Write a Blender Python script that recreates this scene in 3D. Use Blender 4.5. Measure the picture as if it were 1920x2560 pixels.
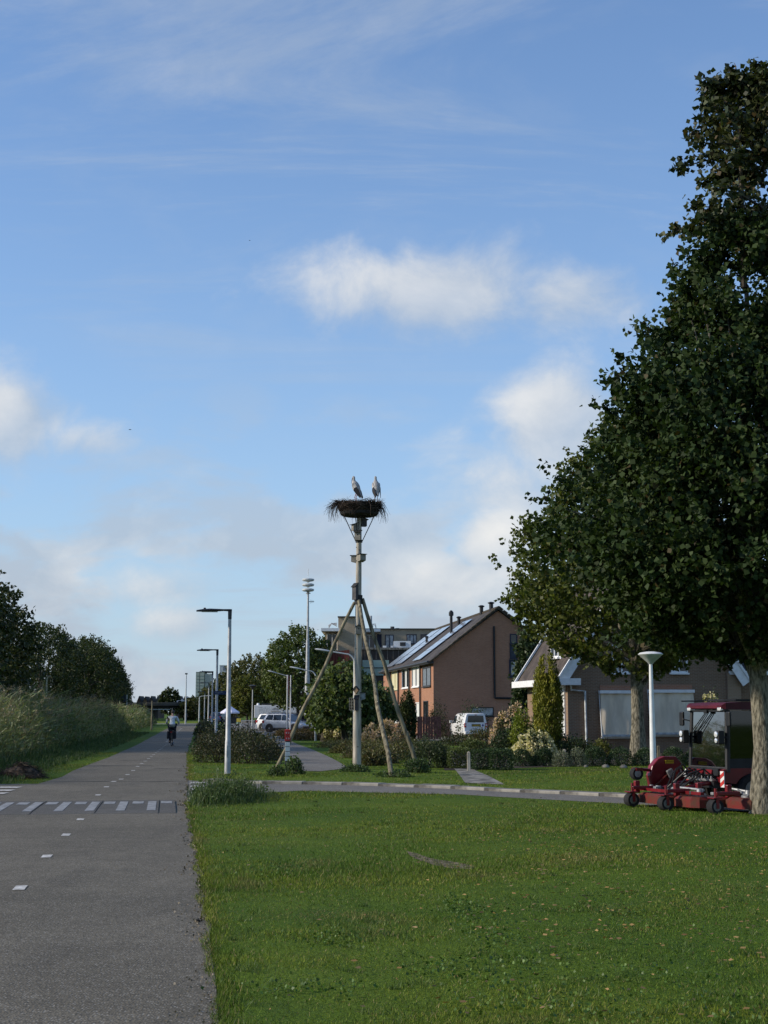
import bpy, math, random
import numpy as np
from mathutils import Vector, Matrix

for o in list(bpy.data.objects): bpy.data.objects.remove(o, do_unlink=True)
random.seed(7); RNG = np.random.default_rng(7)
scene = bpy.context.scene
COL = scene.collection
R = math.radians

# ---------------------------------------------------------------- camera
FPX = 3550.0                       # focal length in pixels of the 1920x2560 photograph
HORIZON = 1782.0
CAM_H = 1.67
PITCH = math.atan((HORIZON - 1280.0) / FPX)
cam_d = bpy.data.cameras.new('camera')
cam = bpy.data.objects.new('camera', cam_d); COL.objects.link(cam)
cam_d.sensor_fit = 'VERTICAL'; cam_d.sensor_height = 36.0
cam_d.lens = 36.0 * FPX / 2560.0
cam_d.clip_start = 0.1; cam_d.clip_end = 6000
cam.location = (0, 0, CAM_H)
cam.rotation_euler = (R(90) + PITCH, 0, 0)
scene.camera = cam

# ---------------------------------------------------------------- light
SUN_EL, SUN_AZ = 26.0, -97.0       # azimuth clockwise from +Y, so the sun stands far to the left
SKY_STRENGTH = 0.1
EXPOSURE = 0.25
scene.view_settings.view_transform = 'Standard'
scene.view_settings.look = 'None'
scene.view_settings.exposure = EXPOSURE
scene.view_settings.gamma = 1.0
scene.view_settings.use_curve_mapping = False
sun_d = bpy.data.lights.new('sun', 'SUN'); sun_d.energy = 3.9; sun_d.angle = R(4.0)
sun_d.color = (1.0, 0.89, 0.74)
sun = bpy.data.objects.new('sun', sun_d); COL.objects.link(sun)
sv = Vector((math.sin(R(SUN_AZ)) * math.cos(R(SUN_EL)), math.cos(R(SUN_AZ)) * math.cos(R(SUN_EL)), math.sin(R(SUN_EL))))
sun.rotation_euler = (-sv).to_track_quat('-Z', 'Y').to_euler()
scene.cycles.use_denoising = True
scene.cycles.max_bounces = 6
scene.cycles.diffuse_bounces = 3
scene.cycles.transparent_max_bounces = 8
scene.cycles.caustics_reflective = False; scene.cycles.caustics_refractive = False

class NT:
    """tiny helper to write node trees as expressions"""
    def __init__(s, tree): s.t = tree; s.n = tree.nodes; s.l = tree.links
    def node(s, typ, **kw):
        n = s.n.new(typ)
        for k, v in kw.items(): setattr(n, k, v)
        return n
    def link(s, a, b): s.l.new(a, b)
    def put(s, sock, v):
        if isinstance(v, bpy.types.NodeSocket): s.l.new(v, sock)
        elif v is not None: sock.default_value = v
    def math(s, op, a, b=None, c=None, clamp=False):
        n = s.node('ShaderNodeMath', operation=op, use_clamp=clamp)
        for i, v in enumerate((a, b, c)):
            if v is not None: s.put(n.inputs[i], v)
        return n.outputs[0]
    def ramp(s, fac, lo, hi, smooth=True):
        n = s.node('ShaderNodeMapRange'); n.interpolation_type = 'SMOOTHSTEP' if smooth else 'LINEAR'
        s.put(n.inputs['Value'], fac); s.put(n.inputs['From Min'], lo); s.put(n.inputs['From Max'], hi)
        return n.outputs['Result']
    def mix(s, fac, a, b, blend='MIX'):
        n = s.node('ShaderNodeMix', data_type='RGBA', blend_type=blend)
        s.put(n.inputs[0], fac)
        for i, v in ((6, a), (7, b)):
            if not isinstance(v, bpy.types.NodeSocket): v = (v[0], v[1], v[2], 1.0)
            s.put(n.inputs[i], v)
        return n.outputs[2]
    def noise(s, vec, scale, detail=2.0, rough=0.5, dist=0.0):
        n = s.node('ShaderNodeTexNoise'); s.put(n.inputs['Vector'], vec)
        n.inputs['Scale'].default_value = scale; n.inputs['Detail'].default_value = detail
        n.inputs['Roughness'].default_value = rough; n.inputs['Distortion'].default_value = dist
        return n.outputs['Fac']
    def mapping(s, vec, scale=(1, 1, 1), loc=(0, 0, 0), rot=(0, 0, 0)):
        n = s.node('ShaderNodeMapping'); s.put(n.inputs[0], vec)
        n.inputs['Location'].default_value = loc; n.inputs['Rotation'].default_value = rot
        n.inputs['Scale'].default_value = scale
        return n.outputs[0]

world = bpy.data.worlds.new('World'); scene.world = world; world.use_nodes = True
def build_world():
    w = NT(world.node_tree); w.n.clear()
    out = w.node('ShaderNodeOutputWorld'); bg = w.node('ShaderNodeBackground')
    sky = w.node('ShaderNodeTexSky', sky_type='NISHITA')
    sky.sun_disc = False; sky.sun_elevation = R(SUN_EL); sky.sun_rotation = R(SUN_AZ)
    sky.air_density = 1.0; sky.dust_density = 0.2; sky.ozone_density = 3.0; sky.altitude = 0
    tc = w.node('ShaderNodeTexCoord'); d = tc.outputs['Generated']
    sep = w.node('ShaderNodeSeparateXYZ'); w.link(d, sep.inputs[0])
    x, y, z = sep.outputs
    zc = w.math('MAXIMUM', z, 0.0)
    # direction on the unit sphere as (azimuth tangent, elevation): all clouds are laid out on the dome
    az = w.math('ARCTAN2', x, y)
    comb = w.node('ShaderNodeCombineXYZ'); w.put(comb.inputs[0], az); w.put(comb.inputs[1], z); P2 = comb.outputs[0]
    # high thin streaks, on a flat layer far above
    den = w.math('ADD', zc, 0.12)
    cl = w.node('ShaderNodeCombineXYZ'); w.put(cl.inputs[0], w.math('DIVIDE', x, den)); w.put(cl.inputs[1], w.math('DIVIDE', y, den))
    cir_v = w.mapping(cl.outputs[0], scale=(0.55, 1.7, 1), rot=(0, 0, R(24)))
    cir = w.noise(cir_v, 1.5, 9, 0.66, 0.7)
    cir2 = w.noise(w.mapping(cl.outputs[0], scale=(1, 1, 1), loc=(4.3, 1.7, 0)), 0.7, 3, 0.5, 0.3)
    cirrus = w.math('MULTIPLY', w.ramp(cir, 0.46, 0.70), w.ramp(cir2, 0.36, 0.60))
    cirrus = w.math('MULTIPLY', cirrus, 0.44)
    # low grey-white cumulus banks, thick near the horizon and thinning upward
    cb = w.noise(w.mapping(P2, scale=(1, 2.3, 1), loc=(0.45, 0.33, 0)), 7.5, 6, 0.55, 0.25)
    lowmask = w.math('SUBTRACT', 1.0, w.ramp(z, 0.05, 0.26))
    banks = w.math('MULTIPLY', w.ramp(w.math('ADD', cb, w.math('MULTIPLY', lowmask, 0.10)), 0.50, 0.66), w.math('ADD', w.math('MULTIPLY', lowmask, 0.88), 0.08))
    # single heaped clouds
    det = w.noise(w.mapping(P2, scale=(1, 1.3, 1), loc=(0.2, 0.9, 0)), 15.0, 9, 0.60, 0.25)
    bodies = None; shine = None
    for (u, v, su, sv_, amp) in ((0.040, 0.290, 0.110, 0.032, 0.95), (0.120, 0.286, 0.070, 0.026, 0.80), (-0.262, 0.198, 0.035, 0.030, 1.2), (-0.215, 0.185, 0.045, 0.014, 0.7), (0.122, 0.202, 0.042, 0.036, 1.2),
                                 (0.105, 0.150, 0.080, 0.050, 0.75), (0.087, 0.116, 0.032, 0.024, 1.5), (0.040, 0.088, 0.034, 0.022, 1.35), (0.075, 0.082, 0.05, 0.02, 1.1), (-0.145, 0.062, 0.034, 0.014, 0.9),
                                 (0.22, 0.16, 0.09, 0.05, 0.8), (-0.16, 0.085, 0.05, 0.016, 0.7), (-0.75, 0.24, 0.12, 0.04, 1.0), (0.62, 0.22, 0.14, 0.05, 1.0), (1.4, 0.2, 0.2, 0.06, 1.0),
                                 (-1.9, 0.25, 0.2, 0.06, 1.0), (2.6, 0.22, 0.25, 0.06, 1.0), (-2.9, 0.18, 0.2, 0.05, 1.0)):
        a = w.math('DIVIDE', w.math('SUBTRACT', az, u), su); b = w.math('DIVIDE', w.math('SUBTRACT', z, v), sv_)
        r2 = w.math('ADD', w.math('MULTIPLY', a, a), w.math('MULTIPLY', b, b))
        g = w.math('MULTIPLY', w.math('EXPONENT', w.math('MULTIPLY', r2, -0.75)), amp)
        # the sunward (left) and upper side of each heap is brighter
        s_ = w.math('MULTIPLY', g, w.ramp(w.math('SUBTRACT', w.math('MULTIPLY', b, 0.6), w.math('MULTIPLY', a, 0.55)), -0.9, 1.0))
        bodies = g if bodies is None else w.math('MAXIMUM', bodies, g)
        shine = s_ if shine is None else w.math('MAXIMUM', shine, s_)
    heap = w.ramp(w.math('ADD', bodies, w.math('MULTIPLY', w.math('SUBTRACT', det, 0.5), 1.3)), 0.20, 0.90)
    heap = w.math('MULTIPLY', heap, w.math('ADD', w.math('MULTIPLY', shine, 0.28), 0.66))
    alpha = w.math('MAXIMUM', w.math('MAXIMUM', banks, heap), cirrus)
    lit = w.math('ADD', w.math('MULTIPLY', shine, 0.95), w.math('MULTIPLY', w.math('SUBTRACT', det, 0.5), 1.6), clamp=True)
    ccol = w.mix(lit, (3.9, 4.5, 5.3), (7.5, 7.4, 7.2))
    # pale veil towards the horizon
    skyc = sky.outputs[0]
    skyc = w.mix(1.0, skyc, (0.90, 1.19, 1.52), 'MULTIPLY')
    veil = w.math('MULTIPLY', w.math('EXPONENT', w.math('MULTIPLY', zc, -3.5)), 0.86)
    skyc = w.mix(veil, skyc, (3.95, 5.35, 6.7))
    skyc = w.mix(w.math('MULTIPLY', w.math('EXPONENT', w.math('MULTIPLY', zc, -17.0)), 0.75), skyc, (4.5, 5.05, 5.5))
    col = w.mix(alpha, skyc, ccol)
    w.link(col, bg.inputs[0]); bg.inputs[1].default_value = SKY_STRENGTH
    w.link(bg.outputs[0], out.inputs[0])
build_world()

# ---------------------------------------------------------------- pixels of the photograph to directions
cp, sp = math.cos(PITCH), math.sin(PITCH)
def ray(px, py):
    a, b = (px - 960.0) / FPX, (1280.0 - py) / FPX
    return Vector((a, cp - b * sp, sp + b * cp))
def G(px, py, z=0.0):
    """ground point under a pixel"""
    r = ray(px, py); t = (z - CAM_H) / r.z
    return Vector((r.x * t, r.y * t, z))
def AT(px, py, Y):
    """point seen at a pixel, at distance Y along the view"""
    r = ray(px, py); t = Y / r.y
    return Vector((r.x * t, Y, CAM_H + r.z * t))
def GX(px, Y):
    """ground point at distance Y in the column px"""
    return Vector((AT(px, HORIZON, Y).x, Y, 0))
def ZP(py, Y):
    return AT(960, py, Y).z
# ---------------------------------------------------------------- mesh helpers
def tag(o, label=None, cat=None, group=None, kind=None):
    if label: o['label'] = label
    if cat: o['category'] = cat
    if group: o['group'] = group
    if kind: o['kind'] = kind
    return o
def thing(name, label, cat, loc=(0, 0, 0), rz=0.0, group=None, scale=None):
    o = bpy.data.objects.new(name, None); COL.objects.link(o)
    o.location = loc; o.rotation_euler = (0, 0, rz); o.empty_display_size = 0.3
    if scale is not None: o.scale = (scale,) * 3 if isinstance(scale, (int, float)) else scale
    return tag(o, label, cat, group)
def link_mesh(name, me, mat=None, parent=None):
    o = bpy.data.objects.new(name, me); COL.objects.link(o)
    if mat is not None and not me.materials: me.materials.append(mat)
    if parent is not None: o.parent = parent
    return o
def copy_tree(o, parent=None):
    c = o.copy(); COL.objects.link(c)
    c.parent = parent
    for ch in o.children: copy_tree(ch, c)
    return c

class MB:
    def __init__(s): s.v = []; s.f = []
    def add(s, vs, fs):
        n = len(s.v); s.v += [tuple(v) for v in vs]; s.f += [tuple(i + n for i in f) for f in fs]; return s
    def box(s, c, size, rot=None, taper=None):
        hx, hy, hz = size[0] / 2, size[1] / 2, size[2] / 2
        tx, ty = taper or (1, 1)
        vs = [Vector((sx * hx * (tx if sz > 0 else 1), sy * hy * (ty if sz > 0 else 1), sz * hz)) for sz in (-1, 1) for sy in (-1, 1) for sx in (-1, 1)]
        if rot is not None:
            m = rot if isinstance(rot, Matrix) else Matrix.Rotation(rot, 3, 'Z')
            vs = [m @ v for v in vs]
        c = Vector(c)
        return s.add([v + c for v in vs], [(0, 2, 3, 1), (4, 5, 7, 6), (0, 1, 5, 4), (2, 6, 7, 3), (0, 4, 6, 2), (1, 3, 7, 5)])
    def bb(s, x0, x1, y0, y1, z0, z1):
        return s.box(((x0 + x1) / 2, (y0 + y1) / 2, (z0 + z1) / 2), (abs(x1 - x0), abs(y1 - y0), abs(z1 - z0)))
    def tube(s, pts, rad, n=8, caps=True):
        pts = [Vector(p) for p in pts]
        if isinstance(rad, (int, float)): rad = [rad] * len(pts)
        rings = []; prev = None
        for i, p in enumerate(pts):
            a = pts[max(i - 1, 0)]; b = pts[min(i + 1, len(pts) - 1)]
            t = (b - a).normalized()
            if prev is None:
                u = t.orthogonal().normalized()
            else:
                u = prev - t * prev.dot(t)
                u = u.normalized() if u.length > 1e-6 else t.orthogonal().normalized()
            prev = u; w = t.cross(u)
            rings.append([p + (u * math.cos(2 * math.pi * k / n) + w * math.sin(2 * math.pi * k / n)) * rad[i] for k in range(n)])
        vs = [v for r in rings for v in r]; fs = []
        for i in range(len(rings) - 1):
            for k in range(n):
                k2 = (k + 1) % n
                fs.append((i * n + k, i * n + k2, (i + 1) * n + k2, (i + 1) * n + k))
        if caps:
            fs.append(tuple(range(n))[::-1]); fs.append(tuple((len(rings) - 1) * n + k for k in range(n)))
        return s.add(vs, fs)
    def lathe(s, prof, n=16, c=(0, 0, 0), axis='Z', a0=0.0):
        vs = []; c = Vector(c)
        for r, h in prof:
            for k in range(n):
                a = 2 * math.pi * k / n + a0
                p = (r * math.cos(a), r * math.sin(a), h)
                if axis == 'Y': p = (p[0], p[2], p[1])
                if axis == 'X': p = (p[2], p[0], p[1])
                vs.append(Vector(p) + c)
        fs = []
        for i in range(len(prof) - 1):
            for k in range(n):
                k2 = (k + 1) % n
                fs.append((i * n + k, i * n + k2, (i + 1) * n + k2, (i + 1) * n + k))
        fs.append(tuple(range(n))[::-1]); fs.append(tuple((len(prof) - 1) * n + k for k in range(n)))
        return s.add(vs, fs)
    def torus(s, c, R0, r0, axis='Y', n=20, m=8):
        vs = []; fs = []
        for i in range(n):
            a = 2 * math.pi * i / n
            for j in range(m):
                b = 2 * math.pi * j / m
                p = ((R0 + r0 * math.cos(b)) * math.cos(a), (R0 + r0 * math.cos(b)) * math.sin(a), r0 * math.sin(b))
                if axis == 'Y': p = (p[0], p[2], p[1])
                if axis == 'X': p = (p[2], p[0], p[1])
                vs.append(Vector(p) + Vector(c))
        for i in range(n):
            for j in range(m):
                fs.append((i * m + j, ((i + 1) % n) * m + j, ((i + 1) % n) * m + (j + 1) % m, i * m + (j + 1) % m))
        return s.add(vs, fs)
    def prism(s, poly, depth, origin=(0, 0, 0), ux=(1, 0, 0), uy=(0, 0, 1), un=(0, 1, 0)):
        """polygon in the (ux, uy) plane, extruded by depth along un"""
        o, ux, uy, un = Vector(origin), Vector(ux), Vector(uy), Vector(un)
        a = [o + ux * p[0] + uy * p[1] for p in poly]; b = [p + un * depth for p in a]; n = len(poly)
        fs = [tuple(range(n)), tuple(range(2 * n - 1, n - 1, -1))] + [(i, i + n, (i + 1) % n + n, (i + 1) % n) for i in range(n)]
        return s.add(a + b, fs)
    def ball(s, c, r, n=10, m=6, sc=(1, 1, 1)):
        prof = [(max(math.sin(math.pi * i / m), 0.02) * r, -math.cos(math.pi * i / m) * r) for i in range(m + 1)]
        k = len(s.v); s.lathe(prof, n)
        c = Vector(c)
        for i in range(k, len(s.v)):
            v = s.v[i]; s.v[i] = (v[0] * sc[0] + c.x, v[1] * sc[1] + c.y, v[2] * sc[2] + c.z)
        return s
    def mesh(s, name, smooth=False, bevel=0.0):
        me = bpy.data.meshes.new(name); me.from_pydata(s.v, [], s.f); me.update()
        import bmesh
        bm = bmesh.new(); bm.from_mesh(me); bmesh.ops.recalc_face_normals(bm, faces=bm.faces)
        if bevel > 0:
            ed = [e for e in bm.edges if len(e.link_faces) == 2 and e.calc_face_angle(0) > 0.7]
            bmesh.ops.bevel(bm, geom=ed, offset=bevel, segments=2, affect='EDGES', profile=0.5, clamp_overlap=True)
        bm.to_mesh(me); bm.free()
        if smooth:
            me.polygons.foreach_set('use_smooth', [True] * len(me.polygons))
            try: me.set_sharp_from_angle(angle=R(40))
            except Exception: pass
        return me
    def build(s, name, mat, parent=None, smooth=False, bevel=0.0):
        return link_mesh(name, s.mesh(name, smooth, bevel), mat, parent)

def np_mesh(name, verts, faces_per, nverts_face):
    """verts (N*k,3); every consecutive k vertices are one face"""
    me = bpy.data.meshes.new(name)
    nv = len(verts); nf = nv // nverts_face
    me.vertices.add(nv); me.vertices.foreach_set('co', np.asarray(verts, dtype=np.float32).ravel())
    me.loops.add(nv); me.loops.foreach_set('vertex_index', np.arange(nv, dtype=np.int32))
    me.polygons.add(nf); me.polygons.foreach_set('loop_start', np.arange(0, nv, nverts_face, dtype=np.int32))
    me.update(calc_edges=True); me.validate()
    return me

def unit(a): return a / np.maximum(np.linalg.norm(a, axis=1, keepdims=True), 1e-9)
def leaves_mesh(name, pos, size, droop=0.5, width=0.75, fold=0.14, out=None, outw=0.5):
    """kite-shaped folded leaves; pos (N,3), size scalar or (N,)"""
    n = len(pos); size = np.broadcast_to(np.asarray(size, dtype=float), (n,)) * RNG.uniform(0.7, 1.2, n)
    ax = RNG.normal(size=(n, 3)); ax[:, 2] -= droop
    if out is not None: ax += out * outw
    ax = unit(ax); nr = unit(np.cross(ax, RNG.normal(size=(n, 3)) + np.array([0, 0, 0.4])))
    sd = np.cross(ax, nr); L = size[:, None]
    q = np.empty((n, 4, 3))
    q[:, 0] = pos; q[:, 2] = pos + ax * L
    mid = pos + ax * L * 0.42
    q[:, 1] = mid + nr * L * width * 0.5 + sd * L * fold
    q[:, 3] = mid - nr * L * width * 0.5 + sd * L * fold
    return np_mesh(name, q.reshape(-1, 3), None, 4)

def skin(name, pts, edges, mat, parent=None, sub=1, root=0, loc=None):
    """continuous body grown round a skeleton; pts = [(x, y, z, radius)]"""
    me = bpy.data.meshes.new(name); me.from_pydata([p[:3] for p in pts], edges, [])
    o = bpy.data.objects.new(name, me); COL.objects.link(o)
    m = o.modifiers.new('skin', 'SKIN'); m.use_smooth_shade = True
    for i, p in enumerate(pts):
        r = p[3] if isinstance(p[3], (tuple, list)) else (p[3], p[3])
        sv_ = me.skin_vertices[0].data[i]; sv_.radius = r; sv_.use_root = (i == root)
    if sub: 
        s = o.modifiers.new('sub', 'SUBSURF'); s.levels = sub; s.render_levels = sub
    bpy.context.view_layer.update()
    dg = bpy.context.evaluated_depsgraph_get()
    new = bpy.data.meshes.new_from_object(o.evaluated_get(dg))
    bpy.data.objects.remove(o, do_unlink=True)
    new.name = name; new.materials.clear()
    return link_mesh(name, new, mat, parent)

# ---------------------------------------------------------------- materials
MATS = {}
def mat(name, col, rough=0.6, metal=0.0, var=0.18, scale=6.0, col2=None, bump=0.0, bscale=None, spec=0.3, island=0.0, stretch=(1, 1, 1), coat=0.0, detail=3.0):
    """principled surface with noise-driven colour variation and fine relief"""
    if name in MATS: return MATS[name]
    m = bpy.data.materials.new(name); m.use_nodes = True; w = NT(m.node_tree)
    b = w.n['Principled BSDF']
    tc = w.node('ShaderNodeTexCoord'); v = w.mapping(tc.outputs['Object'], scale=stretch)
    nz = w.noise(v, scale, detail, 0.55)
    c2 = col2 if col2 else tuple(max(0.0, c * (1 - var * 1.6)) for c in col)
    c1 = col if col2 else tuple(min(1.0, c * (1 + var)) for c in col)
    c = w.mix(w.ramp(nz, 0.33, 0.67), c2, c1)
    if island > 0:
        ge = w.node('ShaderNodeNewGeometry')
        k = w.math('ADD', w.math('MULTIPLY', ge.outputs['Random Per Island'], 2 * island), 1 - island)
        cc = w.node('ShaderNodeCombineXYZ')
        for i in range(3): w.put(cc.inputs[i], k)
        c = w.mix(1.0, c, cc.outputs[0], 'MULTIPLY')
    w.put(b.inputs['Base Color'], c)
    b.inputs['Roughness'].default_value = rough; b.inputs['Metallic'].default_value = metal
    b.inputs['Specular IOR Level'].default_value = spec
    if coat: b.inputs['Coat Weight'].default_value = coat; b.inputs['Coat Roughness'].default_value = 0.08
    if bump > 0:
        bn = w.node('ShaderNodeBump'); bn.inputs['Strength'].default_value = 1.0; bn.inputs['Distance'].default_value = bump
        w.link(w.noise(v, bscale or scale * 4, 4, 0.6), bn.inputs['Height']); w.link(bn.outputs[0], b.inputs['Normal'])
    MATS[name] = m
    return m
def leaf_mat(name, col, col2, trans=0.35, rough=0.5, island=0.35, scale=1.2, spec=0.25, gold=None, goldf=0.0):
    if name in MATS: return MATS[name]
    m = bpy.data.materials.new(name); m.use_nodes = True; w = NT(m.node_tree)
    b = w.n['Principled BSDF']; out = w.n['Material Output']
    ge = w.node('ShaderNodeNewGeometry'); tc = w.node('ShaderNodeTexCoord')
    nz = w.noise(tc.outputs['Object'], scale, 2, 0.5)
    c = w.mix(w.ramp(nz, 0.3, 0.7), col, col2)
    rnd = ge.outputs['Random Per Island']
    if gold:
        c = w.mix(w.math('GREATER_THAN', rnd, 1 - goldf), c, gold)
    k = w.math('ADD', w.math('MULTIPLY', w.math('FRACT', w.math('MULTIPLY', rnd, 17.3)), 2 * island), 1 - island)
    cc = w.node('ShaderNodeCombineXYZ')
    for i in range(3): w.put(cc.inputs[i], k)
    c = w.mix(1.0, c, cc.outputs[0], 'MULTIPLY')
    w.put(b.inputs['Base Color'], c); b.inputs['Roughness'].default_value = rough
    b.inputs['Specular IOR Level'].default_value = spec
    tr = w.node('ShaderNodeBsdfTranslucent'); w.put(tr.inputs[0], w.mix(1.0, c, (1.25, 1.35, 0.6), 'MULTIPLY'))
    mx = w.node('ShaderNodeMixShader'); mx.inputs[0].default_value = trans
    w.link(b.outputs[0], mx.inputs[1]); w.link(tr.outputs[0], mx.inputs[2]); w.link(mx.outputs[0], out.inputs[0])
    MATS[name] = m
    return m
def brick_mat(name, c1, c2, mortar, bw=0.21, bh=0.0625, ms=0.012, dirt=0.25):
    if name in MATS: return MATS[name]
    m = bpy.data.materials.new(name); m.use_nodes = True; w = NT(m.node_tree); b = w.n['Principled BSDF']
    tc = w.node('ShaderNodeTexCoord')
    so = w.node('ShaderNodeSeparateXYZ'); w.link(tc.outputs['Object'], so.inputs[0])
    sn = w.node('ShaderNodeSeparateXYZ'); w.link(tc.outputs['Normal'], sn.inputs[0])
    u = w.math('ADD', w.math('MULTIPLY', so.outputs[0], w.math('ABSOLUTE', sn.outputs[1])), w.math('MULTIPLY', so.outputs[1], w.math('ABSOLUTE', sn.outputs[0])))
    cv = w.node('ShaderNodeCombineXYZ'); w.put(cv.inputs[0], u); w.put(cv.inputs[1], so.outputs[2])
    br = w.node('ShaderNodeTexBrick'); w.link(cv.outputs[0], br.inputs['Vector'])
    br.inputs['Scale'].default_value = 1.0; br.inputs['Brick Width'].default_value = bw; br.inputs['Row Height'].default_value = bh
    br.inputs['Mortar Size'].default_value = ms; br.inputs['Mortar Smooth'].default_value = 0.2; br.inputs['Bias'].default_value = 0.0
    br.inputs['Color1'].default_value = (*c1, 1); br.inputs['Color2'].default_value = (*c2, 1); br.inputs['Mortar'].default_value = (*mortar, 1)
    nz = w.noise(tc.outputs['Object'], 0.7, 4, 0.6)
    c = w.mix(w.math('MULTIPLY', w.ramp(nz, 0.4, 0.75), dirt), br.outputs['Color'], tuple(x * 0.55 for x in c1))
    w.put(b.inputs['Base Color'], c); b.inputs['Roughness'].default_value = 0.85; b.inputs['Specular IOR Level'].default_value = 0.15
    bn = w.node('ShaderNodeBump'); bn.inputs['Distance'].default_value = 0.006; bn.invert = True
    w.link(br.outputs['Fac'], bn.inputs['Height']); w.link(bn.outputs[0], b.inputs['Normal'])
    MATS[name] = m
    return m
def glass_mat(name, col=(0.02, 0.025, 0.03), rough=0.04):
    m = mat(name, col, rough, spec=0.6, var=0.3, scale=2.0); return m
# ---------------------------------------------------------------- ground, paths, kerbs, markings
PA = Vector((-0.149, 0.989, 0)).normalized()          # the cycle path runs this way
PL = Vector((-PA.y, PA.x, 0))                         # to its left
def path_c(d): return Vector((-1.43 - 0.1505 * d, d, 0))

def grass_ground_mat():
    m = bpy.data.materials.new('lawn_soil_and_turf'); m.use_nodes = True; w = NT(m.node_tree); b = w.n['Principled BSDF']
    tc = w.node('ShaderNodeTexCoord'); v = tc.outputs['Object']
    a = w.noise(v, 0.18, 4, 0.6); f = w.noise(v, 2.2, 5, 0.65); g = w.noise(v, 38.0, 3, 0.7)
    c = w.mix(w.ramp(a, 0.35, 0.68), (0.055, 0.105, 0.009), (0.098, 0.150, 0.014))
    c = w.mix(w.math('MULTIPLY', w.ramp(f, 0.45, 0.75), 0.55), c, (0.040, 0.072, 0.012))
    c = w.mix(w.math('MULTIPLY', w.ramp(g, 0.55, 0.8), 0.35), c, (0.09, 0.125, 0.03))
    w.put(b.inputs['Base Color'], c); b.inputs['Roughness'].default_value = 0.9; b.inputs['Specular IOR Level'].default_value = 0.1
    bn = w.node('ShaderNodeBump'); bn.inputs['Distance'].default_value = 0.05; w.link(w.noise(v, 14, 5, 0.7), bn.inputs['Height'])
    w.link(bn.outputs[0], b.inputs['Normal'])
    return m
def asphalt_mat(name, c_lo, c_hi, speck):
    m = bpy.data.materials.new(name); m.use_nodes = True; w = NT(m.node_tree); b = w.n['Principled BSDF']
    tc = w.node('ShaderNodeTexCoord'); v = tc.outputs['Object']
    big = w.noise(v, 0.35, 4, 0.6); mid = w.noise(v, 3.0, 4, 0.6)
    c = w.mix(w.ramp(w.math('ADD', w.math('MULTIPLY', big, 0.6), w.math('MULTIPLY', mid, 0.4)), 0.38, 0.62), c_lo, c_hi)
    vo = w.node('ShaderNodeTexVoronoi'); vo.feature = 'F1'; w.put(vo.inputs['Vector'], v); vo.inputs['Scale'].default_value = 62.0
    rn = w.node('ShaderNodeSeparateColor'); w.link(vo.outputs['Color'], rn.inputs[0])
    st = w.math('MULTIPLY', w.ramp(rn.outputs[0], 0.55, 0.95), w.math('SUBTRACT', 1.0, w.ramp(vo.outputs['Distance'], 0.25, 0.55)))
    stain = w.noise(w.mapping(v, scale=(1.6, 0.35, 1), loc=(3, 5, 0)), 0.8, 5, 0.6, 0.4)
    c = w.mix(w.math('MULTIPLY', w.ramp(stain, 0.50, 0.72), 0.40), c, tuple(x * 0.60 for x in c_lo))
    c = w.mix(w.math('MULTIPLY', st, 0.62), c, speck)
    dk = w.math('MULTIPLY', w.ramp(rn.outputs[1], 0.5, 0.9), 0.6)
    c = w.mix(dk, c, tuple(x * 0.45 for x in c_lo))
    w.put(b.inputs['Base Color'], c); b.inputs['Roughness'].default_value = 0.82; b.inputs['Specular IOR Level'].default_value = 0.25
    bn = w.node('ShaderNodeBump'); bn.inputs['Distance'].default_value = 0.004; w.link(vo.outputs['Distance'], bn.inputs['Height'])
    w.link(bn.outputs[0], b.inputs['Normal'])
    return m
M_TURF = grass_ground_mat()
M_ASPH = asphalt_mat('worn_asphalt', (0.106, 0.093, 0.066), (0.150, 0.132, 0.096), (0.42, 0.40, 0.36))
M_ASPH2 = asphalt_mat('bluish_asphalt', (0.150, 0.138, 0.118), (0.190, 0.176, 0.152), (0.34, 0.34, 0.34))
M_HUMP = asphalt_mat('dark_panel', (0.088, 0.082, 0.070), (0.112, 0.105, 0.09), (0.24, 0.23, 0.21))
M_CONC = mat('weathered_concrete', (0.205, 0.193, 0.168), 0.9, var=0.4, scale=3.0, bump=0.006, bscale=30)
M_PAINT = mat('road_paint', (0.62, 0.61, 0.57), 0.75, scale=16, col2=(0.30, 0.285, 0.25), bump=0.002, bscale=90, detail=6)
M_PAINTB = mat('worn_bluish_road_paint', (0.30, 0.31, 0.31), 0.75, scale=9, col2=(0.18, 0.182, 0.18), bump=0.002, bscale=90, detail=6)
M_CRACK = mat('bitumen_crack', (0.03, 0.03, 0.03), 0.8, scale=20)

def sheet(name, poly, z, m, kind='structure', parent=None):
    me = bpy.data.meshes.new(name); me.from_pydata([(p[0], p[1], z) for p in poly], [], [tuple(range(len(poly)))]); me.update()
    if me.polygons[0].normal.z < 0: me.flip_normals()
    o = link_mesh(name, me, m, parent)
    if kind: o['kind'] = kind
    return o

gm = MB()
NX = 40
gx = [-1800, -600, -250, -120, -60, -30, -15, -8, -4, 0, 4, 8, 15, 30, 60, 120, 250, 600, 1800]
gy = [-80, -30, 0, 6, 12, 20, 30, 40, 55, 75, 100, 140, 200, 300, 500, 900, 2400]
for yy in gy:
    for xx in gx: gm.v.append((xx, yy, 0.0))
for j in range(len(gy) - 1):
    for i in range(len(gx) - 1):
        k = j * len(gx) + i; gm.f.append((k, k + 1, k + 1 + len(gx), k + len(gx)))
tag(gm.build('ground', M_TURF), kind='structure')

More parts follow.
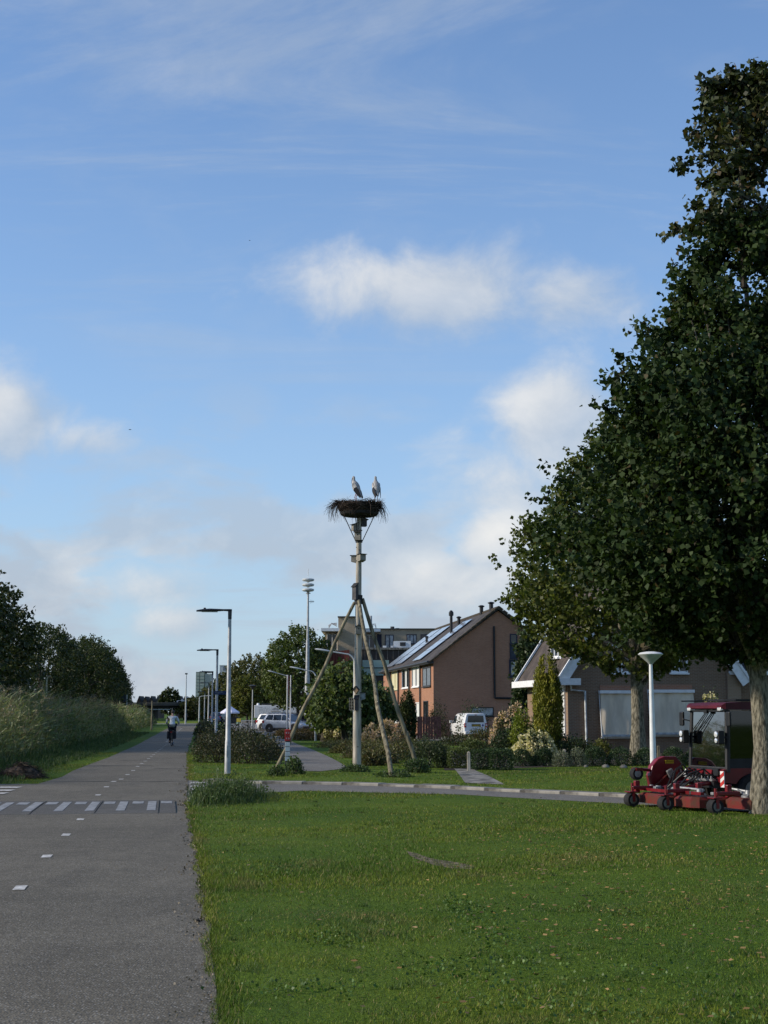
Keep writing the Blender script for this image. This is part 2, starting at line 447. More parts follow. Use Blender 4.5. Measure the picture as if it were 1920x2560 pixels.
def interp_edge(pix):
    pts = sorted([G(*p) for p in pix], key=lambda p: p.y)
    return pts
R_PTS = interp_edge([(548, 2560), (521, 2351), (507, 2247), (494, 2143), (476, 2062), (468, 2016), (470, 1955), (470, 1914), (469, 1878), (479, 1850), (489, 1818), (495, 1809)])
L_PTS = interp_edge([(116, 1957), (139, 1950), (188, 1924), (283, 1889), (347, 1860), (417, 1822), (440, 1811)])
def edge_x(pts, y):
    ys = [p.y for p in pts]; xs = [p.x for p in pts]
    if y < ys[0]: return xs[0] + (y - ys[0]) * ((xs[2] - xs[0]) / (ys[2] - ys[0]))
    return float(np.interp(y, ys, xs))
def right_edge(y): return edge_x(R_PTS, y)
def left_edge(y):
    near = path_c(y).x - 1.85
    if y <= 30: return near
    return float(np.interp(y, [30] + [p.y for p in L_PTS], [near] + [p.x for p in L_PTS]))
ys = [-6, 0, 3, 6] + list(np.arange(8, 34, 0.6)) + list(np.arange(34, 215, 4.0))
rr = random.Random(3)
lft = [(left_edge(y) + rr.uniform(-.03, .03), y) for y in ys]; rgt = [(right_edge(y) + rr.uniform(-.045, .045), y) for y in ys]
pm = MB()
for (a, b) in zip(lft, rgt): pm.v += [(a[0], a[1], 0.008), ((a[0] + b[0]) / 2, a[1], 0.014), (b[0], b[1], 0.008)]
for i in range(len(ys) - 1):
    k = 3 * i; pm.f += [(k, k + 1, k + 4, k + 3), (k + 1, k + 2, k + 5, k + 4)]
cycle_path = tag(pm.build('cycle_path', M_ASPH), kind='structure')
PATH_POLY = lft + rgt[::-1]

# far cross path, pale
sheet('far_path', [(-75, 213), (-75, 222), (-20, 226), (14, 238), (14, 229), (-20, 214)], 0.012, M_CONC)
# side road left of the path and right of it
LEFT_ROAD = [(left_edge(24.0) + 0.3, 22.0), (left_edge(33) + 0.6, 34.2), (G(60, 1960).x, G(60, 1960).y), (-14, 33.4), (-60, 33.0), (-60, 22.0)]
sheet('side_road', LEFT_ROAD, 0.004, M_ASPH)
KERB_LINE = [G(*p) for p in [(505, 1954), (560, 1957), (640, 1960), (828, 1962), (953, 1966), (1160, 1974), (1240, 1979), (1400, 1986), (1556, 1994), (1750, 2005), (2150, 2030)]]
LOW_LINE = [G(*p) for p in [(466, 2006), (560, 1994), (640, 1984), (750, 1977), (953, 1982), (1160, 1987), (1240, 1992), (1547, 2009), (1750, 2021), (2150, 2048)]]
SIDE_POLY = [(p.x, p.y) for p in KERB_LINE] + [(p.x, p.y) for p in LOW_LINE[::-1]] + [(G(462, 1985).x, G(462, 1985).y), (G(462, 1950).x, G(462, 1950).y)]
side_road = sheet('side_road', SIDE_POLY, 0.004, M_ASPH2)
# kerb of single stones along the far side of that road
def resample(pts, step):
    out = [pts[0].copy()]; acc = 0.0
    for a, b in zip(pts, pts[1:]):
        L = (b - a).length; t = step - acc
        while t <= L:
            out.append(a + (b - a) * (t / L)); t += step
        acc = (acc + L) % step
    return out
kerb = bpy.data.objects.new('kerb', None); COL.objects.link(kerb); kerb['kind'] = 'structure'
kp = resample(KERB_LINE, 1.0)
ks = MB().box((0, 0, 0.022), (0.992, 0.40, 0.09)).mesh('kerb_stone', bevel=0.02); ks.materials.append(M_CONC)
for a, b in zip(kp, kp[1:]):
    o = bpy.data.objects.new('kerb_stone', ks); COL.objects.link(o); o.parent = kerb
    d = (b - a); o.location = ((a + b) / 2) + Vector((-d.y, d.x, 0)).normalized() * 0.21 + Vector((0, 0, rr.uniform(-.012, .006)))
    o.rotation_euler = (rr.uniform(-.02, .02), 0, math.atan2(d.y, d.x) + rr.uniform(-.012, .012))
# pale foot path between the shrub beds, and the slab path to the garden
FOOT_POLY = [(p.x, p.y) for p in [G(*q) for q in [(752, 1928), (800, 1929), (872, 1921), (845, 1904), (815, 1889), (775, 1872), (742, 1860), (712, 1845), (692, 1832), (655, 1832), (668, 1846), (690, 1862), (716, 1880), (736, 1902)]]]
sheet('foot_path', FOOT_POLY, 0.010, M_ASPH2)
GARD_POLY = [(p.x, p.y) for p in [G(*q) for q in [(1163, 1958), (1262, 1962), (1225, 1942), (1190, 1927), (1148, 1905), (1118, 1908), (1138, 1925), (1150, 1940)]]]
sheet('garden_path', GARD_POLY, 0.010, M_CONC)
# car park behind the beds
PARK_POLY = [(p.x, p.y) for p in [G(*q) for q in [(560, 1822), (560, 1804), (640, 1801), (900, 1806), (930, 1826), (900, 1838), (760, 1836), (690, 1835), (640, 1838)]]]
sheet('car_park', PARK_POLY, 0.016, M_ASPH2)
DRIVE_POLY = [(1.5, 84), (9.5, 84), (9.8, 112), (2.5, 112)]
sheet('driveway', DRIVE_POLY, 0.016, M_ASPH2)
# bare streak in the lawn
SOIL = [G(*q) for q in [(1016, 2128), (1040, 2134), (1075, 2146), (1110, 2152), (1150, 2158), (1186, 2166), (1180, 2174), (1130, 2172), (1090, 2165), (1050, 2152), (1025, 2140)]]
M_SOIL = mat('trodden_soil', (0.15, 0.12, 0.075), 0.95, var=0.45, scale=9, bump=0.02)
SOIL_POLY = [(p.x, p.y) for p in SOIL]
sheet('bare_soil', SOIL_POLY, 0.005, M_SOIL)
BED = [(p.x, p.y) for p in [G(*q) for q in [(1110, 1926), (1180, 1926), (1240, 1922), (1400, 1917), (1560, 1912), (1760, 1906), (2000, 1900), (2000, 1862), (1430, 1862), (1110, 1880)]]]
sheet('garden_soil', BED, 0.006, mat('dark_garden_soil', (0.045, 0.035, 0.026), 0.95, var=0.35, scale=5, bump=0.03))
sheet('meadow', [(-90, 226), (-22, 231), (12, 244), (12, 322), (-90, 322)], 0.006, mat('sunlit_meadow_grass', (0.15, 0.19, 0.03), 0.95, scale=0.25, col2=(0.10, 0.145, 0.02), spec=0.05))  # brighter yellow-green paints the far grass as sunlit

# markings: short centre dashes
def strip(name, a, b, wd, z, m, parent):
    d = (b - a).normalized(); s = Vector((-d.y, d.x, 0)) * wd / 2
    me = bpy.data.meshes.new(name); me.from_pydata([(p.x, p.y, z) for p in (a - s, b - s, b + s, a + s)], [], [(0, 1, 2, 3)]); me.update()
    if me.polygons[0].normal.z < 0: me.flip_normals()
    return link_mesh(name, me, m, parent)
dash_px = [(-60, 2352), (50, 2224), (117, 2144), (165, 2090), (201, 2051), (245, 1989.5), (266, 1969), (284, 1955.5), (303, 1949.5), (319, 1938), (333, 1927.5), (344, 1917.5), (354, 1910.5), (363, 1904), (371, 1897.5), (378, 1892), (384, 1887.5), (390, 1883), (395, 1879), (400, 1875), (404, 1871.5), (408, 1868), (412, 1865), (416, 1861.5), (420, 1858)]
dpts = [G(*p) for p in dash_px]
for i, p in enumerate(dpts):
    q = dpts[i + 1] if i + 1 < len(dpts) else p + (p - dpts[i - 1])
    d = (q - p).normalized()
    strip('centre_dash', p - d * 0.17, p + d * 0.17, 0.11, 0.019, M_PAINT, cycle_path)
for k in range(26):                                   # thin line fading out ahead
    y = dpts[-1].y + 2.5 + k * 3.0
    if y > 185: break
    x0 = 0.5 * (left_edge(y) + right_edge(y)); x1 = 0.5 * (left_edge(y + .3) + right_edge(y + .3))
    strip('centre_dash', Vector((x0 - 0.05, y, 0)), Vector((x1 - 0.05, y + 1.3, 0)), 0.09, 0.019, M_PAINT, cycle_path)
# cracks and patched joints across the path
for (px0, px1, py) in ((140, 472, 1955.5), (205, 380, 1915.5), (385, 470, 1923), (300, 470, 1902), (250, 420, 1843.0)):
    a, b = G(px0, py), G(px1, py - 0.6); n = 14
    pts = [a + (b - a) * (i / n) + Vector((0, rr.uniform(-.12, .12), 0)) for i in range(n + 1)]
    cm = MB()
    for i, p in enumerate(pts):
        wd = rr.uniform(0.02, 0.09); cm.v += [(p.x, p.y - wd, 0.0185), (p.x, p.y + wd, 0.0185)]
    for i in range(n): cm.f.append((2 * i, 2 * i + 2, 2 * i + 3, 2 * i + 1))
    cm.build('crack', M_CRACK, cycle_path)

# zebra bars either side
def bar(pxa, pxb, py, dep):
    a, b = G(pxa, py), G(pxb, py); 
    return strip('zebra_bar', a, b, dep, 0.017, M_PAINT, cycle_path)
for py, x0, x1 in ((1970, -120, 50), (1977.5, -120, 32), (1985, -120, 16)): bar(x0, x1, py, 0.5)
for py, x1 in ((1958.6, 512), (1967, 512), (1975, 512), (1983.5, 512)): bar(476, x1, py, 0.5)

# low speed hump of panels with long and short blocks
HC = path_c(25.0)
hump = thing('speed_hump', 'dark panelled speed hump with pale blue blocks across the cycle path', 'speed hump', HC, math.atan2(PA.y, PA.x) - math.pi / 2)
hinv = hump.matrix_basis.inverted()
def lat(px, py):
    p = Matrix.Translation(HC) @ Matrix.Rotation(hump.rotation_euler[2], 4, 'Z'); return (p.inverted() @ G(px, py))
xr = lat(440, 2020).x; ya, yb = lat(250, 2037).y, lat(250, 2003).y
joints = [xr, lat(398, 2020).x, lat(248, 2020).x, lat(98, 2020).x, lat(98, 2020).x - 1.12, lat(98, 2020).x - 2.24, lat(98, 2020).x - 3.36]
for a, b in zip(joints[1:], joints[:-1]):
    pb = MB(); x0, x1 = a + 0.012, b - 0.012
    prof = [(ya, 0.0), (ya + 0.05, 0.018), (ya + 0.6, 0.024), (yb - 0.6, 0.024), (yb - 0.05, 0.018), (yb, 0.0)]
    for y, z in prof: pb.v += [(x0, y, z), (x1, y, z)]
    for i in range(len(prof) - 1): pb.f.append((2 * i, 2 * i + 1, 2 * i + 3, 2 * i + 2))
    n = len(prof); pb.f += [tuple(2 * i for i in range(n)), tuple(2 * i + 1 for i in range(n - 1, -1, -1))]
    pb.build('panel', M_HUMP, hump)
sp_ = abs(lat(379, 2020).x - lat(305, 2020).x); x_l = lat(379, 2020).x
def hz(y): return 0.051
for k in range(-1, 9):
    xs_ = x_l - k * sp_
    if k >= 0:
        MB().bb(xs_ - 0.075, xs_ + 0.075, ya + 0.62, yb - 0.62, 0.020, 0.029).build('long_block', M_PAINTB, hump)
    xm = xs_ - sp_ / 2
    MB().bb(xm - 0.10, xm + 0.10, yb - 1.25, yb - 0.62, 0.020, 0.029).build('short_block', M_PAINTB, hump)

# ---------------------------------------------------------------- turf blades
def in_poly(xy, poly):
    x, y = xy[:, 0], xy[:, 1]; ins = np.zeros(len(xy), bool); n = len(poly); j = n - 1
    for i in range(n):
        xi, yi = poly[i]; xj, yj = poly[j]
        if yi != yj:
            c = ((yi > y) != (yj > y)) & (x < (xj - xi) * (y - yi) / (yj - yi) + xi); ins ^= c
        j = i
    return ins
HARD = [PATH_POLY, SIDE_POLY, LEFT_ROAD, FOOT_POLY, GARD_POLY, SOIL_POLY, BED]
kerb_poly = [(p.x, p.y) for p in KERB_LINE] + [(p.x, p.y + 0.45) for p in KERB_LINE[::-1]]
def not_hard(xy):
    ok = np.ones(len(xy), bool)
    for p in HARD + [kerb_poly]: ok &= ~in_poly(xy, p)
    return ok
def fbm(xy, s, seed=0):
    r = np.random.default_rng(seed); out = np.zeros(len(xy)); a = 1.0
    for o in range(4):
        for k in range(3):
            th = r.uniform(0, 6.28); f = s * (2 ** o) * r.uniform(0.7, 1.4)
            out += a * np.sin((xy[:, 0] * math.cos(th) + xy[:, 1] * math.sin(th)) * f + r.uniform(0, 6.28))
        a *= 0.6
    return out / 4.0
def blades(name, xy, h, w, mtl, lean=0.55, label=None):
    n = len(xy); ang = RNG.uniform(0, 2 * np.pi, n); la = RNG.uniform(0, 2 * np.pi, n); ln = RNG.uniform(0.1, lean, n) * h
    b = np.stack([xy[:, 0], xy[:, 1], np.full(n, -0.004)], 1)
    s = np.stack([np.cos(ang), np.sin(ang), np.zeros(n)], 1) * (w / 2)[:, None]
    tip = b + np.stack([np.cos(la) * ln, np.sin(la) * ln, h], 1)
    v = np.stack([b - s, b + s, tip], 1).reshape(-1, 3)
    o = link_mesh(name, np_mesh(name, v, None, 3), mtl)
    return o
M_BLADE0 = leaf_mat('edge_blades', (0.082, 0.138, 0.014), (0.140, 0.185, 0.026), trans=0.25, island=0.45, scale=0.8, rough=0.6, spec=0.2, gold=(0.25, 0.20, 0.08), goldf=0.09)
def turf_mat():
    m = bpy.data.materials.new('turf_blades'); m.use_nodes = True; w = NT(m.node_tree); b = w.n['Principled BSDF']; out = w.n['Material Output']
    tc = w.node('ShaderNodeTexCoord'); v = tc.outputs['Object']; ge = w.node('ShaderNodeNewGeometry'); rnd = ge.outputs['Random Per Island']
    n1 = w.noise(v, 0.33, 4, 0.6, 0.4); n2 = w.noise(w.mapping(v, loc=(7, 3, 0)), 1.1, 4, 0.65, 0.3); n3 = w.noise(w.mapping(v, loc=(2, 9, 0)), 0.55, 5, 0.65, 0.6)
    st = w.noise(w.mapping(v, scale=(0.16, 1.0, 1), rot=(0, 0, R(9))), 0.9, 2, 0.4)      # faint mowing bands
    c = w.mix(w.ramp(n1, 0.36, 0.64), (0.078, 0.136, 0.010), (0.180, 0.208, 0.022))
    c = w.mix(w.math('MULTIPLY', w.ramp(n2, 0.52, 0.70), 0.75), c, (0.052, 0.105, 0.012))
    c = w.mix(w.math('MULTIPLY', w.ramp(n3, 0.52, 0.66), 0.80), c, (0.190, 0.165, 0.060))
    c = w.mix(w.math('MULTIPLY', w.ramp(st, 0.42, 0.60), 0.30), c, (0.085, 0.150, 0.016))
    c = w.mix(w.math('GREATER_THAN', rnd, 0.90), c, (0.26, 0.21, 0.09))
    k = w.math('ADD', w.math('MULTIPLY', w.math('FRACT', w.math('MULTIPLY', rnd, 17.3)), 1.0), 0.5); cc = w.node('ShaderNodeCombineXYZ')
    for i in range(3): w.put(cc.inputs[i], k)
    c = w.mix(1.0, c, cc.outputs[0], 'MULTIPLY')
    w.put(b.inputs['Base Color'], c); b.inputs['Roughness'].default_value = 0.6; b.inputs['Specular IOR Level'].default_value = 0.2
    tr = w.node('ShaderNodeBsdfTranslucent'); w.put(tr.inputs[0], c); mx = w.node('ShaderNodeMixShader'); mx.inputs[0].default_value = 0.25
    w.link(b.outputs[0], mx.inputs[1]); w.link(tr.outputs[0], mx.inputs[2]); w.link(mx.outputs[0], out.inputs[0])
    return m
M_BLADE = turf_mat()
nb = 560000
d = np.exp(RNG.uniform(math.log(6.0), math.log(62), nb)); x = RNG.uniform(-0.33, 0.33, nb) * d
xy = np.stack([x, d], 1); nz = fbm(xy, 1.1, 5)
edge_j = RNG.normal(0, 0.035, (nb, 2)) + 0.0
ok = not_hard(xy + edge_j) | (in_poly(xy, SOIL_POLY) & (RNG.uniform(0, 1, nb) < 0.75))
dens = np.clip(0.72 + 0.55 * nz, 0.12, 1.0); ok &= RNG.uniform(0, 1, nb) < dens
xy, d, nz = xy[ok], d[ok], nz[ok]
h = (0.014 + 0.020 * np.clip(nz + 0.3, 0, 1.5)) * RNG.uniform(0.5, 1.6, len(xy)) * (1 + 0.008 * d)
tag(blades('grass', xy, h, 0.0026 + 0.00036 * d, M_BLADE, 1.1), 'short mown green grass of the lawn', 'grass', kind='stuff')
# scattered coarser tufts and clover patches
nt = 380; td = np.exp(RNG.uniform(math.log(6.5), math.log(32), nt)); tx_ = RNG.uniform(-0.30, 0.33, nt) * td; keep = not_hard(np.stack([tx_, td], 1)); tx_, td = tx_[keep], td[keep]
ti = np.repeat(np.arange(len(td)), 26); xy = np.stack([tx_[ti], td[ti]], 1) + RNG.normal(0, 1, (len(ti), 2)) * RNG.uniform(0.02, 0.09, len(td))[ti][:, None]
tag(blades('tufts', xy, RNG.uniform(0.02, 0.06, len(ti)), 0.004 + 0.00035 * td[ti], leaf_mat('coarse_tuft', (0.045, 0.085, 0.018), (0.11, 0.15, 0.035), trans=0.25, island=0.4, scale=1.5), 1.3), 'coarser tufts of grass and clover in the lawn', 'grass', kind='stuff')
# ragged longer grass along the edges of the asphalt
ne = 16000; yv = np.exp(RNG.uniform(math.log(6), math.log(60), ne)); re = np.array([right_edge(t) for t in yv])
xy = np.stack([re + np.abs(RNG.normal(0, 0.09, ne)) - 0.03 + 0.025 * np.sin(yv * 2.3) + 0.02 * np.sin(yv * 5.1), yv], 1)
ok = ~in_poly(xy, SIDE_POLY); xy = xy[ok]; yv = yv[ok]
tag(blades('edge_grass', xy, RNG.uniform(0.015, 0.055, len(xy)), 0.003 + 0.0003 * yv, M_BLADE, 0.9), 'ragged longer grass along the asphalt edge', 'grass', kind='stuff')
# crumbs of soil, dead leaf and gravel along the asphalt edge
nc = 1300; yv = np.exp(RNG.uniform(math.log(6), math.log(45), nc)); re = np.array([right_edge(t) for t in yv])
cx = re - np.abs(RNG.normal(0, 0.13, nc)) * np.clip(0.4 + 0.8 * np.sin(yv * 1.7) + 0.5 * np.sin(yv * 4.1 + 1), 0.15, 1.6)
pc = np.stack([cx, yv, np.full(nc, 0.012)], 1)
tag(link_mesh('edge_litter', leaves_mesh('edge_litter', pc, 0.014 + 0.0007 * yv, droop=0.0, width=0.8, fold=0.25), leaf_mat('soil_crumb', (0.09, 0.075, 0.05), (0.17, 0.14, 0.09), trans=0.05, island=0.5)), 'dark soil crumbs and dead grass along the asphalt edge', 'litter', kind='stuff')
# fallen leaves on the lawn
for q, (px, py, rx_, ry_) in enumerate(((1150, 2265, .10, .30), (1185, 2300, .16, .35), (1240, 2350, .16, .32), (1295, 2420, .22, .32), (1350, 2485, .26, .30), (1420, 2540, .3, .25), (1100, 2430, .16, .22), (830, 2350, .15, .25), (1860, 2530, .3, .3), (1560, 2290, .25, .5), (700, 2180, .2, .5), (1010, 2060, .3, .8), (1640, 2440, .2, .25), (760, 2480, .2, .2))):
    c_ = G(px, py); nk = 150; pk = np.stack([c_.x + RNG.normal(0, rx_, nk), c_.y + RNG.normal(0, ry_, nk), RNG.uniform(0.015, 0.05, nk)], 1)
    o = tag(link_mesh('clover_patch', leaves_mesh('clover_patch', pk, 0.024, droop=-0.1, width=0.9, fold=0.1), leaf_mat('clover_leaf', (0.055, 0.110, 0.018), (0.095, 0.155, 0.030), trans=0.2, island=0.4, scale=2)), 'patch of dark small-leaved clover in the lawn', 'clover', kind='stuff')
nl = 1100; d = np.exp(RNG.uniform(math.log(8), math.log(30), nl)); u = 0.10 + 0.10 * RNG.normal(size=nl)
d[:700] = RNG.uniform(10.5, 21.0, 700); u[:700] = RNG.uniform(0.06, 0.31, 700)
xy = np.stack([u * d, d], 1)
m_ = not_hard(xy) & (u < 0.33); xy = xy[m_]
pos = np.concatenate([xy, np.full((len(xy), 1), 0.045)], 1)
lm = leaves_mesh('fallen_leaves', pos, 0.050, droop=0.0, width=0.8)
vz = np.empty(len(lm.vertices) * 3, np.float32); lm.vertices.foreach_get('co', vz); vz = vz.reshape(-1, 3); vz[:, 2] = 0.045 + (vz[:, 2] - 0.045) * 0.3; lm.vertices.foreach_set('co', vz.ravel())
tag(link_mesh('fallen_leaves', lm, leaf_mat('dry_leaf', (0.20, 0.12, 0.045), (0.30, 0.20, 0.075), trans=0.15, island=0.4)), 'yellow and tan fallen leaves scattered over the lawn', 'leaves', kind='stuff')
# ---------------------------------------------------------------- trees and shrubs
M_BARK = mat('grey_bark', (0.26, 0.235, 0.175), 0.95, var=0.5, scale=9.0, bump=0.035, bscale=14, stretch=(2.2, 2.2, 0.8), col2=(0.055, 0.050, 0.034), detail=5)
M_BARK2 = mat('dark_bark', (0.07, 0.06, 0.045), 0.95, var=0.4, scale=4.0, bump=0.03, bscale=12, stretch=(2, 2, 0.6))
L_LINDEN = leaf_mat('linden_leaf', (0.022, 0.040, 0.012), (0.038, 0.060, 0.017), trans=0.2, island=0.38, scale=0.7, rough=0.6, spec=0.15, gold=(0.07, 0.055, 0.02), goldf=0.02)
L_MAPLE = leaf_mat('maple_leaf', (0.058, 0.080, 0.017), (0.100, 0.115, 0.025), trans=0.3, island=0.4, scale=0.6, gold=(0.14, 0.11, 0.03), goldf=0.02)
L_DARK = leaf_mat('dark_row_leaf', (0.026, 0.042, 0.012), (0.062, 0.074, 0.022), trans=0.2, island=0.4, scale=0.22)
L_OLIVE = leaf_mat('olive_leaf', (0.065, 0.075, 0.022), (0.115, 0.112, 0.036), trans=0.25, island=0.4, scale=0.3)
L_GREEN = leaf_mat('green_leaf', (0.055, 0.085, 0.022), (0.098, 0.125, 0.036), trans=0.28, island=0.4, scale=0.5)
L_GOLD = leaf_mat('yellowing_leaf', (0.075, 0.09, 0.018), (0.13, 0.13, 0.03), trans=0.3, island=0.4, scale=0.4)
L_PALE = leaf_mat('large_pale_leaf', (0.075, 0.11, 0.035), (0.12, 0.15, 0.055), trans=0.3, island=0.4, scale=0.9)
L_HEDGE = leaf_mat('dark_hedge_leaf', (0.030, 0.050, 0.020), (0.050, 0.072, 0.026), trans=0.15, island=0.45, scale=1.5)
L_BOX = leaf_mat('box_leaf', (0.028, 0.054, 0.020), (0.048, 0.078, 0.028), trans=0.15, island=0.45, scale=3)
L_BOXL = leaf_mat('clipped_hedge_leaf', (0.070, 0.095, 0.028), (0.095, 0.12, 0.036), trans=0.2, island=0.4, scale=3)
L_BED = leaf_mat('olive_bed_leaf', (0.085, 0.090, 0.034), (0.120, 0.115, 0.046), trans=0.25, island=0.4, scale=0.8, gold=(0.09, 0.055, 0.03), goldf=0.12)
L_RUST = leaf_mat('rusty_bed_leaf', (0.085, 0.065, 0.028), (0.12, 0.085, 0.04), trans=0.25, island=0.4, scale=0.8)
L_COTON = leaf_mat('dark_bed_leaf', (0.040, 0.050, 0.022), (0.068, 0.070, 0.032), trans=0.2, island=0.45, scale=0.9, gold=(0.075, 0.05, 0.03), goldf=0.10)
L_WEED = leaf_mat('weed_leaf', (0.05, 0.085, 0.03), (0.085, 0.12, 0.045), trans=0.3, island=0.4, scale=2)
L_YEW = leaf_mat('golden_yew_leaf', (0.13, 0.155, 0.025), (0.25, 0.24, 0.04), trans=0.25, island=0.4, scale=1.6)
L_CYPR = leaf_mat('cypress_leaf', (0.024, 0.042, 0.014), (0.055, 0.07, 0.02), trans=0.15, island=0.4, scale=1.2)
L_LIME = leaf_mat('lime_leaf', (0.13, 0.17, 0.022), (0.19, 0.22, 0.03), trans=0.3, island=0.35, scale=2)
L_LAV = leaf_mat('grey_green_leaf', (0.12, 0.145, 0.095), (0.17, 0.19, 0.13), trans=0.2, island=0.35, scale=2)
L_FLCREAM = leaf_mat('cream_floret', (0.62, 0.57, 0.34), (0.72, 0.65, 0.42), trans=0.3, island=0.25, scale=3)
L_FLPINK = leaf_mat('pinkish_floret', (0.52, 0.36, 0.24), (0.62, 0.47, 0.33), trans=0.3, island=0.3, scale=3)

def crown_sprays(prof, zlo, zhi, n_spray, per, spray_len, rng, jitter=0.10, inner=0.35, spread=0.16, up=0.5, lobes=0.0, clump=0.0):
    """positions along short leafy twigs that fill a crown; prof = [(height fraction, radius)]"""
    fz = np.array([p[0] for p in prof]); fr = np.array([p[1] for p in prof])
    zs = rng.uniform(0, 1, n_spray * 3); rad = np.interp(zs, fz, fr)
    keep = rng.uniform(0, 1, len(zs)) < (rad / fr.max()) ** 1.3
    zs, rad = zs[keep][:n_spray], rad[keep][:n_spray]; n = len(zs)
    th = rng.uniform(0, 2 * np.pi, n)
    if lobes > 0:
        ph = rng.uniform(0, 6.28, 4)
        rad = rad * (1 + lobes * (np.sin(3 * th + ph[0] + 5 * zs) * 0.5 + np.sin(7 * th + ph[1] - 9 * zs) * 0.3 + np.sin(17 * zs + ph[2] + 2 * th) * 0.4))
    rf = inner + (1 - inner) * rng.beta(2.6, 1.0, n)
    r = rad * rf * (1 + rng.normal(0, jitter, n) * (rf > 0.8))
    z = zlo + zs * (zhi - zlo)
    p0 = np.stack([r * np.cos(th), r * np.sin(th), z], 1)
    if clump > 0:                                       # leafy boughs with hollows between them
        q3 = p0 * clump; hol = np.sin(q3[:, 0] * 1.7 + 1.3 * np.sin(q3[:, 2] * 1.1)) + np.sin(q3[:, 1] * 1.9 + 2.0 + np.sin(q3[:, 0] * 1.3)) + np.sin(q3[:, 2] * 2.3 + q3[:, 0] * 0.7)
        kp_ = (hol > -0.75) | (rng.uniform(0, 1, n) < 0.22); p0, th, zs, rf = p0[kp_], th[kp_], zs[kp_], rf[kp_]; n = len(th)
    od = np.stack([np.cos(th), np.sin(th), np.full(n, up)], 1); od[:, 2] += (zs - 0.4) * 0.8
    od = unit(od + rng.normal(0, 0.35, (n, 3)))
    L = spray_len * rng.uniform(0.5, 1.35, n)
    t = rng.uniform(-0.4, 0.6, (n, per)); 
    pos = p0[:, None, :] + od[:, None, :] * (t * L[:, None])[:, :, None] + rng.normal(0, 1, (n, per, 3)) * (spread * L[:, None] * (1 - 0.55 * (t + 0.4)))[:, :, None]
    out = np.repeat(od[:, None, :], per, 1)
    return pos.reshape(-1, 3), out.reshape(-1, 3), p0
def trunk_mesh(name, h_tr, r0, tips, seed=1, n=10, flare=1.35, wob=0.06):
    rg = random.Random(seed); m = MB(); pts = []; rad = []; k = 9
    for i in range(k):
        f = i / (k - 1); pts.append(Vector((rg.uniform(-wob, wob) * (f > 0), rg.uniform(-wob, wob) * (f > 0), h_tr * f - 0.05)))
        rad.append(r0 * ((flare if i == 0 else 1.0) * (1 - 0.80 * f)))
    m.tube(pts, rad, n)
    for tp in tips:
        tp = Vector(tp); f = min(max(0.22 + 0.5 * rg.random(), 0.1), 0.92); f = min(f, max(0.12, (tp.z * 0.75) / h_tr)); a = Vector((0, 0, h_tr * f)); rb = r0 * (1 - 0.8 * f) * 0.5
        mid = a.lerp(tp, 0.5) + Vector((0, 0, 0.06 * (tp - a).length))
        m.tube([a, a.lerp(mid, 0.5), mid, tp], [rb, rb * 0.8, rb * 0.55, 0.012], 6)
    return m.mesh(name, smooth=True)
def make_tree(name, label, loc, prof, zlo, zhi, n_spray, per, leaf, spray_len, ml, mb, r0, group=None, seed=1, limbs=14, inner=0.35, jitter=0.1, droop=0.5, width=0.8, up=0.5, rz=0.0, lobes=0.0, spread=0.16, clump=0.0):
    rng = np.random.default_rng(seed)
    t = thing(name, label, 'tree', loc, rz, group)
    pos, out, p0 = crown_sprays(prof, zlo, zhi, n_spray, per, spray_len, rng, jitter, inner, up=up, lobes=lobes, spread=spread, clump=clump)
    tips = [tuple(p0[i]) for i in rng.choice(len(p0), limbs, replace=False)]
    link_mesh('trunk', trunk_mesh('trunk', zlo + 0.86 * (zhi - zlo), r0, tips, seed), mb, t)
    link_mesh('crown', leaves_mesh('crown', pos, leaf, droop=droop, width=width, out=out, outw=0.35), ml, t)
    return t
def make_bush(name, label, loc, rx, ry, hz, n, leaf, ml, cat='shrub', group=None, seed=1, flat=0.0, zlo=0.02, stems=6, rz=0.0, boxy=False, droop=-0.3, twig=M_BARK2, rag=0.10, width=0.6, shell=0.45):
    rng = np.random.default_rng(seed); t = thing(name, label, cat, loc, rz, group)
    if boxy:
        p = rng.uniform(-1, 1, (n, 3)); a = np.argmax(np.abs(p) ** 6 + rng.uniform(0, .55, (n, 3)), 1); p[np.arange(n), a] = np.sign(p[np.arange(n), a]) * rng.uniform(0.86, 1.0, n)
        p[:, 2] = (p[:, 2] + 1) / 2
        out = p.copy()
        pos = p * np.array([rx, ry, hz]) + rng.normal(0, leaf * 0.35, (n, 3))
    else:
        v = unit(rng.normal(size=(n, 3))); v[:, 2] = np.abs(v[:, 2])
        ph = rng.uniform(0, 6.28, 6); th = np.arctan2(v[:, 1], v[:, 0])
        lob = 1 + rag * (np.sin(3 * th + ph[0] + 3 * v[:, 2]) + 0.7 * np.sin(7 * th + ph[1] - 5 * v[:, 2]) + 0.6 * np.sin(11 * v[:, 2] + 5 * th + ph[2]))
        rr_ = (shell + (1 - shell) * rng.beta(2.4, 1.0, n)) * lob * (1 + rng.normal(0, rag * 0.6, n))
        pos = v * rr_[:, None] * np.array([rx, ry, hz]); out = v
    pos[:, 2] = np.maximum(pos[:, 2], zlo)
    sm = MB()
    for k in range(stems):
        a = rng.uniform(0, 6.28); q = rng.uniform(0.3, 0.75)
        sm.tube([(0.08 * rx * math.cos(a), 0.08 * ry * math.sin(a), -0.03), (0.35 * rx * math.cos(a), 0.35 * ry * math.sin(a), hz * 0.4), (q * rx * math.cos(a), q * ry * math.sin(a), hz * 0.78)], [0.03, 0.02, 0.008], 5)
    sm.build('stem', twig, t)
    link_mesh('foliage', leaves_mesh('foliage', pos, leaf, droop=droop, width=width, out=out, outw=0.7), ml, t)
    return t

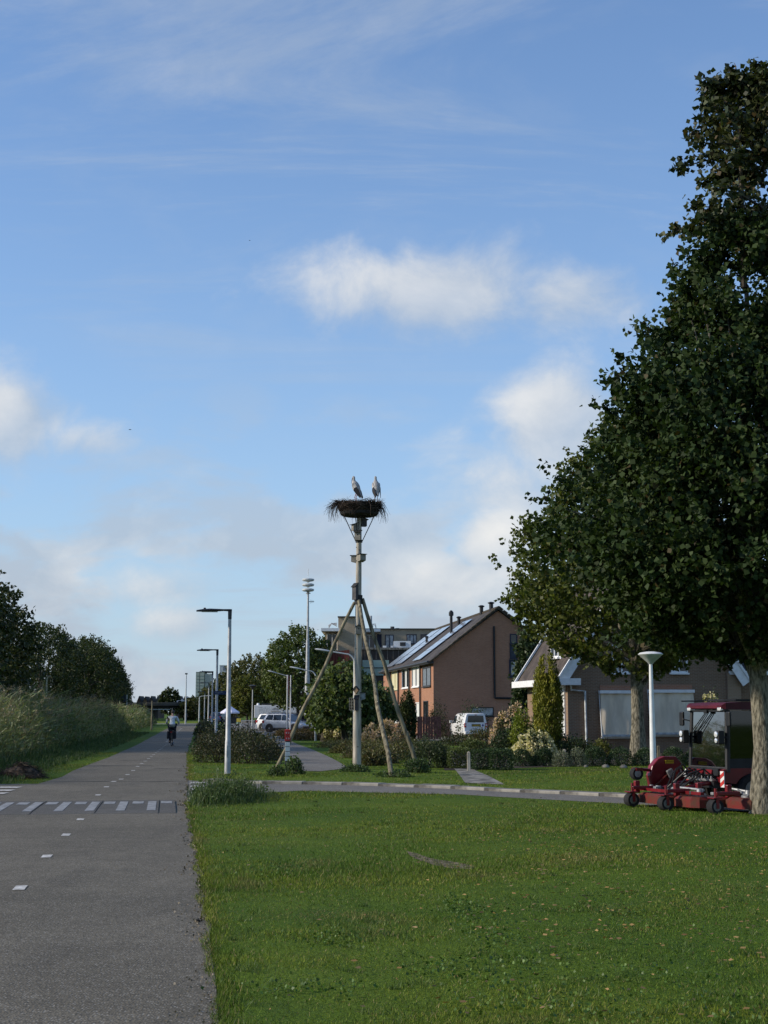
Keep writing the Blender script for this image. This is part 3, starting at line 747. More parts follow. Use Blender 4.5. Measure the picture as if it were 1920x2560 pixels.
# big dark linden at the right edge
tb = G(1908, 2034)
def yr(py, px_r, Y=tb.y): return (ZP(py, Y), px_r / FPX * Y)
pr = [yr(1660, 40), yr(1610, 200), yr(1570, 320), yr(1500, 395), yr(1390, 430), yr(1280, 440), yr(1180, 412), yr(1080, 375), yr(1000, 338), yr(930, 292), yr(860, 236), yr(800, 200), yr(740, 175), yr(660, 135), yr(600, 90), yr(560, 40)]
z0, z1 = pr[0][0], pr[-1][0]
pr = [((z - z0) / (z1 - z0), r) for z, r in pr]
pr_l = [(min(f, 1.0), r) for f, r in pr if f < 0.70] + [(0.705, 0.9), (0.73, 0.35)]
t = make_tree('linden_tree', 'large dark linden tree whose trunk stands beside the red mower', (tb.x, tb.y, 0), pr, z0, z1, 6600, 22, 0.105, 0.62, L_LINDEN, M_BARK, 0.19, seed=11, limbs=40, inner=0.12, jitter=0.11, spread=0.12, droop=0.75, width=0.95, up=0.75, lobes=0.13, clump=1.7)
# its open top: single leafy boughs that reach out of a thin leader
def Yp(px, py, dy=0.0):
    q = AT(px, py, tb.y + dy); return np.array([q.x - tb.x, q.y - tb.y, q.z])
rgt_ = np.random.default_rng(91); pos_l = []; out_l = []; bm2 = MB()
boughs = [((1752, 207), 240, 0), ((1758, 232), 270, .5), ((1742, 266), 300, -.2), ((1746, 300), 330, .6), ((1738, 356), 390, -.5), ((1772, 330), 380, .9), ((1798, 428), 460, .2), ((1780, 470), 520, -.8), ((1724, 512), 560, 0.1), ((1738, 545), 590, -.5), ((1742, 575), 610, .5),
          ((1890, 165), 240, 0), ((1860, 215), 290, .3), ((1830, 390), 440, -.9), ((1815, 290), 350, -.9)]
for (tp, root, dy) in boughs:
    a_ = Yp(1907, root); b_ = Yp(tp[0], tp[1], dy)
    for rep, (bb2, sc_) in enumerate(((b_, 1.0), (np.array([-b_[0] * rgt_.uniform(.6, 1.1), -b_[1] + rgt_.normal(0, .5), b_[2] + rgt_.normal(0, .2)]), 1.0), (np.array([b_[1] + rgt_.normal(0, .6), abs(b_[0]) * rgt_.uniform(.5, 1.0), b_[2] + rgt_.normal(0, .2)]), 1.0))):
        nl_ = 165; t_ = rgt_.beta(1.6, 1.0, nl_); c_ = a_ + (bb2 - a_) * t_[:, None]; c_[:, 2] += 0.15 * np.sin(t_ * 3.1)
        pos_l.append(c_ + rgt_.normal(0, 1, (nl_, 3)) * (0.15 * (1.15 - 0.8 * t_))[:, None]); out_l.append(np.repeat(unit((bb2 - a_)[None, :]), nl_, 0))
        bm2.tube([a_, (a_ + bb2) / 2 + np.array([0, 0, .10]), bb2], [0.03, 0.018, 0.006], 5)
bm2.tube([(0, 0, pr[0][0] * 0 + ZP(720, tb.y)), (0.02, 0, ZP(400, tb.y)), (0, 0, ZP(170, tb.y))], [0.06, 0.04, 0.012], 7)
link_mesh('top_boughs', bm2.mesh('top_boughs', True), M_BARK2, t)
link_mesh('top_foliage', leaves_mesh('top_foliage', np.concatenate(pos_l), 0.115, droop=0.75, width=0.95, out=np.concatenate(out_l), outw=0.35), leaf_mat('linden_top_leaf', (0.030, 0.044, 0.015), (0.052, 0.060, 0.022), trans=0.2, island=0.45, scale=0.7, gold=(0.085, 0.06, 0.025), goldf=0.06), t)
# second tree behind it, olive
t2 = GX(1592, 48.0)
def yr2(py, px_r): return (ZP(py, 48.0), px_r / FPX * 48.0)
p2 = [yr2(1690, 50), yr2(1650, 130), yr2(1610, 225), yr2(1560, 300), yr2(1500, 318), yr2(1420, 305), yr2(1330, 250), yr2(1260, 200), yr2(1180, 160), yr2(1080, 80), yr2(1030, 20)]
a0, a1 = p2[0][0], p2[-1][0]
make_tree('maple_tree', 'olive green maple with grey trunk in front of the bungalow', (t2.x, 48.0, 0), [((z - a0) / (a1 - a0), r) for z, r in p2], a0, a1, 3000, 20, 0.15, 0.62, L_MAPLE, M_BARK, 0.25, seed=5, limbs=26, inner=0.3, jitter=0.07, width=0.95, lobes=0.14, clump=1.3)

# dark row beyond the reeds, on to the far left
row_prof = [(0, 0.55), (0.12, 0.86), (0.3, 1.0), (0.5, 0.98), (0.7, 0.80), (0.85, 0.55), (0.95, 0.3), (1.0, 0.08)]
row_src = []
for v in range(3):
    s = make_tree('row_tree', '', (0, 0, 0), [(f, r * 5.4) for f, r in row_prof], 1.0, 14.0, 760, 16, 0.33, 1.2, L_DARK, M_BARK2, 0.28, seed=40 + v, limbs=12, inner=0.4, jitter=0.07, lobes=0.16)
    row_src.append(s)
def row_tree(i, d, off, sc, label, group):
    src = row_src[i % 3]
    if not src.get('used'):
        o = src; o['used'] = 1
    else: o = copy_tree(src)
    o.location = path_c(d) + PL * off; o.rotation_euler[2] = i * 2.1
    o.scale = sc; tag(o, label, 'tree', group)
rg = random.Random(12); i = 0
for d, k in [(66, 1.0), (77, 1.05), (88, 0.97), (98, 1.03), (108, 1.0), (116, 1.02), (123, 1.04), (190, 0.92), (200, 0.97), (288, 1.17), (298, 1.26), (309, 1.22), (320, 1.27), (332, 1.24), (345, 1.26), (358, 1.2), (373, 1.22), (390, 1.16), (408, 1.18), (428, 1.1), (450, 1.05)]:
    if True:
        row_tree(i, d, 16.0 + rg.uniform(-1, 1), (k, k, k * rg.uniform(0.92, 1.06)), 'tall dark tree of the near clump beyond the reeds' if d < 150 else 'dark leafy tree of the row running from the reeds to the viaduct', 'near clump of trees beyond the reeds' if d < 150 else 'row of trees toward the viaduct'); i += 1
for s in row_src:
    if 'used' in s: del s['used']
for o in bpy.data.objects:
    if 'used' in o: del o['used']

def simple_tree(name, label, px, Y, top, rpx, ml, seed, base_py=None, n=700, leaf=0.3, group=None, prof=None, zlo=None, r0=0.2, per=14, spray=None):
    zt = ZP(top, Y); r = rpx / FPX * Y; zl = zlo if zlo is not None else 0.22 * zt
    pf = prof or [(0, 0.5), (0.15, 0.85), (0.4, 1.0), (0.65, 0.9), (0.85, 0.6), (1.0, 0.12)]
    return make_tree(name, label, (GX(px, Y).x, Y, 0), [(f, q * r) for f, q in pf], zl, zt, n, per, leaf, spray or max(0.6, r * 0.24), ml, M_BARK2, r0, group, seed, limbs=10, jitter=0.07, lobes=0.12)
simple_tree('round_tree', 'dense round dark green tree behind the siren mast', 745, 150, 1567, 88, L_GREEN, 21, n=1100, leaf=0.27, zlo=2.2)
simple_tree('round_tree', 'dense green tree left of the brown flat building', 832, 158, 1580, 62, L_GREEN, 22, n=700, leaf=0.27, zlo=2.0)
simple_tree('broad_tree', 'broad olive tree behind the white trailer', 628, 268, 1634, 66, L_OLIVE, 23, n=800, leaf=0.42, zlo=1.2)
simple_tree('broad_tree', 'olive tree mass beside the white trailer, right of the yellowing tree', 700, 262, 1648, 55, L_OLIVE, 24, n=700, leaf=0.42, zlo=1.2)
simple_tree('broad_tree', 'brownish olive tree behind the row of path lamps', 575, 300, 1676, 52, L_OLIVE, 25, n=650, leaf=0.45, zlo=0.8)
simple_tree('low_tree', 'low sloping olive tree at the end of the cycle path', 532, 290, 1712, 42, L_OLIVE, 26, n=520, leaf=0.45, zlo=0.3)
simple_tree('low_tree', 'small bushy tree below the pale tower', 488, 330, 1742, 40, L_OLIVE, 27, n=420, leaf=0.45, zlo=0.2)
simple_tree('yellowing_tree', 'yellowing green tree behind the market parasol', 618, 246, 1688, 40, L_GOLD, 28, n=560, leaf=0.33, zlo=1.0)
simple_tree('yellowing_tree', 'yellow topped tree beside the trailer roof', 664, 250, 1694, 32, L_GOLD, 29, n=420, leaf=0.33, zlo=1.0)
simple_tree('far_tree', 'small round dark tree above the far houses', 424, 400, 1719, 27, L_DARK, 30, n=380, leaf=0.5, zlo=1.5)
simple_tree('large_leaved_tree', 'pale large leaved small tree behind the stork pole', 862, 79, 1655, 74, L_PALE, 31, n=620, leaf=0.25, zlo=0.9, prof=[(0, 0.8), (0.3, 1.0), (0.6, 0.9), (0.85, 0.55), (1, 0.15)], per=10)
simple_tree('large_leaved_tree', 'pale large leaved bushy tree left of the stork pole', 812, 84, 1690, 42, L_PALE, 32, n=380, leaf=0.25, zlo=0.7, per=10)
simple_tree('large_leaved_tree', 'green large leaved tree in front of the terrace windows', 942, 86, 1712, 40, L_PALE, 33, n=320, leaf=0.25, zlo=0.7, per=10)
simple_tree('ivy_clad_tree', 'tall dark ivy clad tree between the brick gable and the bungalow', 1322, 78, 1575, 30, L_HEDGE, 34, n=620, leaf=0.2, zlo=0.3, prof=[(0, 0.8), (0.3, 1.0), (0.6, 0.95), (0.85, 0.7), (1, 0.3)])

# ---------------------------------------------------------------- shrub beds
def bush_px(name, label, px, Y, wpx, top, n, leaf, ml, **kw):
    return make_bush(name, label, (GX(px, Y).x, Y, 0), wpx / 2 / FPX * Y, kw.pop('ry', wpx / 2 / FPX * Y * 0.9), max(0.15, ZP(top, Y)), n, leaf, ml, **kw)
k = 0
for (px, Y, wpx, top) in ((545, 49, 120, 1833), (628, 48, 130, 1830), (668, 51, 80, 1848), (590, 56, 120, 1822), (525, 58, 90, 1822), (660, 60, 85, 1838), (545, 68, 100, 1812), (610, 70, 95, 1814), (515, 80, 60, 1808), (560, 86, 80, 1806), (525, 98, 55, 1803), (508, 112, 40, 1802), (510, 130, 36, 1800), (640, 78, 40, 1832)):
    bush_px('dark_shrub', 'dense dark brownish shrub in the bed between the cycle path and the foot path', px, Y, wpx, top, 2600 if Y < 60 else 1500, 0.075 if Y < 60 else 0.11, L_COTON, group='dark shrubs beside the cycle path', seed=100 + k, stems=4, rag=0.13, droop=0.1, shell=0.35); k += 1
for (px, Y, wpx, top) in ((930, 46, 60, 1880), (945, 48, 110, 1868), (912, 54, 110, 1858), (985, 52, 150, 1858), (1060, 55, 120, 1852), (862, 60, 70, 1858), (930, 62, 140, 1850), (1030, 66, 140, 1846), (860, 70, 150, 1850), (980, 74, 120, 1850), (1085, 62, 90, 1862)):
    bush_px('spreading_shrub', 'low olive brown spreading shrub in the bed behind the stork pole', px, Y, wpx, top, 2300, 0.08, L_BED, group='low olive shrubs behind the stork pole', seed=130 + k, stems=3, rag=0.10, droop=0.1, shell=0.35); k += 1
for (px, Y, wpx, top) in ((735, 92, 70, 1828), (775, 88, 80, 1832), (712, 104, 60, 1825), (760, 110, 80, 1822), (800, 98, 60, 1826)):
    bush_px('rusty_shrub', 'rusty brown spreading shrub in front of the parked silver car', px, Y, wpx, top, 1300, 0.12, L_RUST, group='rusty shrubs by the car park', seed=160 + k, stems=3, rag=0.1, droop=0.1, shell=0.35); k += 1
bush_px('juniper_bush', 'dark feathery juniper at the foot of the right hand brace', 1072, 44.5, 110, 1850, 4200, 0.085, L_HEDGE, seed=181, rag=0.16, width=0.3, droop=0.2)
bush_px('weed_clump', 'dark green weeds at the foot of the outer right brace', 1042, 40.5, 62, 1898, 900, 0.07, L_WEED, seed=182, cat='weeds')
bush_px('weed_clump', 'leafy weeds around the foot of the stork pole', 890, 41.3, 70, 1912, 900, 0.06, L_WEED, seed=183, cat='weeds')
bush_px('weed_clump', 'tall weeds around the cycle route marker post', 738, 39.6, 46, 1892, 800, 0.065, L_WEED, seed=184, cat='weeds')
bush_px('weed_clump', 'grassy weeds left of the cycle route marker post', 694, 38.4, 44, 1916, 500, 0.065, L_WEED, seed=185, cat='weeds')
bush_px('weed_clump', 'short weeds at the foot of the inner right brace', 985, 38.0, 90, 1928, 700, 0.06, L_WEED, seed=186, cat='weeds')
# hedges and clipped box of the front garden
def hedge_px(label, px0, px1, Y, top, ml, n, depth=0.7, leaf=0.05, seed=1, group=None, name='clipped_hedge'):
    a, b = GX(px0, Y), GX(px1, Y)
    return make_bush(name, label, ((a.x + b.x) / 2, Y, 0), (b.x - a.x) / 2, depth / 2, max(0.15, ZP(top, Y)), n, leaf, ml, cat='hedge', boxy=True, seed=seed, stems=4, group=group)
hedge_px('clipped light green box hedge block beside the slab path', 1119, 1172, 44.0, 1872, L_BOXL, 4200, 1.0, 0.05, 201)
hedge_px('clipped light green hedge behind the pink marker post', 1085, 1122, 49.0, 1864, L_BOXL, 2600, 1.0, 0.055, 202)
hedge_px('dark clipped hedge beside the wooden post at the slab path', 1178, 1226, 43.0, 1876, L_BOX, 3600, 0.9, 0.05, 203)
hedge_px('dark clipped hedge between two box balls and the wooden post', 1222, 1278, 42.6, 1874, L_BOX, 3800, 0.9, 0.05, 204)
for q, (px, w_, top) in enumerate(((1303, 56, 1872), (1357, 52, 1870), (1484, 62, 1866), (1548, 70, 1868), (1610, 60, 1870), (1680, 66, 1868), (1735, 60, 1868))):
    bush_px('box_ball', 'dark rounded box bush in the row before the bungalow', px, 45.5 + 0.12 * q, w_, top, 2200, 0.05, L_BOX, group='rounded box bushes before the bungalow', seed=210 + q, rag=0.04, shell=0.7, stems=3)
for q, (px, w_, top) in enumerate(((1402, 50, 1877), (1442, 46, 1872))):
    bush_px('lavender_bush', 'grey green lavender mound among the dark box bushes', px, 45.2, w_, top, 1500, 0.06, L_LAV, group='grey lavender mounds', seed=230 + q, rag=0.07, width=0.3)
bush_px('evergreen_shrub', 'dark evergreen shrub below the bungalow downpipe', 1432, 54, 110, 1842, 2400, 0.09, L_HEDGE, seed=240)
bush_px('evergreen_shrub', 'dark evergreen shrub behind the cream hydrangea, left of it', 1262, 53, 95, 1830, 2600, 0.09, L_HEDGE, seed=241)
bush_px('evergreen_shrub', 'dark shrub at the foot of the golden yew', 1385, 52, 80, 1822, 1900, 0.09, L_HEDGE, seed=242)
bush_px('yellow_shrub', 'small yellowish shrub under the left window screen', 1502, 55, 62, 1850, 1100, 0.08, L_GOLD, seed=243)
bush_px('lime_shrub', 'bright lime green rounded shrub beside the golden yew', 1302, 52.5, 62, 1776, 2000, 0.09, L_LIME, seed=244, shell=0.6)
bush_px('tall_shrub', 'dark tall shrub right of the lime green shrub', 1345, 54, 60, 1790, 1700, 0.09, L_HEDGE, seed=245)
bush_px('thorn_shrub', 'dark leafless looking shrub beside the terrace front', 1092, 98.5, 60, 1762, 1700, 0.12, L_COTON, seed=246, rag=0.16)
bush_px('thorn_shrub', 'dark shrub behind the white van under the garage window', 1180, 96, 90, 1768, 1700, 0.13, L_HEDGE, seed=247, rag=0.14)
bush_px('dark_hedge_tree', 'dark rounded hedge behind the pink hydrangea', 925, 84, 110, 1752, 2400, 0.14, L_HEDGE, seed=248)
bush_px('dark_hedge_tree', 'dark brownish bush behind the cream hydrangea by the car park', 880, 90, 60, 1775, 1400, 0.14, L_COTON, seed=249)
bush_px('mixed_shrub', 'mixed green shrub in front of the white van', 1205, 66, 90, 1822, 2000, 0.1, L_BED, seed=250)
bush_px('mixed_shrub', 'dark low shrub below the van bumper', 1150, 74, 110, 1838, 1800, 0.1, L_COTON, seed=251)
bush_px('mixed_shrub', 'yellow green low shrub between van and garden hedge', 1180, 60, 70, 1850, 1500, 0.09, L_BOXL, seed=252)

def hydrangea(label, px, Y, wpx, top, nfl, mfl, seed, leafy=1800, fr=0.12):
    t = bush_px('hydrangea', label, px, Y, wpx, top, leafy, 0.10, L_HEDGE if Y < 60 else L_BED, seed=seed, cat='hydrangea', shell=0.5)
    rng = random.Random(seed); rx = wpx / 2 / FPX * Y; hz_ = ZP(top, Y)
    for i in range(nfl):
        a = rng.uniform(math.pi * 0.9, math.pi * 2.1) if rng.random() < 0.8 else rng.uniform(0, math.pi); e = math.asin(rng.uniform(0.22, 1.0))
        c = Vector((math.cos(a) * math.cos(e) * rx * 1.02, math.sin(a) * math.cos(e) * rx * 0.92, math.sin(e) * hz_ * 1.0))
        n = 46; q = unit(RNG.normal(size=(n, 3))) * fr * np.array([0.9, 0.9, 1.35]) * rng.uniform(0.8, 1.15)
        link_mesh('flower_head', leaves_mesh('flower_head', q + np.array(c), fr * 0.75, droop=0, width=1.0, out=unit(q), outw=0.6), mfl, t)
    return t
hydrangea('hydrangea with cream flower heads behind the dark box balls', 1335, 49.5, 100, 1832, 34, L_FLCREAM, 301)
hydrangea('hydrangea with dusty pink heads behind the dark evergreen shrub', 1262, 57, 70, 1785, 14, L_FLPINK, 302)
hydrangea('hydrangea with pink heads around the lime green shrub', 1292, 55, 62, 1768, 10, L_FLPINK, 303)
hydrangea('hydrangea with pinkish cream heads behind the inner brace', 962, 68, 120, 1806, 34, L_FLPINK, 304, fr=0.13)
hydrangea('hydrangea with cream heads between bent lamp and stork pole', 842, 82, 62, 1806, 22, L_FLCREAM, 305, fr=0.14)
hydrangea('tall hydrangea with golden heads behind the mower cab', 1775, 56.5, 60, 1738, 9, L_FLCREAM, 306, leafy=1500)

def conifer(name, label, px, Y, wpx, top, ml, seed, n=5200, leaf=0.10, ribs=15, prof=None):
    rng = np.random.default_rng(seed); t = thing(name, label, 'conifer', (GX(px, Y).x, Y, 0)); r = wpx / 2 / FPX * Y; h = ZP(top, Y)
    k = rng.integers(0, ribs, n); a = k / ribs * 2 * np.pi + rng.normal(0, 0.10, n); hf = rng.uniform(0.02, 1.0, n)
    rh = 1 - 0.35 * rng.uniform(0, 1, ribs)[k] * hf                      # each upright plume ends at its own height
    pf = np.interp(hf, [0, 0.25, 0.6, 0.85, 1.0], prof or [0.75, 1.0, 0.85, 0.55, 0.25])
    rad = r * pf * (0.55 + 0.45 * np.sqrt(rng.uniform(0, 1, n)))
    pos = np.stack([rad * np.cos(a), rad * np.sin(a), hf * rh * h], 1) + rng.normal(0, leaf * 0.3, (n, 3))
    up = np.stack([0.15 * np.cos(a), 0.15 * np.sin(a), np.ones(n)], 1)
    MB().tube([(0, 0, -0.05), (0, 0, h * 0.5), (0, 0, h * 0.8)], [0.09, 0.06, 0.02], 7).build('trunk', M_BARK2, t)
    link_mesh('foliage', leaves_mesh('foliage', pos, leaf, droop=0, width=0.35, out=up, outw=2.2), ml, t)
    return t
conifer('golden_yew', 'columnar golden yew at the corner of the bungalow', 1370, 52.0, 72, 1632, L_YEW, 401, n=13000, leaf=0.12, prof=[0.55, 0.9, 1.0, 0.75, 0.3])
conifer('columnar_cypress', 'dark columnar cypress in front of the terrace door', 1019, 84.0, 42, 1722, L_CYPR, 402, n=7000, leaf=0.14, prof=[0.9, 1.0, 0.95, 0.75, 0.35])

# ---------------------------------------------------------------- reeds and tall weeds
M_REED = leaf_mat('reed_leaf', (0.105, 0.145, 0.055), (0.185, 0.205, 0.105), trans=0.3, island=0.45, scale=0.35, gold=(0.20, 0.165, 0.085), goldf=0.16)
M_PLUME = leaf_mat('reed_plume', (0.21, 0.17, 0.125), (0.30, 0.25, 0.18), trans=0.3, island=0.35, scale=0.6)
def ribbon(base, top, w, n):
    """two-quad bent ribbons as two kite faces"""
    sd = unit(np.cross(top - base, RNG.normal(size=base.shape))) * w[:, None] / 2
    bend = RNG.normal(0, 1, base.shape) * (np.linalg.norm(top - base, axis=1) * 0.10)[:, None]; bend[:, 2] = np.abs(bend[:, 2]) * 0.5
    mid = (base + top) / 2 + bend
    q = np.empty((len(base), 2, 4, 3))
    q[:, 0, 0] = base - sd * .6; q[:, 0, 1] = base + sd * .6; q[:, 0, 2] = mid + sd; q[:, 0, 3] = mid - sd
    q[:, 1, 0] = mid - sd; q[:, 1, 1] = mid + sd; q[:, 1, 2] = top + sd * 0.1; q[:, 1, 3] = top - sd * 0.1
    return q.reshape(-1, 3)
def reed_bed(n, d0, d1, o0, o1, hfun, seed, leafw):
    rng = np.random.default_rng(seed)
    d = np.exp(rng.uniform(math.log(d0), math.log(d1), n)); off = rng.uniform(o0, o1, n)
    le = np.array([left_edge(q) for q in d]); xy = np.stack([le + 1.75 - off, d - 0.15 * off], 1)
    h = hfun(d, off, xy) * rng.uniform(0.6, 1.1, n)
    wind = np.array([0.07, 0.03])
    base = np.concatenate([xy, np.zeros((n, 1))], 1)
    top = base + np.stack([h * (wind[0] + rng.normal(0, 0.17, n)), h * (wind[1] + rng.normal(0, 0.15, n)), h], 1)
    return base, top, h, d
def hf(d, off, xy):
    f = np.clip((off - 3.7) / 2.2, 0.22, 1.0); wv = 0.85 + 0.22 * fbm(xy, 0.5, 3)
    return 2.75 * f * wv
b_, t_, h_, d_ = reed_bed(15000, 34, 205, 4.3, 12.0, hf, 51, 0.02)
vs_ = [ribbon(b_, t_, 0.014 + 0.00022 * d_, len(b_))]
# leaves that leave the stems sideways
for rep in range(3):
    f = RNG.uniform(0.25, 0.9, len(b_)); p = b_ + (t_ - b_) * f[:, None]
    dr = unit(np.stack([RNG.normal(0.5, 0.8, len(b_)), RNG.normal(0, 0.8, len(b_)), RNG.uniform(0.1, 1.0, len(b_))], 1))
    vs_.append(ribbon(p, p + dr * (0.28 * h_ * RNG.uniform(0.6, 1.2, len(b_)))[:, None], 0.026 + 0.0004 * d_, len(b_)))
tag(link_mesh('reeds', np_mesh('reeds', np.concatenate(vs_), None, 4), M_REED), 'tall green reed bed along the left of the cycle path', 'reeds', kind='stuff')
sel = (RNG.uniform(0, 1, len(b_)) < 0.22) & (h_ > 1.3); tp = t_[sel]; dd = d_[sel]
pl = np.repeat(tp, 12, 0) + RNG.normal(0, 1, (len(tp) * 12, 3)) * np.array([0.05, 0.05, 0.10])
tag(link_mesh('reed_plumes', leaves_mesh('reed_plumes', pl, 0.11, droop=-0.4, width=0.28), M_PLUME), 'brownish feathery plumes on top of the reeds', 'reeds', kind='stuff')
# verge weeds in front of the reeds
b2, t3, h2, d2 = reed_bed(9000, 31, 120, 2.5, 5.2, lambda d, off, xy: 0.16 + 0.55 * np.clip((off - 3.4) / 1.6, 0, 1) * (0.8 + 0.4 * fbm(xy, 1.0, 8)), 52, 0.02)
kk = not_hard(b2[:, :2])
tag(link_mesh('verge_grass', np_mesh('verge_grass', ribbon(b2[kk], t3[kk], 0.016 + 0.0003 * d2[kk], kk.sum()), None, 4), L_WEED), 'rough verge grass at the foot of the reeds', 'grass', kind='stuff')
# tall weeds and grass round the nearest lamp post
wl = G(566, 1990); n = 3400
wc = [(G(575, 1998), .34, 1.2, .62, .45), (G(535, 2000), .40, 1.2, .45, .25), (G(495, 2006), .36, 1.0, .24, .2), (G(630, 1996), .35, .7, .24, .10)]; wi = RNG.choice(4, n, p=[c[4] for c in wc])
wx = np.stack([np.array([c[0].x for c in wc])[wi] + RNG.normal(0, 1, n) * np.array([c[1] for c in wc])[wi], np.array([c[0].y for c in wc])[wi] + RNG.normal(0, 1, n) * np.array([c[2] for c in wc])[wi]], 1)
lp = G(572, 1933)
dl = np.hypot((wx[:, 0] - np.array([c[0].x for c in wc])[wi]) / .9, (wx[:, 1] - np.array([c[0].y for c in wc])[wi]) / 2.6); hw = np.array([c[3] for c in wc])[wi] * np.clip(1.15 - dl, 0.12, 1.0) * RNG.uniform(0.25, 1.2, n) * np.clip(0.8 + 0.5 * fbm(wx, 2.2, 4), 0.3, 1.4); hw = np.where(RNG.uniform(0, 1, n) < 0.05, hw * 1.7, hw)
b4 = np.concatenate([wx, np.zeros((n, 1))], 1); t4 = b4 + np.stack([hw * RNG.normal(0, 0.3, n), hw * RNG.normal(0, 0.3, n), hw], 1)
kk = ~in_poly(wx + np.array([-0.05, 0]), PATH_POLY)
lv = RNG.uniform(0.3, 1.0, n); lpz = b4 + (t4 - b4) * lv[:, None]
weeds = thing('weed_thicket', 'tall weeds with a few white flowers around the foot of the nearest path lamp', 'weeds', (0, 0, 0))
link_mesh('stalks', np_mesh('stalks', ribbon(b4[kk], t4[kk], np.full(kk.sum(), 0.012), kk.sum()), None, 4), L_WEED, weeds)
link_mesh('foliage', leaves_mesh('foliage', np.repeat(lpz[kk & (hw > 0.2)], 2, 0) + RNG.normal(0, .05, (2 * (kk & (hw > 0.2)).sum(), 3)), 0.06, droop=-0.3, width=0.45), L_WEED, weeds)
for (px, py, Y) in ((536, 1976, 33.5), (541, 1973, 34.0), (515, 1991, 31.5), (528, 1972, 34.5)):
    p = AT(px, py, Y); q = unit(RNG.normal(size=(16, 3))) * 0.035 + np.array(p)
    link_mesh('white_flower', leaves_mesh('white_flower', q, 0.075, droop=-0.2, width=0.9), mat('white_petal', (0.75, 0.75, 0.72), 0.6, var=0.05), weeds)
# heap of cut brush at the edge of the reeds
bh = G(52, 1946); heap = thing('brush_heap', 'brown heap of cut brush on the verge by the reeds', 'brush heap', bh)
M_BRUSH = mat('dead_brush', (0.085, 0.058, 0.038), 0.95, var=0.5, scale=6, island=0.4)
rngb = random.Random(9); bm_ = MB()
for i in range(420):
    a, r_ = rngb.uniform(0, 6.28), math.sqrt(rngb.random()); c = Vector((r_ * 0.62 * math.cos(a), r_ * 0.5 * math.sin(a), 0.02 + 0.40 * (1 - r_ ** 1.6) * rngb.random() ** 0.5))
    d_v = Vector((rngb.gauss(0, 1), rngb.gauss(0, 1), rngb.gauss(0, .35))).normalized() * rngb.uniform(0.08, 0.24)
    bm_.tube([c - d_v, c + d_v * .1 + Vector((0, 0, .02)), c + d_v], [0.008, 0.008, 0.003], 4)
bm_.build('twigs', M_BRUSH, heap)
hm = MB().ball((0, 0, 0.0), 1.0, 14, 8, (0.55, 0.45, 0.33)); hm.build('litter_mound', M_BRUSH, heap, True)
# ---------------------------------------------------------------- street furniture
M_GALV = mat('galvanised_steel', (0.40, 0.41, 0.41), 0.55, 0.35, var=0.12, scale=5, bump=0.001)
M_GREYP = mat('pale_grey_pole_paint', (0.50, 0.52, 0.51), 0.5, var=0.10, scale=4)
M_WHITEP = mat('white_gloss_paint', (0.72, 0.73, 0.72), 0.4, var=0.06, scale=3)
M_BLACKM = mat('black_metal', (0.022, 0.023, 0.025), 0.45, 0.2, var=0.2, scale=6)
M_DGREY = mat('dark_grey_metal', (0.05, 0.053, 0.056), 0.5, 0.2, var=0.15, scale=6)
M_WOODG = mat('silvered_wood', (0.42, 0.38, 0.31), 0.9, var=0.22, scale=3.0, bump=0.008, bscale=16, stretch=(4, 4, 0.5))
M_WOODD = mat('mossy_pole_wood', (0.20, 0.175, 0.115), 0.9, var=0.35, scale=3.0, bump=0.008, bscale=16, stretch=(4, 4, 0.5))
M_BOXW = mat('weathered_plank', (0.25, 0.23, 0.19), 0.85, var=0.2, scale=7, bump=0.003, stretch=(1, 1, 6))
M_BOXD = mat('dark_nest_box', (0.07, 0.068, 0.07), 0.8, var=0.2, scale=7, bump=0.003)
M_ROOFF = mat('roofing_felt', (0.03, 0.03, 0.03), 0.9, var=0.2, scale=9)
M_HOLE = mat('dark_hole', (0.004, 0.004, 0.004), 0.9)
M_RED = mat('red_sign', (0.45, 0.035, 0.03), 0.5, var=0.1)
M_BLUE = mat('dark_blue_sign', (0.012, 0.028, 0.075), 0.45, var=0.12)
M_WSIGN = mat('white_sign', (0.68, 0.68, 0.66), 0.5, var=0.05)
M_LENS = mat('frosted_lens', (0.55, 0.56, 0.55), 0.3, var=0.05)

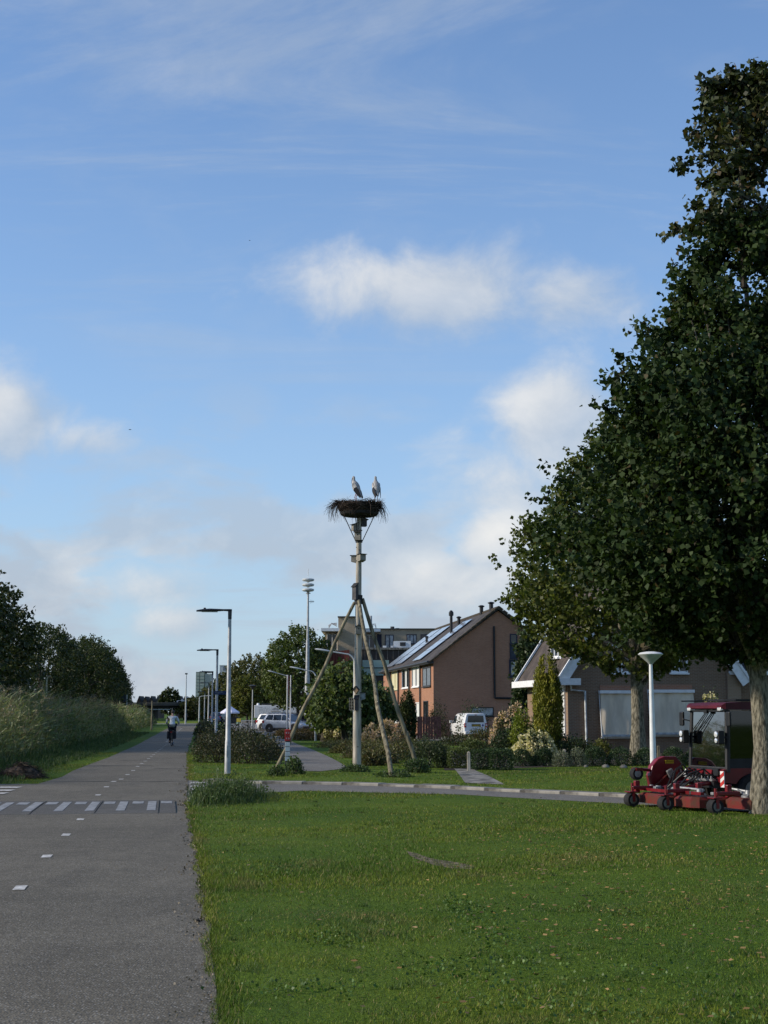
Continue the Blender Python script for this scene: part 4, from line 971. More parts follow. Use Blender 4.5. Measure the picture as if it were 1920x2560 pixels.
def path_lamp(label, px, Y, rz=0.0, H=4.5):
    t = thing('path_lamp', label, 'lamp post', (GX(px, Y).x, Y, 0), rz, 'lamp posts along the cycle path')
    MB().tube([(0, 0, -0.05), (0, 0, 0.9), (0, 0, 0.92), (0, 0, H - 0.18)], [0.085, 0.080, 0.072, 0.045], 14).build('pole', M_GALV, t, True)
    MB().box((0, -0.083, 0.62), (0.075, 0.02, 0.32)).build('hatch', M_GALV, t)
    MB().tube([(0, 0, H - 0.24), (0, 0, H - 0.02)], [0.052, 0.056], 12).build('collar', M_DGREY, t, True)
    hd = MB()                                           # flat tapering head reaching over the path
    sec = [(0.055, 0.05, 0.040, 0.0), (0.0, 0.055, 0.045, 0.0), (-0.18, 0.06, 0.035, 0.005), (-0.30, 0.10, 0.045, 0.0), (-0.55, 0.155, 0.058, -0.006), (-0.75, 0.15, 0.05, -0.012), (-0.93, 0.10, 0.028, -0.022)]
    n = 10
    for x, wy, hz_, dz in sec:
        for k in range(n):
            a = 2 * math.pi * k / n; hd.v.append((x, wy * math.cos(a), H + dz + hz_ * (math.sin(a) if math.sin(a) > 0 else 0.55 * math.sin(a))))
    for i in range(len(sec) - 1):
        for k in range(n): hd.f.append((i * n + k, i * n + (k + 1) % n, (i + 1) * n + (k + 1) % n, (i + 1) * n + k))
    hd.f += [tuple(range(n)), tuple((len(sec) - 1) * n + k for k in range(n - 1, -1, -1))]
    h = hd.build('lamp_head', M_BLACKM, t, True)
    MB().lathe([(0.035, 0), (0.035, 0.03), (0.02, 0.045)], 10, (-0.70, 0, H + 0.030)).build('sensor', M_BLACKM, h)
    MB().bb(-0.78, -0.34, -0.09, 0.09, H - 0.046, H - 0.036).build('lens', M_LENS, h)
    return t
rzp = math.atan2(PL.y, PL.x) - math.pi
for (px, Y, lab) in ((571, 39.7, 'tall grey path lamp with black flat head standing in the weeds'),
                     (541, 65.0, 'grey path lamp with black head carrying the blue street sign'),
                     (530, 99.5, 'grey path lamp with black head, next beyond the one with the blue sign'),
                     (521, 137.0, 'distant path lamp, second beyond the one with the blue sign'),
                     (511, 193.0, 'farthest path lamp at the end of the shrub bed')):
    path_lamp(lab, px, Y, rzp + math.pi + math.pi)
# street name sign on the second lamp
sg = AT(551, 1732, 64.6); sign = thing('street_name_sign', 'dark blue street name sign with pale lettering on the second path lamp', 'street sign', sg)
MB().box((0, 0, 0), (0.60, 0.03, 0.165)).build('plate', M_BLUE, sign, bevel=0.006)
rs = random.Random(4); lm_ = MB()
for x0, x1, zc in ((-0.22, -0.055, -0.005), (-0.005, 0.10, 0.02)):
    x = x0
    while x < x1:
        hh = rs.choice((0.05, 0.038, 0.05, 0.06)); lm_.box((x, -0.018, zc - 0.02 + hh / 2), (0.007, 0.006, hh)); lm_.box((x + 0.012, -0.018, zc + rs.choice((-0.018, 0.0, 0.016))), (0.018, 0.006, 0.008)); x += 0.032
o = lm_.build('lettering', mat('pale_lettering', (0.35, 0.38, 0.42), 0.5, var=0.05), sign); o['kind'] = 'stuff'
MB().box((0.0 - 0.12, 0.05, 0), (0.05, 0.10, 0.10)).build('clamp', M_GALV, sign)

def bent_lamp(label, px, Y, H, arm, drop=0.12, base_z=0, group='street lamps with long arms', sharp=False, col=M_GREYP, tilt=0.20):
    t = thing('street_lamp', label, 'street lamp', (GX(px, Y).x, Y, 0), 0, group)
    if sharp:
        pts = [(0, 0, -0.05), (0, 0, H)]; MB().tube(pts, [0.075, 0.06], 12).build('pole', col, t, True)
        e0, e1 = Vector((0, 0, H - 0.03)), Vector((-arm, 0, H - 0.03 + arm * tilt))
        MB().tube([e0, e1], 0.028, 8).build('arm', col, t, True)
        MB().lathe([(0.07, 0), (0.07, 0.05)], 12, (0, 0, H)).build('cap', M_WHITEP, t)
    else:
        pts = [(0, 0, -0.05), (0, 0, H * 0.86)]
        rad = [0.07, 0.05]
        for k in range(1, 8):
            a = k / 8 * math.pi / 2 * 0.88; r_ = 0.42; pts.append((-r_ * (1 - math.cos(a)), 0, H * 0.86 + r_ * math.sin(a))); rad.append(0.036)
        e0 = Vector(pts[-1]); e1 = e0 + Vector((-(arm - 0.4), 0, (arm - 0.4) * tilt)); pts.append(tuple(e1)); rad.append(0.03)
        MB().tube(pts, rad, 12).build('pole', col, t, True)
    d_ = Vector((-1, 0, tilt)).normalized()
    hd = MB(); hd.tube([e1 - d_ * 0.05, e1 + d_ * 0.08, e1 + d_ * 0.35, e1 + d_ * 0.62, e1 + d_ * 0.70], [0.04, 0.085, 0.105, 0.085, 0.02], 10)
    hd.v = [(v[0], v[1], e1.z + (v[2] - e1.z) * 0.55 + (v[0] - e1.x) * -tilt * 0.45) for v in hd.v]
    hd.build('lamp_head', M_GREYP, t, True)
    return t
bent_lamp('pale bent street lamp behind the left brace of the stork pole', 789, 87.0, ZP(1664, 87.0) - 0.12, 1.05)
bent_lamp('street lamp whose bent arm shows left of the stork pole top braces', 886, 65.0, ZP(1617, 65.0) - 0.1, 1.25, tilt=0.16)
bent_lamp('grey street lamp with straight arm beside the red banner', 718, 116.0, ZP(1689, 116.0), 0.95, sharp=True, tilt=0.27)
# far plain lamps and masts
def slim_pole(name, label, px, Y, top, r=0.05, m=M_GREYP, cat='pole', head=None, base=0.0):
    t = thing(name, label, cat, (GX(px, Y).x, Y, 0)); H = ZP(top, Y)
    MB().tube([(0, 0, -0.05), (0, 0, H * 0.5), (0, 0, H)], [r * 1.3, r * 1.1, r * 0.8], 10).build('pole', m, t, True)
    if head == 'flood': MB().box((0, 0, H + 0.1), (0.35, 0.25, 0.2)).build('lamp_head', M_DGREY, t)
    if head == 'arm': 
        MB().tube([(0, 0, H - 0.05), (0.35, 0, H + 0.1), (1.5, 0, H + 0.18)], 0.05, 8).build('arm', m, t, True)
        MB().box((1.7, 0, H + 0.18), (0.6, 0.2, 0.1)).build('lamp_head', m, t, bevel=0.03)
    if head == 'hook':
        MB().tube([(0, 0, H - 0.1), (0.04, 0, H + 0.1), (0.16, 0, H + 0.22), (0.30, 0, H + 0.24)], [r * .8, r * .8, r * .8, 0.05], 8).build('bent_top', m, t, True)
    if head == 'cone': MB().lathe([(0.05, -0.1), (0.10, 0.0), (0.42, 0.30), (0.42, 0.34), (0.1, 0.42)], 14, (0, 0, H)).build('lamp_head', M_DGREY, t, True)
    return t
slim_pole('light_mast', 'tall thin light mast beyond the end of the cycle path', 464, 215, 1686, 0.085, head='flood', cat='mast')
slim_pole('street_lamp', 'pale far street lamp with a short arm at the meadow', 498, 232, 1742, 0.09, head='arm', cat='street lamp')
slim_pole('bent_pole', 'pale bent pole top rising from the reeds', 114, 112, 1698, 0.075, mat('yellowed_pole', (0.42, 0.42, 0.28), 0.6), head='hook')
slim_pole('wooden_pole', 'thin weathered pole at the far edge of the reeds', 380, 138, 1752, 0.075, M_WOODD)
slim_pole('street_lamp', 'green grey car park lamp with conical head', 631, 150, 1722, 0.06, head='cone', cat='street lamp')
slim_pole('flag_pole', 'white flag pole with a furled red banner', 726, 122, 1688, 0.045, M_WHITEP)
bn = thing('banner', 'dark red vertical banner on the white flag pole', 'banner', AT(723, 1690, 121.9))
bmf = MB(); H_ = 50 / FPX * 122
for i in range(9):
    for j in range(4):
        bmf.v.append((-0.01 - 0.19 * j / 3, 0.03 * math.sin(i * 1.1 + j), -H_ * i / 8))
for i in range(8):
    for j in range(3): bmf.f.append((i * 4 + j, i * 4 + j + 1, (i + 1) * 4 + j + 1, (i + 1) * 4 + j))
o = bmf.build('cloth', mat('dark_red_cloth', (0.20, 0.022, 0.022), 0.8, var=0.15), bn, True); md = o.modifiers.new('solid', 'SOLIDIFY'); md.thickness = 0.012

# warning siren mast
Y = 145.0; sx = GX(768, Y).x; t = thing('siren_mast', 'tall grey mast with three white siren discs', 'siren mast', (sx, Y, 0))
zt = ZP(1445, Y); zd = ZP(1478, Y)
MB().tube([(0, 0, -0.05), (0, 0, 5.5), (0, 0, 5.52), (0, 0, 9.0), (0, 0, 9.02), (0, 0, zd - 0.05)], [0.29, 0.25, 0.20, 0.17, 0.13, 0.10], 16).build('mast', M_GALV, t, True)
for k in range(3):
    zz = ZP(1474 - 12.6 * k, Y)
    MB().lathe([(0.10, -0.30), (0.16, -0.23), (0.54, -0.16), (0.63, -0.05), (0.60, 0.05), (0.38, 0.11), (0.12, 0.13)], 24, (0, 0, zz)).build('siren_disc', M_GREYP, t, True)
MB().lathe([(0.26, 0), (0.26, 0.06), (0.14, 0.12)], 14, (0, 0, zd - 0.25)).build('flange', M_GALV, t)
MB().tube([(0, 0, ZP(1441, Y)), (0, 0, ZP(1422, Y))], 0.03, 6).build('whip_aerial', M_WHITEP, t)
za = ZP(1504, Y); MB().tube([(0, 0, za), (0.62, 0, za)], 0.03, 6).build('aerial_boom', M_DGREY, t)
for q in range(4): MB().tube([(0.25 + 0.11 * q, 0, za - 0.2 + 0.03 * q), (0.25 + 0.11 * q, 0, za + 0.2 - 0.03 * q)], 0.012, 5).build('aerial_rod', M_DGREY, t)

# cycle route marker post
p = G(718, 1930); t = thing('route_marker_post', 'dark cycle route marker post with red top plates and four white arrow tiles', 'marker post', p, R(6))
Hm = ZP(1835, p.y) + 0.0
MB().box((0, 0, Hm / 2 - 0.03), (0.13, 0.13, Hm + 0.06)).build('post', M_DGREY, t, bevel=0.012)
zz = Hm
def arrow(mb, x, z, s, right=True):
    k = 1 if right else -1
    mb.prism([(x - .03 * s * k, z - .010 * s), (x + .005 * s * k, z - .010 * s), (x + .005 * s * k, z - .028 * s), (x + .036 * s * k, z), (x + .005 * s * k, z + .028 * s), (x + .005 * s * k, z + .010 * s), (x - .03 * s * k, z + .010 * s)], 0.004, (0, -0.076, 0))
for k, zc in enumerate((Hm - 0.0, Hm - 0.16)):
    pl = MB().box((0, -0.071, zc - 0.02 + 0.06), (0.155, 0.016, 0.15)).build('red_plate', M_RED, t, bevel=0.004)
    gl = MB(); z_ = zc + 0.035
    for x in (-0.035, 0.03):
        gl.box((x, -0.081, z_ + 0.015), (0.028, 0.004, 0.008)); gl.box((x, -0.081, z_ - 0.015), (0.028, 0.004, 0.008)); gl.box((x + 0.011, -0.081, z_), (0.008, 0.004, 0.03)); gl.box((x - 0.011, -0.081, z_ + (0.006 if x < 0 else -0.006)), (0.008, 0.004, 0.014))
    gl.build('plate_symbol', M_WSIGN, pl)['kind'] = 'stuff'
MB().box((0, 0, Hm + 0.06), (0.15, 0.12, 0.14)).build('red_cap', M_RED, t, bevel=0.02)
for k, c in enumerate(((0.09, 0.01, 0.02), (0.30, 0.36, 0.22), (0.03, 0.05, 0.14), (0.55, 0.56, 0.5))):
    zc = Hm - 0.29 - 0.135 * k
    tl = MB().box((0, -0.071, zc), (0.135, 0.016, 0.118)).build('arrow_tile', M_WSIGN, t, bevel=0.003)
    am = MB(); arrow(am, 0, zc, 1.2, right=(k != 3)); am.build('arrow', mat('tile_arrow_%s' % ('red', 'green', 'blue', 'pale')[k], c, 0.5, var=0.05), tl)

# white lamp with saucer head in front of the bungalow
Y = 42.6; t = thing('street_lamp', 'white street lamp with saucer shaped head in front of the bungalow', 'street lamp', (GX(1630, Y).x, Y, 0)); H = ZP(1658, Y)
MB().tube([(0, 0, -0.05), (0, 0, 1.0), (0, 0, H)], [0.095, 0.085, 0.05], 14).build('pole', M_WHITEP, t, True)
MB().lathe([(0.07, -0.02), (0.10, 0.02), (0.25, 0.15), (0.355, 0.25)], 24, (0, 0, H)).build('shade', mat('grey_opal_shade', (0.42, 0.44, 0.43), 0.25, var=0.08), t, True)
MB().lathe([(0.36, 0.248), (0.375, 0.27), (0.31, 0.315), (0.12, 0.345), (0.02, 0.35)], 24, (0, 0, H)).build('lid', M_WHITEP, t, True)
# small posts
def post(label, px, py, top, m, w_=0.09):
    p = G(px, py); t = thing('garden_post', label, 'post', p); H = ZP(top, p.y)
    MB().box((0, 0, H / 2 - 0.04), (w_, w_, H + 0.08)).build('shaft', m, t, bevel=0.008); MB().box((0, 0, H + 0.012), (w_ * 0.8, w_ * 0.8, 0.03), taper=(0.5, 0.5)).build('top', m, t)
post('short weathered wooden post beside the slab path', 1172, 1928, 1881, M_WOODG)
post('short wooden post before the grey lavender', 1411, 1915, 1875, M_WOODG, 0.10)
post('short wooden post beside the saucer lamp', 1647, 1900, 1866, M_WOODD, 0.09)
post('small pinkish post at the end of the olive bed', 1104, 1903, 1879, mat('pinkish_post', (0.45, 0.33, 0.28), 0.7), 0.07)
# white bollards of the car park
for px, Y in ((602, 150), (641, 132), (681, 126), (719, 130), (758, 126)):
    t = thing('bollard', 'short white bollard along the car park edge', 'bollard', (GX(px, Y).x, Y, 0), 0, 'white car park bollards')
    MB().box((0, 0, 0.27), (0.13, 0.13, 0.62)).build('shaft', M_WHITEP, t, bevel=0.01); MB().box((0, 0, 0.60), (0.135, 0.135, 0.06), taper=(0.7, 0.7)).build('cap', M_WHITEP, t)
# a few pale stones in the bed
for q, (px, Y, s) in enumerate(((1511, 44.4, 0.2), (1556, 44.0, 0.2), (1462, 44.6, 0.12))):
    m_ = MB().ball((0, 0, 0.03), 0.5 * s, 9, 6, (1.2, 0.9, 0.75)); rq_ = random.Random(q); m_.v = [tuple(c * rq_.uniform(0.85, 1.12) for c in v) for v in m_.v]
    o = m_.build('garden_stone', M_CONC, None, True); o.location = (GX(px, Y).x, Y, 0.0); tag(o, 'pale rounded stone lying under the dark box bushes', 'stone', 'pale stones under the box bushes')
o = MB().ball((0, 0, 0.008), 0.018, 8, 5, (1.5, 0.9, 0.8)).build('mud_clod', mat('dark_clod', (0.02, 0.018, 0.015), 0.9), None, True); o.location = G(493, 2307) + Vector((0, 0, 0.006)); tag(o, 'small dark mud clod on the asphalt near the lawn edge', 'clod')

# ---------------------------------------------------------------- stork pole
PB = G(892, 1924); DY = PB.y
sp_t = thing('stork_pole', 'tall weathered wooden nest pole with three slanting brace poles', 'nest pole', PB)
def onp(px, py, dy=0.0):
    q = AT(px, py, DY + dy); return Vector((q.x - PB.x, q.y - PB.y, q.z))
ztop = onp(897, 1296).z; xtop = onp(898, 1296).x
def pole_x(z): return xtop * z / ztop
pts = [Vector((pole_x(z), 0, z)) for z in np.linspace(-0.1, ztop, 14)]
rpx = [0.130 - 0.055 * i / 13 + random.Random(i).uniform(-.004, .004) for i in range(14)]
MB().tube(pts, rpx, 14).build('pole', M_WOODG, sp_t, True)
zj = onp(890, 1506).z
braces = [((688, 1926), (-0.115, 0.0), 0.055, zj), ((979, 1943), (0.02, -0.11), 0.062, zj + 0.05), ((1044, 1924), (0.12, 0.03), 0.062, zj + 0.12)]
for (bp, off, r_, z_) in braces:
    b = G(*bp) - PB; top = Vector((pole_x(z_) + off[0], off[1], z_)); n = 9
    MB().tube([b.lerp(top, i / (n - 1)) + Vector((0.03 * math.sin(i * 1.7), 0.02 * math.cos(i * 2.1), -0.05 * (i == 0))) * (0 < i < n - 1) for i in range(n)], [r_ * (1.12 - 0.25 * i / (n - 1)) for i in range(n)], 10).build('brace', M_WOODD, sp_t, True)
MB().tube([(pole_x(zj), 0, zj - 0.05), (pole_x(zj), 0, zj + 0.22)], 0.125, 14).build('strap', M_BLACKM, sp_t)
# platform under the nest, with three steel stays
NC = onp(898, 1290); NZ = NC.z
MB().lathe([(0.50, 0.0), (0.56, 0.03), (0.60, 0.10)], 20, (NC.x, 0, NZ)).build('platform', M_ROOFF, sp_t)
zc = onp(898, 1353).z
for a in (math.pi * 1.03, -0.05, math.pi * 1.42, math.pi * 0.5):
    MB().tube([(NC.x + 0.47 * math.cos(a), 0.47 * math.sin(a), NZ + 0.02), (pole_x(zc) + 0.10 * math.cos(a), 0.10 * math.sin(a), zc)], 0.014, 6).build('stay', M_BLACKM, sp_t)
MB().tube([(pole_x(zc), 0, zc - 0.04), (pole_x(zc), 0, zc + 0.04)], 0.108, 14).build('collar', M_BLACKM, sp_t)
for q in range(11):                                  # knots
    rk = random.Random(q + 50); z_ = rk.uniform(0.4, ztop * 0.9); a = rk.uniform(math.pi * 1.1, math.pi * 1.9); rr_ = 0.128 - 0.055 * z_ / ztop
    MB().ball((pole_x(z_) + rr_ * math.cos(a), rr_ * math.sin(a), z_), 0.020, 7, 5, (0.9, 0.6, 1.0)).build('knot', M_BARK2, sp_t)

# nest
M_TWIG = mat('nest_twig', (0.055, 0.040, 0.030), 0.95, var=0.4, scale=5, island=0.45)
nest = thing('stork_nest', 'large ragged stork nest of twigs on top of the pole', 'nest', PB + Vector((NC.x, 0, NZ + 0.07)), 0, None, (0.92, 0.92, 0.78))
MB().lathe([(0.50, 0.0), (0.60, 0.12), (0.64, 0.30), (0.60, 0.41), (0.42, 0.40), (0.30, 0.34)], 26).build('nest_core', M_TWIG, nest, True)
rn = random.Random(77); tw = MB(); tl_ = MB()
for i in range(900):
    a = rn.uniform(0, 6.283); z_ = rn.uniform(0.0, 0.43); r_ = 0.56 + 0.12 * min(1, z_ / 0.25) + rn.uniform(-.04, .05)
    c = Vector((r_ * math.cos(a), r_ * math.sin(a), z_)); tg = Vector((-math.sin(a), math.cos(a), rn.gauss(0, .45))).normalized(); L = rn.uniform(0.10, 0.34)
    tw.tube([c - tg * L + Vector((0, 0, rn.gauss(0, .03))) - Vector((math.cos(a), math.sin(a), 0)) * L * L * .6, c, c + tg * L - Vector((math.cos(a), math.sin(a), 0)) * L * L * .6], [0.005, 0.008, 0.004], 4)
for i in range(210):
    left = rn.random() < 0.6; a = (math.pi + rn.gauss(0, .40)) if left else rn.gauss(0, .45)
    if rn.random() < 0.25: a = rn.uniform(0, 6.283)
    c = Vector((0.58 * math.cos(a), 0.58 * math.sin(a), rn.uniform(0.28, 0.44))); o_ = Vector((math.cos(a), math.sin(a), 0)); L = rn.uniform(0.10, 0.34) * (1.55 if left else 0.95)
    pts = [c, c + o_ * L * .55 + Vector((0, 0, rn.uniform(-.02, .12)))]; fall = rn.uniform(0.08, 0.75) if rn.random() < 0.88 else -rn.uniform(0.0, 0.15)
    pts += [pts[-1] + o_ * L * .35 - Vector((0, 0, fall * .45)) + Vector((rn.gauss(0, .03), rn.gauss(0, .03), 0)), pts[-1] + o_ * L * .45 - Vector((0, 0, fall)) + Vector((rn.gauss(0, .06), rn.gauss(0, .06), 0))]
    tl_.tube(pts, [0.008, 0.007, 0.005, 0.003], 4)
for i in range(40):
    a = rn.uniform(0, 6.283); r_ = rn.uniform(0.35, 0.6); c = Vector((r_ * math.cos(a), r_ * math.sin(a), 0.38)); tl_.tube([c, c + Vector((rn.gauss(0, .06), rn.gauss(0, .06), rn.uniform(.06, .16))), c + Vector((rn.gauss(0, .12), rn.gauss(0, .12), rn.uniform(.10, .30)))], [0.006, 0.004, 0.002], 4)
tw.build('woven_twigs', M_TWIG, nest)['kind'] = 'stuff'
tl_.build('loose_twigs', M_TWIG, nest)['kind'] = 'stuff'

# storks
M_SWHITE = mat('backlit_white_plumage', (0.38, 0.37, 0.355), 0.85, var=0.18, scale=14, bump=0.004)  # white greyed down: the backlit shade is put into the colour
M_SGREY = mat('ashen_belly', (0.40, 0.38, 0.35), 0.85, var=0.12, scale=12)
M_SBLACK = mat('black_flight_feathers', (0.012, 0.012, 0.014), 0.6, var=0.2, scale=10)
M_SLEG = mat('pale_red_leg', (0.42, 0.15, 0.11), 0.6, var=0.1)
M_SBILL = mat('grey_red_bill', (0.14, 0.09, 0.085), 0.5, var=0.15)
def stork(label, px, py_foot, py_top, rz, twist):
    foot = AT(px, py_foot, DY + 0.1); t = thing('stork', label, 'stork', (foot.x, foot.y, NZ + 0.43), rz, 'storks on the nest', 0.93)
    # one body: tail coverts, rump, back, breast, drawn-in neck, head; the bird faces local -X, the bill hangs down the breast
    sp2 = [(0.150, 0.20, 0.020, 0.030), (0.130, 0.25, 0.055, 0.060), (0.105, 0.32, 0.090, 0.085), (0.070, 0.41, 0.122, 0.112), (0.035, 0.50, 0.135, 0.125), (0.000, 0.59, 0.122, 0.118), (-0.028, 0.66, 0.095, 0.095), (-0.045, 0.715, 0.066, 0.066), (-0.048, 0.76, 0.047, 0.047), (-0.045, 0.80, 0.042, 0.040), (-0.052, 0.84, 0.046, 0.041), (-0.060, 0.868, 0.040, 0.036), (-0.064, 0.885, 0.018, 0.018)]
    bd2 = MB(); nn = 14
    for x, z, rx, ry in sp2:
        for k in range(nn): a = 2 * math.pi * k / nn; bd2.v.append((x + rx * math.cos(a) * 0.9, ry * math.sin(a), z + rx * math.cos(a) * (0.35 if z < 0.7 else 0.0)))
    for i in range(len(sp2) - 1):
        for k in range(nn): bd2.f.append((i * nn + k, i * nn + (k + 1) % nn, (i + 1) * nn + (k + 1) % nn, (i + 1) * nn + k))
    bd2.f += [tuple(range(nn)), tuple((len(sp2) - 1) * nn + k for k in range(nn))]
    bd2.build('body', M_SWHITE, t, True)
    for s in (-1, 1): MB().ball((-0.088, 0.024 * s, 0.852), 0.006, 6, 4).build('eye', M_SBLACK, t)
    MB().tube([(-0.090, 0, 0.845), (-0.125, twist * .01, 0.76), (-0.150, twist * .02, 0.64)], [0.018, 0.012, 0.003], 7).build('bill', M_SBILL, t, True)
    for s in (-1, 1):
        w_ = MB(); prof = [(-0.06, 0.60), (0.0, 0.66), (0.07, 0.58), (0.14, 0.44), (0.20, 0.28), (0.19, 0.24), (0.12, 0.32), (0.03, 0.42), (-0.05, 0.52)]
        w_.prism(prof, 0.018 * s, (0, 0.108 * s, 0)); 
        w_.v = [(v[0], v[1] - 0.18 * s * max(0, v[0] - 0.06) * 1.6, v[2]) for v in w_.v]
        wn = w_.build('wing', M_SWHITE, t, True)
        f_ = MB(); f_.prism([(0.02, 0.46), (0.11, 0.49), (0.18, 0.37), (0.25, 0.17), (0.22, 0.12), (0.15, 0.19), (0.07, 0.29), (0.00, 0.38)], 0.016 * s, (0, 0.122 * s, 0)); f_.v = [(v[0], v[1] - 0.18 * s * max(0, v[0] - 0.06) * 1.6, v[2]) for v in f_.v]
        f_.build('flight_feathers', M_SBLACK, wn, True)
        MB().tube([(0.05, 0.05 * s, 0.40), (0.06, 0.05 * s, 0.30), (0.01, 0.05 * s, 0.18), (0.03, 0.05 * s, 0.0), (0.0, 0.05 * s, -0.06)], [0.03, 0.016, 0.011, 0.010, 0.010], 7).build('leg', M_SLEG, t, True)
        MB().tube([(0.03, 0.05 * s, 0.0), (-0.05, 0.05 * s, -0.01)], [0.009, 0.004], 5).build('toe', M_SLEG, t)
    MB().tube([(0.15, 0, 0.33), (0.21, 0, 0.22), (0.23, 0, 0.17)], [0.04, 0.035, 0.015], 8).build('tail', M_SWHITE, t, True)
    return t
stork('white stork standing on the left of the nest, black wing toward the other stork', 888, 1250, 1203, R(-25), 1)
stork('white stork standing on the right of the nest with its back turned', 940, 1250, 1202, R(-72), -1)

# bird boxes on the pole
def nest_box(name, label, px0, px1, py0, py1, m, ang, dep=0.16, roof='slope', hole=True, base_d=0.0, cat='bird box', wx=None):
    c = AT((px0 + px1) / 2, (py0 + py1) / 2, DY); w_ = wx or (px1 - px0) / FPX * DY; h_ = (py1 - py0) / FPX * DY
    zc_ = c.z; rp = 0.128 - 0.055 * zc_ / ztop
    ctr = Vector((PB.x + pole_x(zc_), PB.y, zc_)); dv = Vector((math.cos(ang), math.sin(ang), 0))
    t = thing(name, label, cat, ctr + dv * (rp + dep / 2 - 0.012) - Vector((0, 0, h_ / 2)), ang + math.pi / 2)
    # local: back towards +Y (pole), front -Y
    if roof == 'gable':
        MB().prism([(-w_ / 2, 0), (w_ / 2, 0), (w_ / 2, h_ * .62), (0, h_ * .95), (-w_ / 2, h_ * .62)], dep, (0, -dep / 2, 0)).build('box', m, t)
        for s in (-1, 1): MB().box((s * w_ * .28, 0, h_ * .82), (w_ * .74, dep + 0.05, 0.014), Matrix.Rotation(s * R(33), 3, 'Y')).build('roof_board', M_ROOFF, t)
    elif roof == 'diamond':
        MB().prism([(0, 0), (w_ / 2, h_ / 2), (0, h_), (-w_ / 2, h_ / 2)], dep, (0, -dep / 2, 0)).build('box', m, t)
        for s in (-1, 1): MB().box((s * w_ * .27, 0, h_ * .77), (w_ * .80, dep + 0.04, 0.016), Matrix.Rotation(s * math.atan2(h_, w_), 3, 'Y')).build('roof_board', M_ROOFF, t)
    elif roof == 'flat':
        MB().prism([(-dep / 2, h_ * .18), (dep / 2, 0), (dep / 2, h_ * .96), (-dep / 2, h_ * .96)], w_, (-w_ / 2, 0, 0), (0, 1, 0), (0, 0, 1), (1, 0, 0)).build('box', m, t)
        MB().box((0, -0.01, h_ * .97), (w_ + 0.05, dep + 0.05, 0.018)).build('lid', M_ROOFF, t)
    else:
        MB().prism([(-dep / 2, 0), (dep / 2, 0), (dep / 2, h_), (-dep / 2, h_ * .80)], w_, (-w_ / 2, 0, 0), (0, 1, 0), (0, 0, 1), (1, 0, 0)).build('box', m, t)
        MB().box((0, -0.015, h_ * .905), (w_ + 0.05, dep + 0.08, 0.018), Matrix.Rotation(math.atan2(h_ * .2, dep), 3, 'X')).build('roof', M_ROOFF, t)
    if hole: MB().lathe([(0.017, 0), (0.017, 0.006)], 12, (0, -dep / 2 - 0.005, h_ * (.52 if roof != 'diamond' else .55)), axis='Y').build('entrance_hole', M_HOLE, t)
    return t
nest_box('bird_box', 'grey bird box on the far right of the pole just under the nest', 905, 920, 1294, 1316, M_BOXD, R(15), hole=False)
nest_box('bird_box', 'pale bird box with slanting lid on the left under the nest', 879, 892, 1308, 1328, M_BOXW, R(205), hole=False)
nest_box('bird_box', 'grey bird box with round hole at the steel collar', 884, 899, 1327, 1352, M_BOXW, R(258))
nest_box('bird_box', 'pale open box with flat lid on the right, mid height of the pole', 892, 909, 1386, 1406, M_BOXW, R(-55), roof='flat', hole=False)
nest_box('bird_box', 'narrow bird box with flat lid on the left, mid height of the pole', 884, 892, 1388, 1408, M_BOXW, R(170), roof='flat', hole=False)
nest_box('bat_box', 'long dark grey bat box just above the brace poles', 881, 893, 1459, 1500, M_BOXD, R(215), dep=0.09, hole=False, cat='bat box', wx=0.2)
nest_box('bird_box', 'pointed house shaped bird box between the brace poles', 888, 903, 1561, 1586, M_BOXW, R(275), roof='gable', dep=0.13)
nest_box('bird_box', 'tan diamond shaped insect box low on the pole', 882, 896, 1716, 1735, mat('tan_plank', (0.32, 0.22, 0.14), 0.85, var=0.15, scale=8), R(255), roof='diamond', hole=False, dep=0.12)
nest_box('bat_box', 'slim dark grey bat box below the diamond shaped box', 885, 894, 1740, 1776, M_BOXD, R(262), hole=False, dep=0.07, cat='bat box')
nest_box('bird_box', 'small grey box with dark lid on the right, low on the pole', 904, 915, 1731, 1751, mat('blue_grey_box', (0.28, 0.31, 0.32), 0.7), R(-10), roof='flat', hole=False, dep=0.13)
# insect lattice on the left
c = AT(878.5, 1760, DY); w_, h_ = 0.12, 29 / FPX * DY
t = thing('insect_hotel', 'pale wooden insect hotel lattice hanging on the left, low on the pole', 'insect hotel', (c.x, PB.y - 0.02, c.z - h_ / 2))
for k in range(5): MB().box((0, 0, h_ * k / 4), (w_, 0.10, 0.014)).build('shelf', M_WOODG, t)
for s in (-0.5, 0, 0.5): MB().box((w_ * s, 0, h_ / 2), (0.012, 0.10, h_)).build('upright', M_WOODG, t)
MB().box((0, 0.045, h_ / 2), (w_, 0.008, h_)).build('back_board', M_BOXD, t)
for q in range(34):
    rq_ = random.Random(q); MB().tube([(rq_.uniform(-.05, .05), -0.045, rq_.uniform(.02, h_ - .02)), (rq_.uniform(-.05, .05), 0.03, rq_.uniform(.02, h_ - .02))], 0.006, 5).build('reed_tube', M_WOODD, t)

